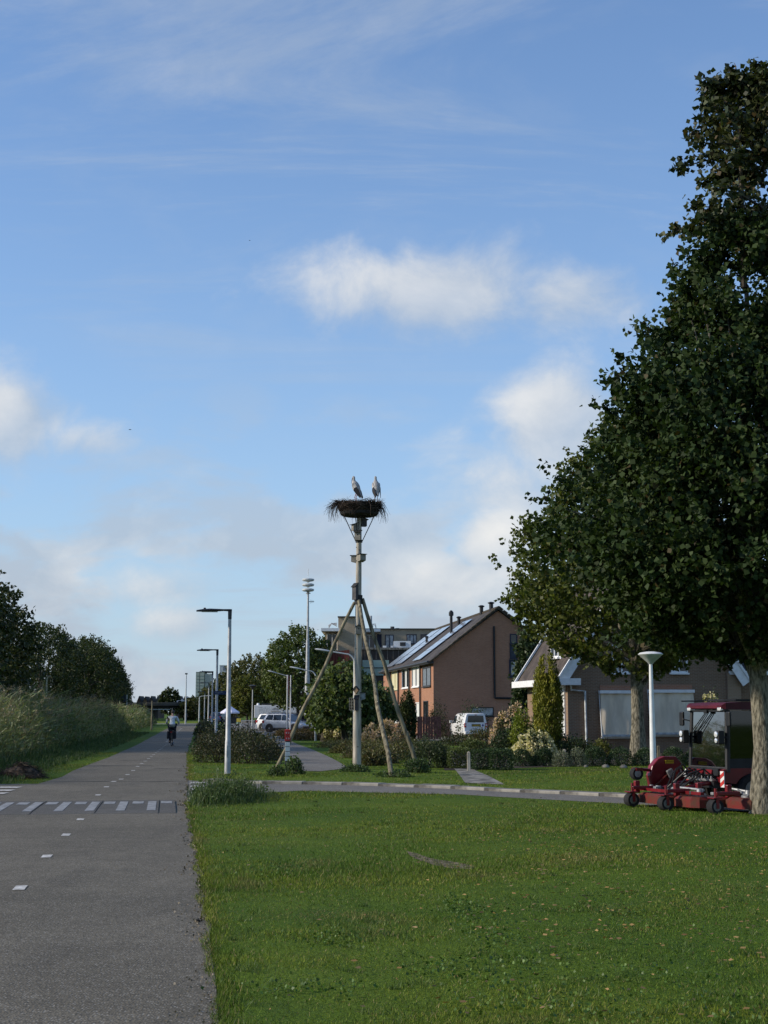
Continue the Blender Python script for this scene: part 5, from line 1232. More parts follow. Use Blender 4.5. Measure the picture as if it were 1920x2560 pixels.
# small birds high in the sky
for (px, py, Y) in ((325, 1074, 95.0), (624, 601, 120.0)):
    p = AT(px, py, Y); t = thing('flying_bird', 'tiny dark bird flying high in the open sky', 'bird', p, 0.3, 'birds in the sky'); s = 0.9 if Y < 100 else 0.7
    skin('body', [(-0.10 * s, 0, 0, 0.012), (-0.05 * s, 0, 0.0, 0.026), (0.02, 0, 0, 0.028), (0.08 * s, 0, 0.005, 0.016), (0.12 * s, 0, 0.0, 0.006)], [(i, i + 1) for i in range(4)], M_SBLACK, t, sub=1, root=2)
    for q in (-1, 1): MB().prism([(0.03, 0), (0.05, 0.08 * q), (0.0, 0.17 * q), (-0.04, 0.08 * q), (-0.04, 0)], 0.008, (0, 0, 0), (1, 0, 0), (0, 1, 0.25 * 1), (0, 0, 1)).build('wing', M_SBLACK, t)
# ---------------------------------------------------------------- buildings
B_RED = brick_mat('red_brown_brick', (0.43, 0.195, 0.112), (0.34, 0.150, 0.088), (0.33, 0.23, 0.165))
B_BROWN = brick_mat('brown_brick', (0.19, 0.118, 0.075), (0.25, 0.15, 0.095), (0.27, 0.215, 0.155), ms=0.014)
B_TAN = brick_mat('tan_brick', (0.46, 0.36, 0.24), (0.40, 0.31, 0.21), (0.40, 0.33, 0.24))
B_ORANGE = brick_mat('tan_render_brick', (0.30, 0.20, 0.125), (0.34, 0.23, 0.15), (0.32, 0.26, 0.19))
M_WTRIM = mat('white_trim', (0.76, 0.77, 0.76), 0.45, var=0.05)
M_GLASS = glass_mat('dark_window_glass', (0.018, 0.022, 0.026))
M_GLASSB = glass_mat('pale_glass', (0.30, 0.32, 0.33), 0.15)
M_NAVY = mat('navy_frame', (0.015, 0.02, 0.045), 0.5, var=0.1)
M_TILE = mat('dark_roof_tile', (0.060, 0.052, 0.046), 0.8, var=0.25, scale=1.2, bump=0.01, bscale=5)
M_TILEM = mat('mossy_roof_tile', (0.075, 0.06, 0.038), 0.85, var=0.35, scale=0.8, bump=0.015, bscale=5)
M_SOLAR = mat('solar_glass', (0.30, 0.34, 0.40), 0.12, var=0.08, scale=1.0, spec=0.9)
M_CURT = mat('white_curtain', (0.62, 0.63, 0.60), 0.8, var=0.08, scale=4, stretch=(6, 6, .3))
M_CREAM = mat('cream_panel', (0.58, 0.54, 0.34), 0.7, var=0.05)

def window(parent, o, ux, w_, h_, frame=M_WTRIM, glass=M_GLASS, n=Vector((0, -1, 0)), mull=0, curtain=None, dep=0.06, fw=0.07, name='window'):
    """window whose lower left corner is o, along ux, outward normal n (parent-local)"""
    o = Vector(o); ux = Vector(ux).normalized(); n = Vector(n); uz = Vector((0, 0, 1))
    f = MB()
    def slab(mb, a0, a1, b0, b1, d0, d1): mb.prism([(a0, b0), (a1, b0), (a1, b1), (a0, b1)], d1 - d0, o + n * d0, ux, uz, n)
    slab(f, 0, w_, 0, fw, -0.03, dep); slab(f, 0, w_, h_ - fw, h_, -0.03, dep); slab(f, 0, fw, fw, h_ - fw, -0.03, dep); slab(f, w_ - fw, w_, fw, h_ - fw, -0.03, dep)
    for k in range(mull):
        c = w_ * (k + 1) / (mull + 1); slab(f, c - fw / 2, c + fw / 2, fw, h_ - fw, -0.03, dep - 0.004)
    win = f.build(name, frame, parent)
    g = MB(); slab(g, fw, w_ - fw, fw, h_ - fw, -0.02, 0.012); g.build('pane', glass, win)
    if curtain is not None:
        for (c0, c1) in curtain:
            c_ = MB(); slab(c_, fw + (w_ - 2 * fw) * c0, fw + (w_ - 2 * fw) * c1, fw, h_ - fw, 0.013, 0.02); c_.build('curtain', M_CURT, win)
    s = MB(); slab(s, -0.05, w_ + 0.05, -0.07, 0, -0.03, dep + 0.06); s.build('sill', frame if frame is not M_NAVY else M_DGREY, win)
    return win

# ---- terrace of brick houses with solar panels; local X runs back along the front, local Y across the gable
az_ = math.atan2(-0.1297, 0.9916)                       # front runs away along this direction
C0 = Vector((3.46, 100.0, 0))
fx = Vector((-0.1297, 0.9916, 0)); gx_ = Vector((0.9916, 0.1297, 0))
rzt = math.atan2(fx.y, fx.x)
terr = thing('terrace_house', 'red brown brick terrace with solar panels on its tiled roof', 'house', C0, rzt)
# local frame: +X = along front (away), +Y = left of that, so the gable depth lies along -Y
Wd, EH, RH, LN = 4.66, 5.39, 8.95, 27.0
def fs(px): u = (px - 960) / FPX; return (3.46 - 100 * u) / (0.1297 + 0.9916 * u)
def yat(s): return 100 + 0.9916 * s
wl_ = MB()
wl_.add([(0, 0, 0), (0, -2 * Wd, 0), (0, -2 * Wd, EH), (0, -Wd, RH - .12), (0, 0, EH)] + [(LN, 0, 0), (LN, -2 * Wd, 0), (LN, -2 * Wd, EH), (LN, -Wd, RH - .12), (LN, 0, EH)],
        [(0, 1, 2, 3, 4), (9, 8, 7, 6, 5), (0, 4, 9, 5), (1, 6, 7, 2), (0, 5, 6, 1)])
wl_.build('wall', B_RED, terr)
sl = math.atan2(RH - EH, Wd); L_ = Wd / math.cos(sl)
for s, mm in ((1, M_TILE), (-1, M_TILE)):
    r_ = MB(); e = 0.35
    y0, z0_ = (0.0 + e, EH - e * math.tan(sl) + 0.12) if s > 0 else (-2 * Wd - e, EH - e * math.tan(sl) + 0.12)
    r_.add([(-0.25, y0, z0_), (LN + .2, y0, z0_), (LN + .2, -Wd, RH + .1), (-0.25, -Wd, RH + .1), (-0.25, y0, z0_ - .14), (LN + .2, y0, z0_ - .14), (LN + .2, -Wd, RH - .04), (-0.25, -Wd, RH - .04)],
           [(0, 1, 2, 3), (7, 6, 5, 4), (0, 4, 5, 1), (3, 2, 6, 7), (0, 3, 7, 4), (1, 5, 6, 2)])
    rf = r_.build('roof_slope', mm, terr)
# ridge and verge tiles
mesh_v = MB().box((0, 0, 0), (0.30, 0.36, 0.11)).mesh('verge_tile', bevel=0.02); mesh_v.materials.append(M_TILEM)
for k in range(15):
    for s in (1, -1):
        f = (k + 0.5) / 15; o = bpy.data.objects.new('verge_tile', mesh_v); COL.objects.link(o); o.parent = terr
        yy = -Wd + s * (Wd + 0.30) * (1 - f); o.location = (-0.20, yy, EH - 0.2 + (RH - EH + .38) * f + random.Random(k).uniform(-.02, .02)); o.rotation_euler = (s * -sl * -1 * -1, 0, 0)
mesh_r = MB().lathe([(0.13, -0.22), (0.14, 0.22)], 10, axis='X').mesh('ridge_tile', smooth=True); mesh_r.materials.append(M_TILEM)
for k in range(int(LN / 0.46)):
    o = bpy.data.objects.new('ridge_tile', mesh_r); COL.objects.link(o); o.parent = terr; o.location = (-0.1 + k * 0.46, -Wd, RH + 0.07)
MB().tube([(-0.2, 0.42, EH - 0.18), (LN, 0.42, EH - 0.18)], 0.08, 8).build('gutter', M_DGREY, terr)
MB().bb(-0.15, LN, 0.0, 0.40, EH - 0.30, EH - 0.16).build('fascia', M_DGREY, terr)
# solar arrays: panel pieces on the front slope
def roof_pt(s, f, up=0.0):
    return Vector((s, 0.35 - (Wd + 0.35) * f, EH - 0.35 * math.tan(sl) + 0.12 + (RH - EH + 0.35 * math.tan(sl) - 0.02) * f + up))
for (s0, s1, f0, f1) in ((5.7, 9.6, 0.06, 0.86), (16.2, 20.2, 0.08, 0.90), (20.9, 25.6, 0.06, 0.90)):
    nc, nr = 2, 4
    for i in range(nc):
        for j in range(nr):
            a, b = s0 + (s1 - s0) * i / nc + .03, s0 + (s1 - s0) * (i + 1) / nc - .03; c, d_ = f0 + (f1 - f0) * j / nr + .005, f0 + (f1 - f0) * (j + 1) / nr - .005
            q = [roof_pt(a, c, .10), roof_pt(b, c, .10), roof_pt(b, d_, .10), roof_pt(a, d_, .10)]; nn = Vector((0, math.sin(sl), math.cos(sl))) * 0.04
            m_ = MB().add([*q, *[p + nn for p in q]], [(0, 1, 2, 3), (7, 6, 5, 4), (0, 4, 5, 1), (1, 5, 6, 2), (2, 6, 7, 3), (3, 7, 4, 0)]); m_.build('solar_panel', M_SOLAR, terr)
# chimneys and vents
def vent(px, base, top, r_, f, s=None):
    # on the front slope where the ridge/slope line of sight falls
    s = s if s is not None else 3.0; p = roof_pt(s, f)
    Y_ = (C0 + fx * p.x + gx_ * (-p.y)).y; h = (base - top) / FPX * Y_
    MB().tube([p - Vector((0, 0, .2)), p + Vector((0, 0, h))], r_, 10).build('vent_pipe', M_BLACKM, terr)
    MB().lathe([(r_ * 1.1, 0), (r_ * 1.7, .05), (r_ * 1.7, h * .16), (r_ * 0.7, h * .26)], 10, tuple(p + Vector((0, 0, h * .82)))).build('vent_cap', M_BLACKM, terr)
vent(1111, 1591, 1536, 0.11, 0.62, 8.2); vent(1124, 1570, 1550, 0.12, 0.86, 11.5); vent(1184, 1551, 1530, 0.14, 0.97, 5.2); vent(1220, 1537, 1517, 0.15, 0.985, 2.0); vent(1070, 1590, 1572, 0.10, 0.55, 17.8)
# front openings: local normal is +Y
def front_win(px0, px1, py0, py1, **kw):
    s0, s1 = fs(px1), fs(px0); Y_ = yat((s0 + s1) / 2); zb, zt = ZP(py1, Y_), ZP(py0, Y_)
    return window(terr, (s0, 0, zb), (1, 0, 0), s1 - s0, zt - zb, n=Vector((0, 1, 0)), **kw)
front_win(1057, 1077, 1668, 1716, frame=M_DGREY, glass=mat('grey_shutter', (0.16, 0.19, 0.22), 0.5), mull=1)
front_win(1031, 1049, 1666, 1717, curtain=((0.05, 0.4), (0.55, 0.95)), mull=1)
front_win(1006, 1023, 1672, 1720, mull=1, curtain=((0.35, 0.6),))
front_win(980, 997, 1676, 1724, frame=M_CREAM, glass=M_CREAM, mull=1)
front_win(1040, 1051, 1756, 1802, curtain=((0.2, 0.9),), mull=0); front_win(1059, 1070, 1752, 1806, frame=M_DGREY, mull=1, name='door')
front_win(985, 1000, 1762, 1806, mull=1); front_win(1004, 1012, 1760, 1806, frame=M_DGREY, name='door')
for px in (1052.5, 1025, 998, 978):
    s_ = fs(px); MB().tube([(s_, 0.10, 0), (s_, 0.10, EH - 0.25)], 0.07, 8).build('downpipe', M_DGREY, terr)
# gable fittings: local normal is -X; y = -(distance along the gable)
def gab(px, Y_=100.5): u = (px - 960) / FPX; return (u * 100 - 3.46) / (0.9916 - u * 0.1297)
g0 = gab(1234); MB().tube([(-0.09, -g0, ZP(1745, 100.7)), (-0.09, -g0, ZP(1566, 100.7))], 0.075, 8).build('downpipe', M_BLACKM, terr)
MB().tube([(-0.09, -g0, ZP(1745, 100.7)), (-0.09, -gab(1290), ZP(1746, 100.7))], 0.07, 8).build('downpipe', M_BLACKM, terr)
w0, w1 = gab(1271), gab(1293)
window(terr, (0, -w1, ZP(1693, 101)), (0, 1, 0), w1 - w0, ZP(1650, 101) - ZP(1693, 101), frame=M_NAVY, glass=M_GLASSB, n=Vector((-1, 0, 0)), fw=0.13)
window(terr, (0, -w1 + .06, ZP(1647, 101)), (0, 1, 0), w1 - w0 - .12, ZP(1612, 101) - ZP(1647, 101), frame=M_NAVY, glass=mat('dark_slate_panel', (0.03, 0.04, 0.06), 0.5), n=Vector((-1, 0, 0)))
window(terr, (0, -w1 + .02, ZP(1609, 101)), (0, 1, 0), w1 - w0 - .1, ZP(1585, 101) - ZP(1609, 101), frame=M_NAVY, n=Vector((-1, 0, 0)))
w0, w1 = gab(1176), gab(1231)
window(terr, (0, -w1, ZP(1790, 100.6)), (0, 1, 0), w1 - w0, ZP(1768, 100.6) - ZP(1790, 100.6), frame=M_BLACKM, glass=M_GLASSB, n=Vector((-1, 0, 0)), fw=0.05)  # pale pane colour stands for the reflection in this window
# garden fence panel in front of the terrace
fence = thing('garden_fence', 'low dark red fence beside the cypress before the terrace', 'fence', (GX(1046, 91).x, 91, 0), R(4))
for k in range(9): MB().box((0.17 * k, 0, 0.72), (0.15, 0.03, 1.44)).build('plank', mat('dark_red_plank', (0.10, 0.05, 0.045), 0.8, var=0.2), fence)
for z_ in (0.35, 1.15): MB().box((0.68, 0.03, z_), (1.55, 0.04, 0.07)).build('rail', MATS['dark_red_plank'], fence)

# ---- bungalow with steep gable; local -Y faces the camera
HB = GX(1420, 60.0); rzb = R(9.0)
bung = thing('brick_bungalow', 'brown brick house with steep white edged gable and window screens', 'house', HB, rzb)
bx = Vector((math.cos(rzb), math.sin(rzb), 0)); by = Vector((-math.sin(rzb), math.cos(rzb), 0))
def bl(px):                                             # distance along the front for a column of pixels
    u = (px - 960) / FPX; return (u * HB.y - HB.x) / (bx.x - u * bx.y)
def bz(py, a): return ZP(py, (HB + bx * a).y)
GW = bl(1832); EB = bz(1695, 0.0); RB = EB + GW / 2 * math.tan(R(58)); BD = 6.6
w_ = MB(); w_.add([(0, 0, 0), (GW, 0, 0), (GW, 0, EB), (GW / 2, 0, RB - .1), (0, 0, EB), (0, BD, 0), (GW, BD, 0), (GW, BD, EB), (GW / 2, BD, RB - .1), (0, BD, EB)], [(0, 1, 2, 3, 4), (9, 8, 7, 6, 5), (0, 4, 9, 5), (1, 6, 7, 2), (0, 5, 6, 1)])
w_.build('wall', B_BROWN, bung)
tb_ = math.tan(R(58))
for s in (1, -1):
    r_ = MB(); e = 0.42; ox = -e if s > 0 else GW + e; oz = EB - e * tb_ * 0.35
    def pp(y, up): return [(ox, y, oz + up), (GW / 2, y, RB + up)]
    a = pp(-0.30, 0.16) + pp(BD + .3, 0.16); b = pp(-0.30, 0.0) + pp(BD + .3, 0.0)
    r_.add(a + b, [(0, 1, 3, 2), (4, 6, 7, 5), (0, 4, 5, 1), (2, 3, 7, 6), (0, 2, 6, 4), (1, 5, 7, 3)])
    r_.build('roof_slope', mat('brown_roof_felt', (0.070, 0.055, 0.045), 0.85, var=0.25, scale=2.2, bump=0.02, bscale=5), bung)
    # white barge board
    d_ = Vector((GW / 2 - ox, 0, RB - oz)).normalized(); n_ = Vector((-d_.z * s, 0, d_.x * s))
    q = MB(); Lr = math.hypot(GW / 2 - ox, RB - oz)
    q.prism([(0, -0.26), (Lr, -0.26), (Lr, 0.10), (0, 0.10)], 0.06, (ox, -0.36, oz + 0.05), tuple(d_), tuple(n_ * (1 if n_.z > 0 else -1)), (0, 1, 0)); q.build('barge_board', M_WTRIM, bung)
    q = MB(); q.prism([(0, 0.10), (Lr, 0.10), (Lr, 0.19), (0, 0.19)], 0.12, (ox, -0.42, oz + 0.05), tuple(d_), tuple(n_ * (1 if n_.z > 0 else -1)), (0, 1, 0)); q.build('verge_strip', M_WTRIM, bung)
    q = MB(); q.prism([(0, 0.10), (Lr, 0.10), (Lr, 0.19), (0, 0.19)], 0.12, (ox, BD + .28, oz + 0.05), tuple(d_), tuple(n_ * (1 if n_.z > 0 else -1)), (0, 1, 0)); q.build('verge_strip', M_WTRIM, bung)
MB().bb(-0.62, -0.02, -0.45, BD + .5, EB - 0.30, EB - 0.02).build('eaves_gutter', M_WTRIM, bung)
MB().bb(-0.02, 0.45, -0.45, -0.02, EB - 0.30, EB - 0.02).build('eaves_return', M_WTRIM, bung)
dp = bl(1457); MB().tube([(0.12, -0.12, EB - 0.28), (0.12, -0.12, EB - 0.50), (dp, -0.10, EB - 0.55), (dp + .02, -0.10, 0.25)], 0.045, 8).build('downpipe', mat('grey_white_pipe', (0.55, 0.58, 0.58), 0.5), bung)
# roller screens with folds
M_SCREEN = mat('beige_screen_fabric', (0.68, 0.585, 0.44), 0.85, var=0.10, scale=1.6, stretch=(2, 2, 0.5))
def screen(px0, px1, py0, py1):
    a, b = bl(px0), bl(px1); z1_, z0_ = bz(py0, a), bz(py1, a)
    wn = window(bung, (a + .08, 0, z0_ + .05), (1, 0, 0), b - a - .16, z1_ - z0_ - .1)
    c = MB(); nx_, nz_ = 26, 14
    for j in range(nz_ + 1):
        for i in range(nx_ + 1):
            u, v = i / nx_, j / nz_; d_ = 0.13 + 0.16 * (1 - v) + 0.035 * math.sin(u * 9 + 1.5 * v) * (1 - abs(2 * v - 1)) + 0.02 * math.sin(u * 17 - 3 * v)
            c.v.append((a + (b - a) * u, -d_, z0_ + .14 + (z1_ - z0_ - .2) * v))
    for j in range(nz_):
        for i in range(nx_): k = j * (nx_ + 1) + i; c.f.append((k, k + 1, k + 2 + nx_, k + 1 + nx_))
    c.build('roller_screen', M_SCREEN, wn, True)
    MB().bb(a - .04, b + .04, -0.22, 0.0, z1_ - .08, z1_ + .05).build('screen_box', M_WTRIM, wn)
    MB().bb(a - .02, b + .02, -0.32, -0.26, z0_ + .06, z0_ + .15).build('bottom_bar', mat('grey_bar', (0.40, 0.43, 0.44), 0.5), wn)
    for x in (a - .02, b + .02): MB().tube([(x, -0.03, z1_), (x, -0.30, z0_ + .10)], 0.018, 6).build('screen_arm', M_WTRIM, wn)
    MB().bb(a + .02, b - .02, -0.06, -0.001, z1_ + .06, z1_ + .26).build('lintel', B_RED, wn)
screen(1494, 1572, 1729, 1845); screen(1615, 1724, 1727, 1840)
a, b = bl(1527), bl(1574); window(bung, (a, 0, bz(1682, a)), (1, 0, 0), b - a, bz(1612, a) - bz(1682, a), mull=1, curtain=((0.1, 0.3),))
a, b = bl(1672), bl(1714); window(bung, (a, 0, bz(1682, a)), (1, 0, 0), b - a, bz(1612, a) - bz(1682, a), mull=1, curtain=((0.1, 0.3),))
# windows of the left side wall; outward normal -X
def side_y(px):
    u = (px - 960) / FPX; return (u * HB.y - HB.x) / (by.x - u * by.y)
a, b = side_y(1410), side_y(1390); zs_, ze = ZP(1838, 61), ZP(1724, 61)
window(bung, (0, a, zs_), (0, 1, 0), b - a, ze - zs_, n=Vector((-1, 0, 0)), curtain=((0.0, 1.0),)); MB().bb(-0.07, 0.0, a - .06, b + .06, ze + .002, ze + .2).build('lintel', M_WTRIM, bung)
a, b = side_y(1348), side_y(1336); window(bung, (0, a, ZP(1838, 65)), (0, 1, 0), b - a, ZP(1730, 65) - ZP(1838, 65), n=Vector((-1, 0, 0)), curtain=((0.0, 1.0),)); MB().bb(-0.07, 0.0, a - .06, b + .06, ZP(1730, 65) + .002, ZP(1730, 65) + .2).build('lintel', M_WTRIM, bung)
# dormer on the left slope
dy0, dy1 = side_y(1396), side_y(1372); zd0, zd1 = ZP(1650, 63), ZP(1612, 63); xd = (zd0 - EB) / tb_ + 0.0
MB().bb(xd - 0.35, xd + 1.6, 1.6, 3.2, zd0, zd1).build('dormer', M_WTRIM, bung)
MB().bb(xd - 0.50, xd + 1.7, 1.45, 3.35, zd1 + .002, zd1 + .09).build('dormer_roof', M_DGREY, bung)
window(bung, (xd - 0.352, 1.8, zd0 + .08), (0, 1, 0), 1.2, zd1 - zd0 - .16, n=Vector((-1, 0, 0)), mull=1)
# pilaster and lower wing with pantiles at the right
pa, pb_ = bl(1811), bl(1843)
MB().bb(pa, pb_, -0.10, -0.003, 0, bz(1683, pa)).build('pilaster', B_ORANGE, bung)
wa, wb = pb_ + .004, bl(2010)
WD = 3.6; ze_ = bz(1686, wa)
MB().bb(wa, wb, 0.25, 0.25 + WD, 0, ze_).build('wing_wall', B_BROWN, bung)
MB().bb(pa + .1, wb + .1, -0.16, 0.30, ze_ - .02, ze_ + .14).build('wing_gutter', M_WTRIM, bung)
wr = MB(); wr.add([(wa, -0.05, ze_ + .10), (wb, -0.05, ze_ + .10), (wb, 2.0, ze_ + 2.3), (wa, 2.0, ze_ + 2.3), (wa, 4.05, ze_ + .1), (wb, 4.05, ze_ + .1)], [(0, 1, 2, 3), (3, 2, 5, 4), (0, 3, 4), (1, 5, 2), (0, 4, 5, 1)])
wing = wr.build('wing_roof', M_TILE, bung)
tm = MB(); N_ = 7
for q in range(2):
    for i in range(N_ + 1):
        u = i / N_; hgt = 0.035 * math.sin(u * math.pi * 1.0) + (0.02 if u > 0.85 else 0)
        tm.v.append((u * 0.235, 0.0 if q == 0 else 0.40, hgt + (0.03 if q == 0 else 0.0)))
for i in range(N_): tm.f.append((i, i + 1, N_ + 2 + i, N_ + 1 + i))
for i in range(N_): n0 = len(tm.v); tm.v += [(tm.v[i][0], 0, -0.01), (tm.v[i + 1][0], 0, -0.01)]; tm.f.append((i, n0, n0 + 1, i + 1))
tme = tm.mesh('roof_tile'); tme.materials.append(mat('dark_glazed_pantile', (0.035, 0.036, 0.042), 0.45, var=0.2, scale=3, spec=0.5))
an = math.atan2(2.2, 2.05)
for j in range(8):
    for i in range(int((wb - wa) / 0.225)):
        o = bpy.data.objects.new('roof_tile', tme); COL.objects.link(o); o.parent = wing
        o.location = (wa + 0.225 * i, -0.08 + 0.35 * j * math.cos(an), ze_ + .11 + 0.35 * j * math.sin(an)); o.rotation_euler = (an, 0, 0)

# ---- brown flat roofed building behind
YF = 152.0
flat = thing('flat_roofed_building', 'tan brick flat roofed building with stair tower and terrace', 'building', (GX(930, YF).x, YF, 0))
def fxp(px): return GX(px, YF).x - GX(930, YF).x
def fz(py): return ZP(py, YF)
def fb(name, px0, px1, py0, py1, y0, y1, m): return MB().bb(fxp(px0), fxp(px1), y0, y1, fz(py1), fz(py0)).build(name, m, flat)
fb('main_block', 905, 1110, 1569, 1830, 3.0, 12.0, B_TAN)
fb('roof_edge', 903, 1112, 1567, 1569.4, 2.8, 12.2, M_DGREY)
fb('stair_tower', 845, 905, 1544, 1830, -0.5, 8.0, B_TAN); fb('tower_cap', 843.5, 906.5, 1541.5, 1544.2, -0.7, 8.2, M_DGREY)
fb('left_block', 812, 844.8, 1580, 1830, 0.6, 8.0, B_TAN)
fb('canopy', 803, 856, 1572, 1579.6, -1.4, 8.2, M_WTRIM); fb('canopy', 905.5, 951, 1571, 1578, 0.8, 3.6, M_WTRIM)
fb('terrace_deck', 906, 1110, 1621, 1626, -2.0, 2.99, M_CONC)
fb('podium', 906, 1108, 1626.2, 1830, -1.8, 2.9, mat('dark_brown_cladding', (0.045, 0.034, 0.030), 0.6, var=0.15, scale=0.8))
for px in range(912, 1106, 14): fb('cladding_joint', px, px + 1.2, 1627, 1650, -1.87, -1.801, mat('grey_joint', (0.16, 0.14, 0.13), 0.6))
fb('glass_front', 906.5, 972, 1652, 1690, -1.95, -1.87, mat('pale_green_glass', (0.24, 0.33, 0.30), 0.15, var=0.15, scale=0.5)); fb('glass_bar', 906.5, 972, 1670, 1672, -2.02, -1.951, M_BLACKM)
for k in range(8):                                     # red cladding, angled
    o = fb('red_panel', 820 + 7 * k, 826.4 + 7 * k, 1629 + 0.8 * (7 - k), 1690, -2.4 - 0.25 * k, -2.0 - 0.25 * k, mat('rust_red_panel', (0.17, 0.045, 0.030), 0.65, var=0.15, scale=0.6))
fb('red_core', 821, 874, 1640, 1690, -1.9, -0.6, M_BLACKM)
def fw_(px0, px1, py0, py1, yf, **kw): return window(flat, (fxp(px0), yf, fz(py1)), (1, 0, 0), fxp(px1) - fxp(px0), fz(py0) - fz(py1), **kw)
fw_(815, 843, 1583, 1624, 0.6, mull=1, fw=0.10); fw_(907, 938, 1583, 1620, 3.0, mull=1, fw=0.10)
fw_(942, 954, 1582, 1620, 3.0, frame=M_NAVY, glass=M_NAVY, name='door'); fw_(963, 985, 1583, 1620, 3.0, frame=M_NAVY, mull=1, glass=M_GLASSB)
fw_(1018, 1044, 1582, 1606, 3.0, frame=M_NAVY, mull=2, glass=M_GLASSB); fw_(1054, 1078, 1582, 1604, 3.0, frame=M_NAVY, mull=1)
fb('air_unit', 984, 1027, 1604, 1620.8, -1.2, 0.8, M_WTRIM); fb('air_unit_grille', 1000, 1014, 1607, 1616, -1.26, -1.201, M_DGREY)
fb('planter', 957, 966, 1616, 1620.9, -1.6, -0.9, M_WTRIM); fb('planter', 977, 983, 1616, 1620.9, -1.6, -0.9, M_WTRIM)
for px, t_ in ((982, 1558), (995, 1562), (925, 1530)): MB().tube([(fxp(px), 6, fz(1569)), (fxp(px), 6, fz(t_))], 0.16 if px < 930 else 0.22, 8).build('roof_vent', M_DGREY if px > 930 else M_GALV, flat)
for k in range(3):
    MB().tube([(fxp(818), 2, fz(1571 - 4 * k - 2)), (fxp(826), 2, fz(1556 - 2 * k + 2 * k * k * .5)), (fxp(840), 2, fz(1555 + 4 * k))], 0.05, 6).build('roof_rail', M_GALV, flat)
    MB().tube([(fxp(925 + 3 * k), 5, fz(1569)), (fxp(925 + 3 * k), 5, fz(1553)), (fxp(938), 5, fz(1552 + 3 * k)), (fxp(940), 5, fz(1569))], 0.035, 6).build('roof_rail', M_GALV, flat)

# ---- kiosk, cabinet
YK = 160.0
kio = thing('kiosk', 'small dark kiosk with white roof edge behind the car park', 'kiosk', (GX(775, YK).x, YK, 0))
MB().bb(-1.2, 1.9, 0, 2.6, 0, ZP(1752, YK)).build('wall', mat('dark_kiosk_wall', (0.05, 0.045, 0.045), 0.7), kio); zz = ZP(1752, YK)
MB().bb(-1.6, 2.2, -0.6, 3.0, zz + .002, zz + .32).build('roof_edge', M_WTRIM, kio); MB().prism([(-1.6, 0), (2.2, 0), (1.4, 0.7), (-0.8, 0.7)], 3.4, (0, -0.5, zz + .33)).build('roof', M_TILE, kio)
MB().bb(-1.22, -0.95, -0.04, -0.002, 0, zz).build('corner_post', M_WTRIM, kio); MB().bb(-0.1, 0.9, -0.05, -0.002, 0.1, 2.1).build('door', M_DGREY, kio)
cab = thing('utility_cabinet', 'white utility cabinet behind the siren mast', 'cabinet', (GX(781, 138).x, 138, 0)); hh = ZP(1786, 138)
MB().box((0, 0, hh / 2), (0.6, 0.4, hh)).build('body', mat('off_white_cabinet', (0.55, 0.58, 0.56), 0.5), cab, bevel=0.01); MB().box((0, 0, hh + .02), (0.66, 0.46, 0.05)).build('lid', M_GREYP, cab); MB().box((0, -0.21, hh / 2), (0.02, 0.02, hh * .9)).build('door_seam', M_GREYP, cab)

# ---- far: viaduct, houses, tower
YV = 330.0
via = thing('viaduct', 'long low concrete viaduct crossing beyond the path', 'bridge', (GX(400, YV).x, YV, 0))
def vx(px): return GX(px, YV).x - GX(400, YV).x
M_VIA = mat('brownish_concrete', (0.145, 0.125, 0.105), 0.85, var=0.2, scale=0.3); M_VIAD = mat('dark_beam', (0.05, 0.045, 0.042), 0.85, var=0.2, scale=0.3)
MB().bb(vx(-700), vx(560), 0, 9, ZP(1764, YV), ZP(1759, YV)).build('deck', M_VIA, via); MB().bb(vx(-700), vx(560), 0.6, 8.4, ZP(1771, YV), ZP(1764.2, YV)).build('beam', M_VIAD, via)
MB().bb(vx(-700), vx(560), -0.1, 0.1, ZP(1758.8, YV), ZP(1756, YV)).build('parapet', mat('parapet_panel', (0.20, 0.17, 0.14), 0.8, var=0.2, scale=0.2), via)
MB().bb(vx(-700), vx(430), -3.2, -3.0, ZP(1774.5, YV), ZP(1772.5, YV)).build('lower_rail', M_GREYP, via)
for px in (-300, -100, 60, 180, 280, 370, 455, 540): MB().bb(vx(px), vx(px) + 1.2, 2, 7, 0, ZP(1771, YV) + .01).build('pier', M_VIAD, via)
sgn = thing('road_sign', 'dark blue road sign panel beside the viaduct', 'road sign', (GX(308, 320).x, 320, 0))
MB().bb(-0.9, 0.5, -0.1, 0.0, ZP(1757, 320), ZP(1737, 320)).build('panel', M_BLUE, sgn); MB().bb(0.62, 0.85, -0.1, 0.1, 0, ZP(1737, 320)).build('leg', M_GREYP, sgn); MB().bb(-0.75, -0.6, 0.01, 0.15, 0, ZP(1757, 320) + 1).build('leg', M_GALV, sgn)
house_cols = [(0.16, 0.10, 0.075), (0.24, 0.15, 0.085), (0.13, 0.09, 0.075), (0.15, 0.12, 0.10), (0.12, 0.085, 0.07), (0.14, 0.10, 0.09)]
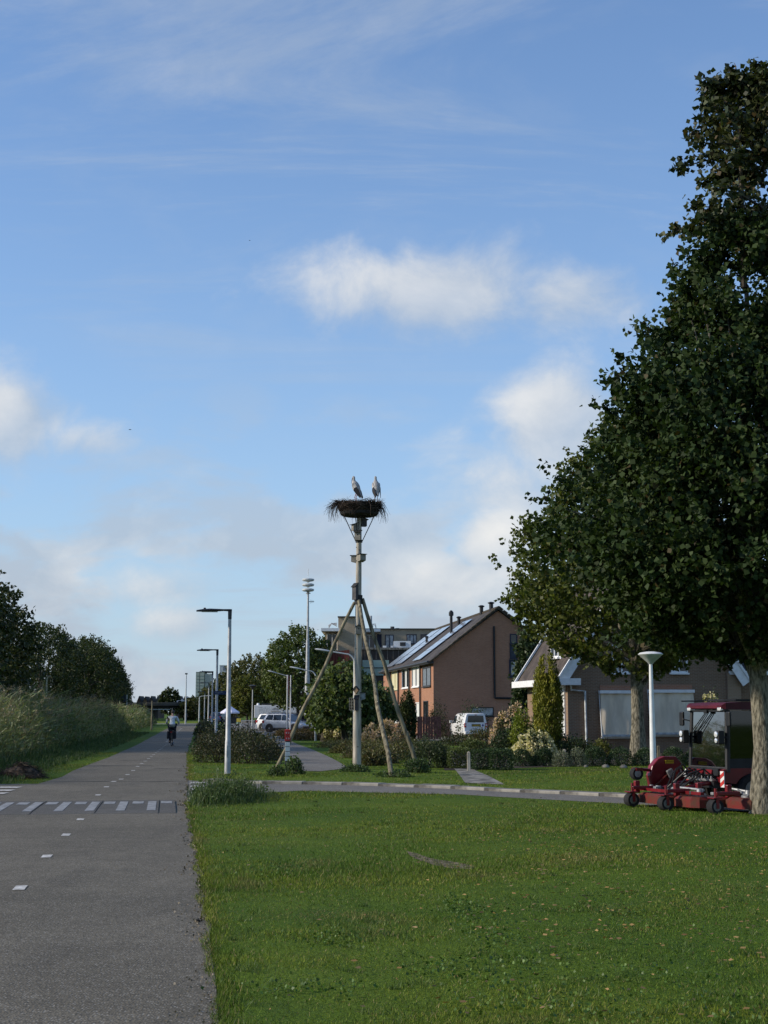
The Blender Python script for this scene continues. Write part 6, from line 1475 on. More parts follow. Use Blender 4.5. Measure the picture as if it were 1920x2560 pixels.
for k, px in enumerate((347, 362, 377, 393, 446, 461)):
    Yh = 430.0; x = GX(px, Yh).x; zr = ZP(1741 + (k % 2), Yh); ze2 = zr * 0.62
    h = thing('far_house', 'small far gabled house with white dormer above the viaduct', 'house', (x, Yh, 0), 0, 'row of far houses above the viaduct'); c = house_cols[k]
    MB().prism([(-0.95, 0), (0.95, 0), (0.95, ze2), (0, zr), (-0.95, ze2)], 8, (0, 0, 0)).build('wall', mat('far_brick_%d' % k, c, 0.85), h)
    for s in (-1, 1): MB().add([(s * 1.05, -0.2, ze2 - .1), (0, -0.2, zr + .15), (0, 8.2, zr + .15), (s * 1.05, 8.2, ze2 - .1), (s * 1.05, -0.2, ze2 - .35), (0, -0.2, zr - .1), (0, 8.2, zr - .1), (s * 1.05, 8.2, ze2 - .35)], [(0, 1, 2, 3), (7, 6, 5, 4), (0, 4, 5, 1), (2, 6, 7, 3), (1, 5, 6, 2), (0, 3, 7, 4)]).build('roof_slope', M_TILE, h)
    MB().bb(-0.4, 0.4, -0.12, -0.002, ze2 * .80, ze2 * 1.02).build('window', M_WTRIM, h); MB().bb(-0.7, -0.1, -0.1, -0.002, ze2 * .35, ze2 * .55).build('window', M_GLASSB, h)
tow = thing('pale_tower', 'pale green grey tower block behind the trees', 'tower', (GX(506, 520).x, 520, 0)); YT = 520.0
def tx(px): return GX(px, YT).x - GX(506, YT).x
M_TOW = mat('pale_green_cladding', (0.34, 0.38, 0.33), 0.5, var=0.12, scale=0.06)
MB().bb(tx(488), tx(497), 0, 8, 0, ZP(1681, YT)).build('bay', M_TOW, tow); MB().bb(tx(498.4), tx(509), 0, 8, 0, ZP(1681, YT)).build('bay', M_TOW, tow); MB().bb(tx(510), tx(524), 0.3, 8, 0, ZP(1684, YT)).build('bay', mat('pale_cladding', (0.42, 0.41, 0.36), 0.6), tow)
MB().bb(tx(497), tx(498.4), 0.5, 7, 0, ZP(1678, YT)).build('recess', M_DGREY, tow); MB().bb(tx(487.6), tx(524.5), 0.4, 8.1, ZP(1681, YT) + .002, ZP(1679.6, YT)).build('roof_edge', M_DGREY, tow)
for k in range(7): MB().bb(tx(488), tx(509), -0.08, -0.002, ZP(1690 + 8 * k, YT), ZP(1689.2 + 8 * k, YT)).build('floor_band', mat('band_grey', (0.25, 0.28, 0.25), 0.6), tow)
blk = thing('grey_block', 'pale grey flat topped block peeping over the trees', 'building', (GX(558, 560).x, 560, 0))
MB().bb(-1.7, 1.6, 0, 6, 0, ZP(1664, 560)).build('wall', mat('pale_block', (0.45, 0.47, 0.50), 0.6), blk); MB().bb(-1.8, 1.7, -0.1, 6.1, ZP(1664, 560) + .002, ZP(1662.5, 560)).build('roof_edge', M_WTRIM, blk); MB().bb(-0.3, 1.5, -0.1, -0.002, ZP(1676, 560), ZP(1667, 560)).build('window', mat('slate_glass', (0.16, 0.19, 0.25), 0.3), blk)
# ---------------------------------------------------------------- vehicles
M_TYRE = mat('tyre_rubber', (0.016, 0.016, 0.017), 0.85, var=0.2, scale=9)
M_RIM = mat('alloy_rim', (0.42, 0.43, 0.44), 0.35, 0.6, var=0.1)
M_CGLASS = mat('car_glass', (0.012, 0.016, 0.02), 0.05, spec=0.7, var=0.2)
M_TLIGHT = mat('tail_light', (0.35, 0.02, 0.02), 0.25, var=0.1, coat=0.5)
M_HLIGHT = mat('head_light', (0.65, 0.67, 0.68), 0.15, var=0.05, coat=0.5)
M_PLATE = mat('yellow_number_plate', (0.62, 0.40, 0.03), 0.5, var=0.05)
M_PLAST = mat('black_plastic', (0.02, 0.02, 0.021), 0.6, var=0.15)
def wheel(parent, c, r, w_, rim=M_RIM, axis='Y', name='wheel'):
    prof = [(r * .60, -w_ / 2 * .8), (r * .93, -w_ / 2), (r, -w_ / 2 * .7), (r, w_ / 2 * .7), (r * .93, w_ / 2), (r * .60, w_ / 2 * .8)]
    wh = MB().lathe(prof, 22, c, axis).build(name, M_TYRE, parent, True)
    MB().lathe([(r * .20, -w_ / 2 * .92), (r * .58, -w_ / 2 * .84), (r * .60, 0), (r * .58, w_ / 2 * .84), (r * .20, w_ / 2 * .92)], 16, c, axis).build('rim', rim, wh, True)
    return wh
def loft(name, secs, m, parent, smooth=True):
    """closed rings of equal length joined lengthwise"""
    mb = MB(); n = len(secs[0])
    for s in secs: mb.v += [tuple(p) for p in s]
    for i in range(len(secs) - 1):
        for k in range(n): mb.f.append((i * n + k, i * n + (k + 1) % n, (i + 1) * n + (k + 1) % n, (i + 1) * n + k))
    mb.f += [tuple(range(n)), tuple((len(secs) - 1) * n + k for k in range(n - 1, -1, -1))]
    return mb.build(name, m, parent, smooth)
def car(name, label, loc, rz, paint, L=4.2, W=1.76, H=1.55, suv=True, group=None, cat='car'):
    """hatchback: local +X is forward"""
    t = thing(name, label, cat, loc, rz, group); k = L / 4.2; wr = 0.33
    def ring(x, w_, zb, zs, zt):                       # lower body cross-section
        return [(x, -w_ * .90, zb), (x, -w_, zb + .14), (x, -w_, zs), (x, -w_ * .94, zt), (x, w_ * .94, zt), (x, w_, zs), (x, w_, zb + .14), (x, w_ * .90, zb)]
    hw = W / 2; bl_ = 0.98 * H / 1.55
    secs = [ring(-2.10 * k, hw * .86, .34, .62, bl_ - .10), ring(-2.02 * k, hw * .95, .27, .70, bl_ + .01), ring(-1.5 * k, hw, .24, .74, bl_ + .02), ring(-0.4 * k, hw, .24, .74, bl_), ring(0.75 * k, hw, .24, .74, bl_ - .04), ring(1.45 * k, hw * .98, .24, .72, bl_ - .14), ring(1.92 * k, hw * .93, .26, .64, bl_ - .27), ring(2.09 * k, hw * .80, .32, .56, bl_ - .40)]
    body = loft('body', secs, paint, t)
    def gr(x, w_, z): return (x, w_, z)
    # greenhouse
    zb = bl_ - .03; wt = hw * .76; wb_ = hw * .95
    g = MB(); lo = [(-2.0 * k, zb + .02), (1.05 * k, zb - .03)]; hi = [(-1.72 * k, H - .03), (-1.2 * k, H), (-0.2 * k, H), (0.25 * k, H - .06)]
    for s in (-1, 1): g.v += [(lo[0][0], s * wb_, lo[0][1]), (lo[1][0], s * wb_, lo[1][1])] + [(x, s * wt, z) for x, z in hi]
    g.f = [(0, 1, 5, 4, 3, 2), (6, 8, 9, 10, 11, 7), (0, 2, 8, 6), (2, 3, 9, 8), (3, 4, 10, 9), (4, 5, 11, 10), (5, 1, 7, 11), (0, 6, 7, 1)]
    roof = g.build('roof', paint, t, bevel=0.04)
    def sidep(pts, s, nm, m, parent, out=0.012):
        q = MB(); vs = []
        for x, f in pts:                                # f: 0 at belt line, 1 at roof
            z = (zb + .0) + (H - zb) * f; w_ = wb_ + (wt - wb_) * f + out; vs.append((x, s * w_, z))
        n = len(vs); q.v = vs + [(v[0], v[1] - s * .03, v[2]) for v in vs]; q.f = [tuple(range(n)), tuple(range(2 * n - 1, n - 1, -1))] + [(i, i + n, (i + 1) % n + n, (i + 1) % n) for i in range(n)]
        return q.build(nm, m, parent)
    for s in (-1, 1):
        sidep([(-1.75 * k, .16), (-0.98 * k, .10), (-0.98 * k, .84), (-1.52 * k, .84)], s, 'rear_side_window', M_CGLASS, t)
        sidep([(-0.92 * k, .10), (-0.10 * k, .08), (-0.10 * k, .86), (-0.92 * k, .84)], s, 'rear_door_window', M_CGLASS, t)
        sidep([(-0.04 * k, .08), (0.82 * k, .06), (0.26 * k, .82), (-0.04 * k, .86)], s, 'front_door_window', M_CGLASS, t)
        MB().box((-0.45 * k, s * (hw + .006), bl_ - .16), (.16, .02, .03)).build('door_handle', paint, t); MB().box((0.45 * k, s * (hw + .006), bl_ - .17), (.16, .02, .03)).build('door_handle', paint, t)
        MB().box((0.72 * k, s * (hw + .09), bl_ + .07), (.12, .20, .13)).build('mirror', paint, t, bevel=0.03)
        MB().box((-1.98 * k, s * hw * .84, bl_ - .12), (.20, .22, .22)).build('tail_light', M_TLIGHT, t, bevel=0.02)
        MB().box((1.93 * k, s * hw * .74, bl_ - .34), (.22, .30, .13)).build('head_light', M_HLIGHT, t, bevel=0.03)
        for x in (-1.28 * k, 1.30 * k):
            wheel(t, (x, s * (hw - .09), wr), wr, .21)
            MB().lathe([(wr * 1.22, -.01), (wr * 1.22, .012)], 22, (x, s * (hw - .004), wr + .02), 'Y').build('wheel_arch', M_PLAST, t)
        if suv: MB().tube([(-1.45 * k, s * wt * .9, H - .01), (-1.35 * k, s * wt * .9, H + .05), (-0.2 * k, s * wt * .9, H + .05), (-0.1 * k, s * wt * .9, H)], .02, 6).build('roof_rail', M_PLAST, t)
        MB().box((0, s * (hw + .002), .33), (2.0 * k, .03, .12)).build('sill', M_PLAST, t)
    # screens
    q = MB(); q.add([(-2.0 * k - .012, -wb_ * .84, zb + .10), (-2.0 * k - .012, wb_ * .84, zb + .10), (-1.75 * k - .012, wt * .88, H - .10), (-1.75 * k - .012, -wt * .88, H - .10)] + [(-1.96 * k, -wb_ * .84, zb + .10), (-1.96 * k, wb_ * .84, zb + .10), (-1.71 * k, wt * .88, H - .10), (-1.71 * k, -wt * .88, H - .10)], [(0, 1, 2, 3), (7, 6, 5, 4), (0, 4, 5, 1), (1, 5, 6, 2), (2, 6, 7, 3), (3, 7, 4, 0)]); q.build('rear_window', M_CGLASS, t)
    q = MB(); q.add([(1.0 * k + .015, -wb_ * .9, zb + .03), (1.0 * k + .015, wb_ * .9, zb + .03), (0.30 * k + .015, wt * .92, H - .09), (0.30 * k + .015, -wt * .92, H - .09)] + [(0.96 * k, -wb_ * .9, zb + .0), (0.96 * k, wb_ * .9, zb + .0), (0.27 * k, wt * .92, H - .12), (0.27 * k, -wt * .92, H - .12)], [(0, 1, 2, 3), (7, 6, 5, 4), (0, 4, 5, 1), (1, 5, 6, 2), (2, 6, 7, 3), (3, 7, 4, 0)]); q.build('windscreen', M_CGLASS, t)
    MB().box((-2.09 * k, 0, .44), (.10, W * .86, .24)).build('rear_bumper', M_PLAST, t, bevel=0.03); MB().box((2.06 * k, 0, .42), (.10, W * .78, .20)).build('front_bumper', M_PLAST, t, bevel=0.03)
    MB().box((-2.115 * k, 0, .66), (.02, .52, .11)).build('number_plate', M_PLATE, t)
    return t
P_SILV = mat('silver_blue_paint', (0.42, 0.46, 0.52), 0.3, 0.35, var=0.05, coat=0.6)
P_WHITE = mat('white_car_paint', (0.74, 0.75, 0.75), 0.3, var=0.04, coat=0.6)
P_DARK = mat('dark_car_paint', (0.03, 0.032, 0.04), 0.3, var=0.1, coat=0.6)
P_GREY = mat('grey_car_paint', (0.28, 0.29, 0.30), 0.3, 0.2, var=0.05, coat=0.6)
P_BLUE = mat('blue_car_paint', (0.02, 0.04, 0.10), 0.3, 0.1, var=0.05, coat=0.6)
car('silver_car', 'silver compact car parked behind the rusty shrubs', (GX(717, 125).x, 125.2, 0), R(-28), P_SILV, 4.1, 1.78, 1.60)
car('white_car', 'white car with red tail lights parked beyond the silver car', (GX(697, 133).x, 133, 0), R(-32), P_WHITE, 4.1, 1.76, 1.58)
car('dark_car', 'dark car parked behind the silver car', (GX(742, 139).x, 139, 0), R(-25), P_DARK, 4.3, 1.8, 1.62)
car('grey_car', 'grey car partly hidden behind the cream hydrangea', (GX(842, 118).x, 118, 0), R(200), P_GREY, 4.2, 1.78, 1.55, suv=False)
car('dark_blue_car', 'dark blue car beside the market parasol', (GX(551, 224).x, 224, 0), R(75), P_BLUE, 4.4, 1.85, 1.75)
oc = car('white_car', 'small white car driving on the viaduct', (GX(462, YV).x, YV + 1.5, ZP(1759, YV)), R(182), P_WHITE, 4.2, 1.76, 1.45, suv=False)

# ---- white panel van seen from behind
Yv = 97.0; van = thing('white_van', 'white panel van parked before the brick terrace, rear to the road', 'van', (GX(1168, Yv).x, Yv, 0), R(103), None, 0.92)
hw, Hv, Lv = 0.86, 1.78, 4.3
def vring(x, w_, zb, zt, tw, zm=1.02): return [(x, -w_ * .95, zb), (x, -w_, zb + .2), (x, -w_, zm), (x, -tw, zt - .08), (x, -tw + .12, zt), (x, tw - .12, zt), (x, tw, zt - .08), (x, w_, zm), (x, w_, zb + .2), (x, w_ * .95, zb)]
secs = [vring(-Lv / 2, hw * .97, .30, Hv - .05, hw * .80), vring(-Lv / 2 + .10, hw, .26, Hv, hw * .83), vring(-1.0, hw, .24, Hv + .02, hw * .84), vring(0.35, hw, .24, Hv, hw * .83), vring(0.75, hw, .24, Hv - .12, hw * .80), vring(1.35, hw * .99, .24, 1.12, hw * .88, .98), vring(1.85, hw * .95, .26, .96, hw * .80, .84), vring(2.15, hw * .82, .32, .76, hw * .70, .62)]
loft('body', secs, P_WHITE, van)
def vp(name, pts, m, dep=0.02, x=-Lv / 2 - .012): # rear panel polygon in (y, z)
    sl_ = 0.0; MB().prism(pts, dep, (x, 0, 0), (0, 1, 0), (0, 0, 1), (1, 0, 0)).build(name, m, van)
vp('rear_window', [(-.62, 1.14), (.62, 1.14), (.56, 1.62), (-.56, 1.62)], M_CGLASS, .03, -Lv / 2 - .016)
vp('number_plate', [(-.30, .86), (.24, .86), (.24, .97), (-.30, .97)], M_PLATE, .012, -Lv / 2 - .024); vp('plate_recess', [(-.36, .84), (.30, .84), (.30, 1.01), (-.36, 1.01)], M_PLAST, .01, -Lv / 2 - .016)
vp('sticker', [(-.62, .92), (-.53, .82), (-.44, .92), (-.53, 1.02)], mat('blue_sticker', (0.06, 0.06, 0.20), 0.5), .008, -Lv / 2 - .016)
pm_ = MB()
for q in range(6): pm_.box((-Lv / 2 - .026, .17 - .075 * q, .915), (.006, .035, .055))
pm_.build('plate_characters', M_PLAST, van)['kind'] = 'stuff'
vp('high_stop_light', [(-.08, 1.64), (.08, 1.64), (.08, 1.68), (-.08, 1.68)], M_TLIGHT)
for s in (-1, 1):
    MB().box((-Lv / 2 + .03, s * hw * .91, .92), (.13, .15, .30)).build('tail_light', M_TLIGHT, van, bevel=0.02); MB().box((-Lv / 2 + .022, s * hw * .91, .94), (.13, .10, .08)).build('reverse_light', M_HLIGHT, van)
    MB().box((0.95, s * (hw + .12), 1.16), (.12, .22, .2)).build('mirror', M_GREYP, van, bevel=0.03)
    q = MB(); q.add([(0.05, s * (hw + .004), 1.08), (1.05, s * (hw + .002), 1.05), (0.62, s * (hw * .87 + .01), 1.58), (0.05, s * (hw * .86 + .012), 1.62)] + [(0.05, s * (hw - .05), 1.08), (1.05, s * (hw - .05), 1.05), (0.62, s * (hw * .82), 1.58), (0.05, s * (hw * .81), 1.62)], [(0, 1, 2, 3), (7, 6, 5, 4), (0, 4, 5, 1), (1, 5, 6, 2), (2, 6, 7, 3), (3, 7, 4, 0)]); q.build('door_window', M_CGLASS, van)
    MB().box((-0.6, s * (hw + .004), .70), (1.3, .012, .03)).build('side_rail', M_GREYP, van); MB().box((0.1, s * (hw + .004), .36), (.9, .012, .09)).build('side_lettering_strip', M_DGREY, van)
    for x in (-1.35, 1.35): wheel(van, (x, s * (hw - .10), .31), .31, .2); 
MB().box((-Lv / 2 - .03, 0, .40), (.12, 1.62, .20)).build('rear_bumper', P_WHITE, van, bevel=0.04)
MB().box((2.13, 0, .42), (.12, 1.40, .22)).build('front_bumper', M_PLAST, van, bevel=0.04)

# ---- white market trailer, parasol, people-free stall, board
Yt = 208.0; tr = thing('market_trailer', 'long white market trailer with an oval emblem on its side', 'trailer', (GX(686, Yt).x, Yt, 0)); s_ = Yt / FPX
x0, x1 = (636 - 686) * s_, (752 - 686) * s_; zb_, zt_ = ZP(1795, Yt), ZP(1763, Yt)
MB().bb(x0, x1, 0, 2.3, zb_, zt_).build('box', mat('white_trailer_panel', (0.68, 0.68, 0.65), 0.5, var=0.05, scale=0.5), tr, bevel=0.06)
MB().bb(x0 + .6, x1 - .3, -.03, -.002, zb_ + .25, zt_ - .25).build('hatch', mat('off_white_hatch', (0.62, 0.62, 0.59), 0.5), tr)
ov = MB(); cx_, cz_ = (683 - 686) * s_ + .35, (zb_ + zt_) / 2 + .05
ov.tube([(cx_ + 1.05 * math.cos(a), -.05, cz_ + .42 * math.sin(a)) for a in np.linspace(-2.9, 0.9, 20)], .03, 5); ov.build('emblem_oval', mat('grey_emblem', (0.30, 0.29, 0.27), 0.6), tr)
MB().prism([(-.55, 0), (.55, 0), (.2, .2), (-.2, .2)], .02, (cx_, -.05, cz_ + .25)).build('emblem_roof', MATS['grey_emblem'], tr)
lt = MB()
for q in range(9): lt.box((cx_ - .6 + .15 * q, -.045, cz_ - .02 + .03 * (q % 2)), (.09, .02, .22 if q % 3 == 0 else .15))
lt.build('emblem_lettering', mat('tan_emblem', (0.42, 0.36, 0.28), 0.6), tr)['kind'] = 'stuff'
MB().bb(x0 + 1.0, x1 - .5, .3, 1.9, zt_, zt_ + .22).build('roof_rack', M_DGREY, tr)
for x in (x0 + .5, ): MB().ball((x, .6, zt_ + .1), .22, 10, 6).build('roof_vent', M_WTRIM, tr)
for x in ((643 - 686) * s_, (730 - 686) * s_): wheel(tr, (x, .15, .38), .38, .24)
MB().tube([(x0, 1.1, .55), (x0 - 2.3, 1.1, .5)], .06, 8).build('draw_bar', M_GALV, tr); MB().tube([(x0 - 1.9, 1.1, 0), (x0 - 1.9, 1.1, .55)], .05, 8).build('jockey_leg', M_GALV, tr)
MB().bb(x0 + .3, x1 - .3, .3, 2.0, .45, zb_ + .01).build('chassis', M_DGREY, tr)
Yp = 222.0; pa_ = thing('market_parasol', 'white lilac market parasol with scalloped panels', 'parasol', (GX(575, Yp).x, Yp, 0)); zp = ZP(1764, Yp); ze3 = ZP(1780, Yp); rp_ = 24 / FPX * Yp
pmb = MB(); n = 8; pmb.v.append((0, 0, zp))
for k in range(n): a = 2 * math.pi * k / n + .3; pmb.v.append((rp_ * math.cos(a), rp_ * math.sin(a), ze3))
for k in range(n): a = 2 * math.pi * k / n + .3; pmb.v.append((rp_ * math.cos(a), rp_ * math.sin(a), ze3 - .22))
pmb.f = [(0, 1 + k, 1 + (k + 1) % n) for k in range(n)] + [(1 + k, 1 + n + k, 1 + n + (k + 1) % n, 1 + (k + 1) % n) for k in range(n)]
o = pmb.build('canopy', mat('white_lilac_canvas', (0.66, 0.66, 0.78), 0.8, var=0.05), pa_); md = o.modifiers.new('solid', 'SOLIDIFY'); md.thickness = 0.02
MB().tube([(0, 0, 0), (0, 0, zp)], .03, 8).build('pole', M_GALV, pa_); MB().lathe([(.3, 0), (.3, .08), (.05, .12)], 12).build('base', M_CONC, pa_)
for k in range(n): a = 2 * math.pi * k / n + .3; MB().tube([(0, 0, zp - .35), (rp_ * .95 * math.cos(a), rp_ * .95 * math.sin(a), ze3 - .04)], .012, 5).build('rib', M_GALV, pa_)
stl = thing('market_counter', 'dark market counter standing under the parasol', 'counter', (GX(580, Yp + .5).x, Yp + .6, 0)); MB().box((0, 0, .5), (2.1, .7, 1.0)).build('counter', M_DGREY, stl, bevel=.02); MB().box((0, 0, 1.03), (2.3, .85, .06)).build('top', M_WOODD, stl); MB().box((.5, 0, 1.3), (.6, .4, .46)).build('crate', M_WOODD, stl); MB().box((-.6, 0, 1.22), (.5, .4, .3)).build('crate', M_BOXD, stl)
bd = thing('sandwich_board', 'small yellow and green sandwich board near the trailer', 'sign board', (GX(597, 205).x, 205, 0)); MB().box((0, 0, .62), (.62, .04, .5), Matrix.Rotation(R(-10), 3, 'X')).build('board', mat('yellow_board', (0.55, 0.42, 0.06), 0.6), bd); MB().box((0, .02, .25), (.62, .04, .3), Matrix.Rotation(R(-10), 3, 'X')).build('lower_board', mat('pale_green_board', (0.40, 0.55, 0.40), 0.6), bd); MB().box((0, .25, .45), (.62, .03, .9), Matrix.Rotation(R(12), 3, 'X')).build('back_board', M_WOODD, bd)

# ---------------------------------------------------------------- cyclists
M_JACK = mat('pale_grey_jacket', (0.60, 0.63, 0.62), 0.75, var=0.10, scale=9, bump=0.01, bscale=14)
M_TROU = mat('dark_trousers', (0.022, 0.026, 0.042), 0.8, var=0.2, scale=9)
M_SKIN = mat('skin', (0.45, 0.29, 0.22), 0.55, var=0.08, scale=9)
M_HAIR = mat('dark_grey_hair', (0.07, 0.065, 0.06), 0.7, var=0.3, scale=30)
M_SHOE = mat('dark_shoe', (0.02, 0.02, 0.022), 0.6)
M_DARKC = mat('black_coat', (0.012, 0.012, 0.014), 0.75, var=0.2)
def bicycle(label, loc, rz, name='bicycle', group=None, bags=True):
    """local +X forward; wheels on the ground"""
    t = thing(name, label, 'bicycle', loc, rz, group); r = 0.345
    for x in (-0.55, 0.58):
        wh = MB().torus((x, 0, r), r - .022, .022, 'Y', 28, 8).build('wheel', M_TYRE, t, True)
        MB().torus((x, 0, r), r - .05, .012, 'Y', 28, 6).build('rim', M_RIM, wh, True); MB().tube([(x, -.05, r), (x, .05, r)], .022, 8).build('hub', M_RIM, wh)
        for k in range(14): a = 2 * math.pi * k / 14; MB().tube([(x, 0, r), (x + (r - .05) * math.cos(a), 0, r + (r - .05) * math.sin(a))], .0025, 4).build('spoke', M_RIM, wh)
        fd = MB(); pts = [(x + (r + .03) * math.cos(a), 0, r + (r + .03) * math.sin(a)) for a in np.linspace(0.2 if x > 0 else 0.1, 2.9 if x < 0 else 2.4, 12)]; fd.tube(pts, .022, 6); fd.build('mudguard', M_BLACKM, t)
    bb, st, hd = Vector((-.05, 0, .30)), Vector((-.24, 0, .82)), Vector((.40, 0, .84))
    f = [(bb, st), (bb, Vector((.44, 0, .66))), (Vector((-.2, 0, .68)), Vector((.41, 0, .78))), (hd, Vector((.58, 0, r))), (hd + Vector((-.02, 0, .18)), Vector((.44, 0, .66)))]
    for a, b in f: MB().tube([a, b], .020, 8).build('frame_tube', M_BLACKM, t)
    for s in (-1, 1): MB().tube([bb + Vector((0, .03 * s, 0)), (-.55, .06 * s, r)], .012, 6).build('chain_stay', M_BLACKM, t); MB().tube([st + Vector((0, .02 * s, -.1)), (-.55, .06 * s, r)], .010, 6).build('seat_stay', M_BLACKM, t)
    sd = MB(); 
    for x, w_, h_ in ((-.42, .09, .0), (-.34, .10, .035), (-.24, .07, .04), (-.10, .025, .02)): sd.v += [(x, -w_, .90), (x, w_, .90), (x, w_ * .8, .93 + h_), (x, -w_ * .8, .93 + h_)]
    for i in range(3): k = 4 * i; sd.f += [(k, k + 4, k + 5, k + 1), (k + 1, k + 5, k + 6, k + 2), (k + 2, k + 6, k + 7, k + 3), (k + 3, k + 7, k + 4, k)]
    sd.f += [(0, 1, 2, 3), (15, 14, 13, 12)]; sd.build('saddle', M_BLACKM, t, True); MB().tube([st - Vector((.0, 0, .04)), (-.28, 0, .91)], .014, 8).build('seat_post', M_RIM, t)
    MB().tube([(.20, -.29, 1.10), (.34, -.24, 1.10), (.38, 0, 1.04), (.34, .24, 1.10), (.20, .29, 1.10)], .013, 8).build('handlebar', M_BLACKM, t, True)
    MB().bb(-.85, -.30, -.07, .07, .76, .785).build('carrier', M_BLACKM, t)
    MB().box((-.90, 0, .70), (.04, .09, .06)).build('rear_light', M_TLIGHT, t)
    if bags:
        for s in (-1, 1): MB().box((-.58, s * .15, .56), (.36, .15, .38), taper=(1.0, 0.9)).build('pannier_bag', mat('black_bag', (0.012, 0.013, 0.018), 0.7), t, bevel=.03)
    MB().lathe([(.09, -.006), (.09, .006)], 14, (-.05, .07, .30), 'Y').build('chain_ring', M_RIM, t)
    for s in (-1, 1): MB().tube([(-.05, .08 * s, .30), (-.05 + .05 * s, .09 * s, .30 - .15 * s), (-.05 + .05 * s, .17 * s, .30 - .15 * s)], .010, 6).build('pedal_crank', M_RIM, t)
    return t
def rider(label, loc, rz, jacket, trous, hairm, group=None):
    """seated on the saddle, hands on the bar; local +X forward"""
    t = thing('person', label, 'person', loc, rz, group)
    pel = (-.27, 0, 1.00); 
    P = [(*pel, (.135, .165)), (-.22, 0, 1.16, (.125, .155)), (-.15, 0, 1.33, (.12, .175)), (-.10, 0, 1.46, (.09, .15)), (-.085, 0, 1.53, .055), (-.06, 0, 1.60, .055), (-.045, 0, 1.67, (.092, .078)), (-.045, 0, 1.735, (.075, .066))]
    E = [(0, 1), (1, 2), (2, 3), (3, 4), (4, 5), (5, 6), (6, 7)]
    for s in (-1, 1):
        i = len(P); P += [(-.11, .185 * s, 1.43, .062), (-.04, .285 * s, 1.24, .048), (.09, .30 * s, 1.12, .040), (.19, .29 * s, 1.12, .032), (.25, .275 * s, 1.125, .028)]
        E += [(3, i), (i, i + 1), (i + 1, i + 2), (i + 2, i + 3), (i + 3, i + 4)]
        fz_ = .30 - .15 * s; fx_ = -.05 + .05 * s; kx, kz = (.14, .72) if s > 0 else (.17, .82)
        kz = .66 if s > 0 else .80; kx = .10 if s > 0 else .16
        i = len(P); P += [(-.20, .10 * s, .96, .095), (kx, .115 * s, kz, .060), (fx_ - .06, .13 * s, fz_ + .16, .042), (fx_ - .07, .13 * s, fz_ + .06, .036), (fx_ + .10, .13 * s, fz_ + .04, .030)]
        E += [(0, i), (i, i + 1), (i + 1, i + 2), (i + 2, i + 3), (i + 3, i + 4)]
    skin('body', P, E, M_SKIN, t, sub=1, root=0)
    J = [(-.29, 0, .93, (.165, .20)), (-.27, 0, 1.03, (.165, .20)), (-.22, 0, 1.16, (.145, .185)), (-.15, 0, 1.33, (.142, .205)), (-.10, 0, 1.46, (.105, .165)), (-.085, 0, 1.52, .078)]; JE = [(0, 1), (1, 2), (2, 3), (3, 4), (4, 5)]
    for s in (-1, 1): i = len(J); J += [(-.11, .195 * s, 1.425, .078), (-.04, .29 * s, 1.24, .064), (.09, .305 * s, 1.12, .054), (.17, .292 * s, 1.12, .045)]; JE += [(4, i), (i, i + 1), (i + 1, i + 2), (i + 2, i + 3)]
    skin('jacket', J, JE, jacket, t, sub=1, root=2)
    T = [(-.27, 0, .985, (.15, .185))]; TE = []
    for s in (-1, 1):
        fz_ = .30 - .15 * s; fx_ = -.05 + .05 * s; kz = .66 if s > 0 else .80; kx = .10 if s > 0 else .16
        i = len(T); T += [(-.20, .10 * s, .955, .108), (kx, .115 * s, kz, .072), (fx_ - .06, .13 * s, fz_ + .16, .054), (fx_ - .065, .13 * s, fz_ + .10, .05)]; TE += [(0, i), (i, i + 1), (i + 1, i + 2), (i + 2, i + 3)]
    skin('trousers', T, TE, trous, t, sub=1, root=0)
    for s in (-1, 1):
        fz_ = .30 - .15 * s; fx_ = -.05 + .05 * s; MB().box((fx_ + .02, .13 * s, fz_ + .035), (.25, .085, .07), taper=(.85, .8)).build('shoe', M_SHOE, t, bevel=.02)
        for q in range(5):                               # fingers closed round the grip
            y = (.245 + .017 * q) * s; MB().tube([(.245, y, 1.128), (.265 - .004 * q, y, 1.10), (.235, y, 1.085), (.215, y, 1.10)] if q else [(.22, .25 * s, 1.125), (.215, .235 * s, 1.10), (.235, .225 * s, 1.085)], .0085, 6).build('finger' if q else 'thumb', M_SKIN, t, True)
    hm_ = MB().ball((-.055, 0, 1.705), .1, 12, 8, (1.02, .86, 1.0)); hm_.v = [(v[0] if v[0] < 0.0 else v[0] * .72, v[1], v[2] if v[0] < 0.0 else max(v[2], 1.70)) for v in hm_.v]; hm_.build('hair', hairm, t, True)
    MB().prism([(0, 0), (.022, -.01), (0, .035)], .02, (.036, -.01, 1.655), (1, 0, 0), (0, 0, 1), (0, 1, 0)).build('nose', M_SKIN, t)
    for s in (-1, 1): MB().ball((.040, .03 * s, 1.69), .009, 7, 5).build('eye', M_SHOE, t); MB().ball((-.045, .082 * s, 1.665), .022, 7, 5, (.7, .4, 1.1)).build('ear', M_SKIN, t)
    MB().box((.036, 0, 1.622), (.01, .045, .008)).build('mouth', mat('lips', (0.35, 0.15, 0.13), 0.6), t)
    return t
cb = G(430.5, 1866.5); ra = math.atan2(PA.y, PA.x) - R(4)
bicycle('black bicycle with two black pannier bags under the pale jacketed rider', cb + PA * .5 + Vector((0, 0, .016)), ra)
rider('cyclist in a pale grey jacket and dark trousers riding away on the path', cb + PA * .5 + Vector((0, 0, .016)), ra, M_JACK, M_TROU, M_HAIR)
c2 = Vector((GX(465, 232).x, 232, 0.016))
bicycle('far black bicycle ridden toward the camera', c2, ra + math.pi, group=None, bags=False)
rider('far cyclist in black riding along the sunlit meadow', c2, ra + math.pi, M_DARKC, M_DARKC, M_HAIR)
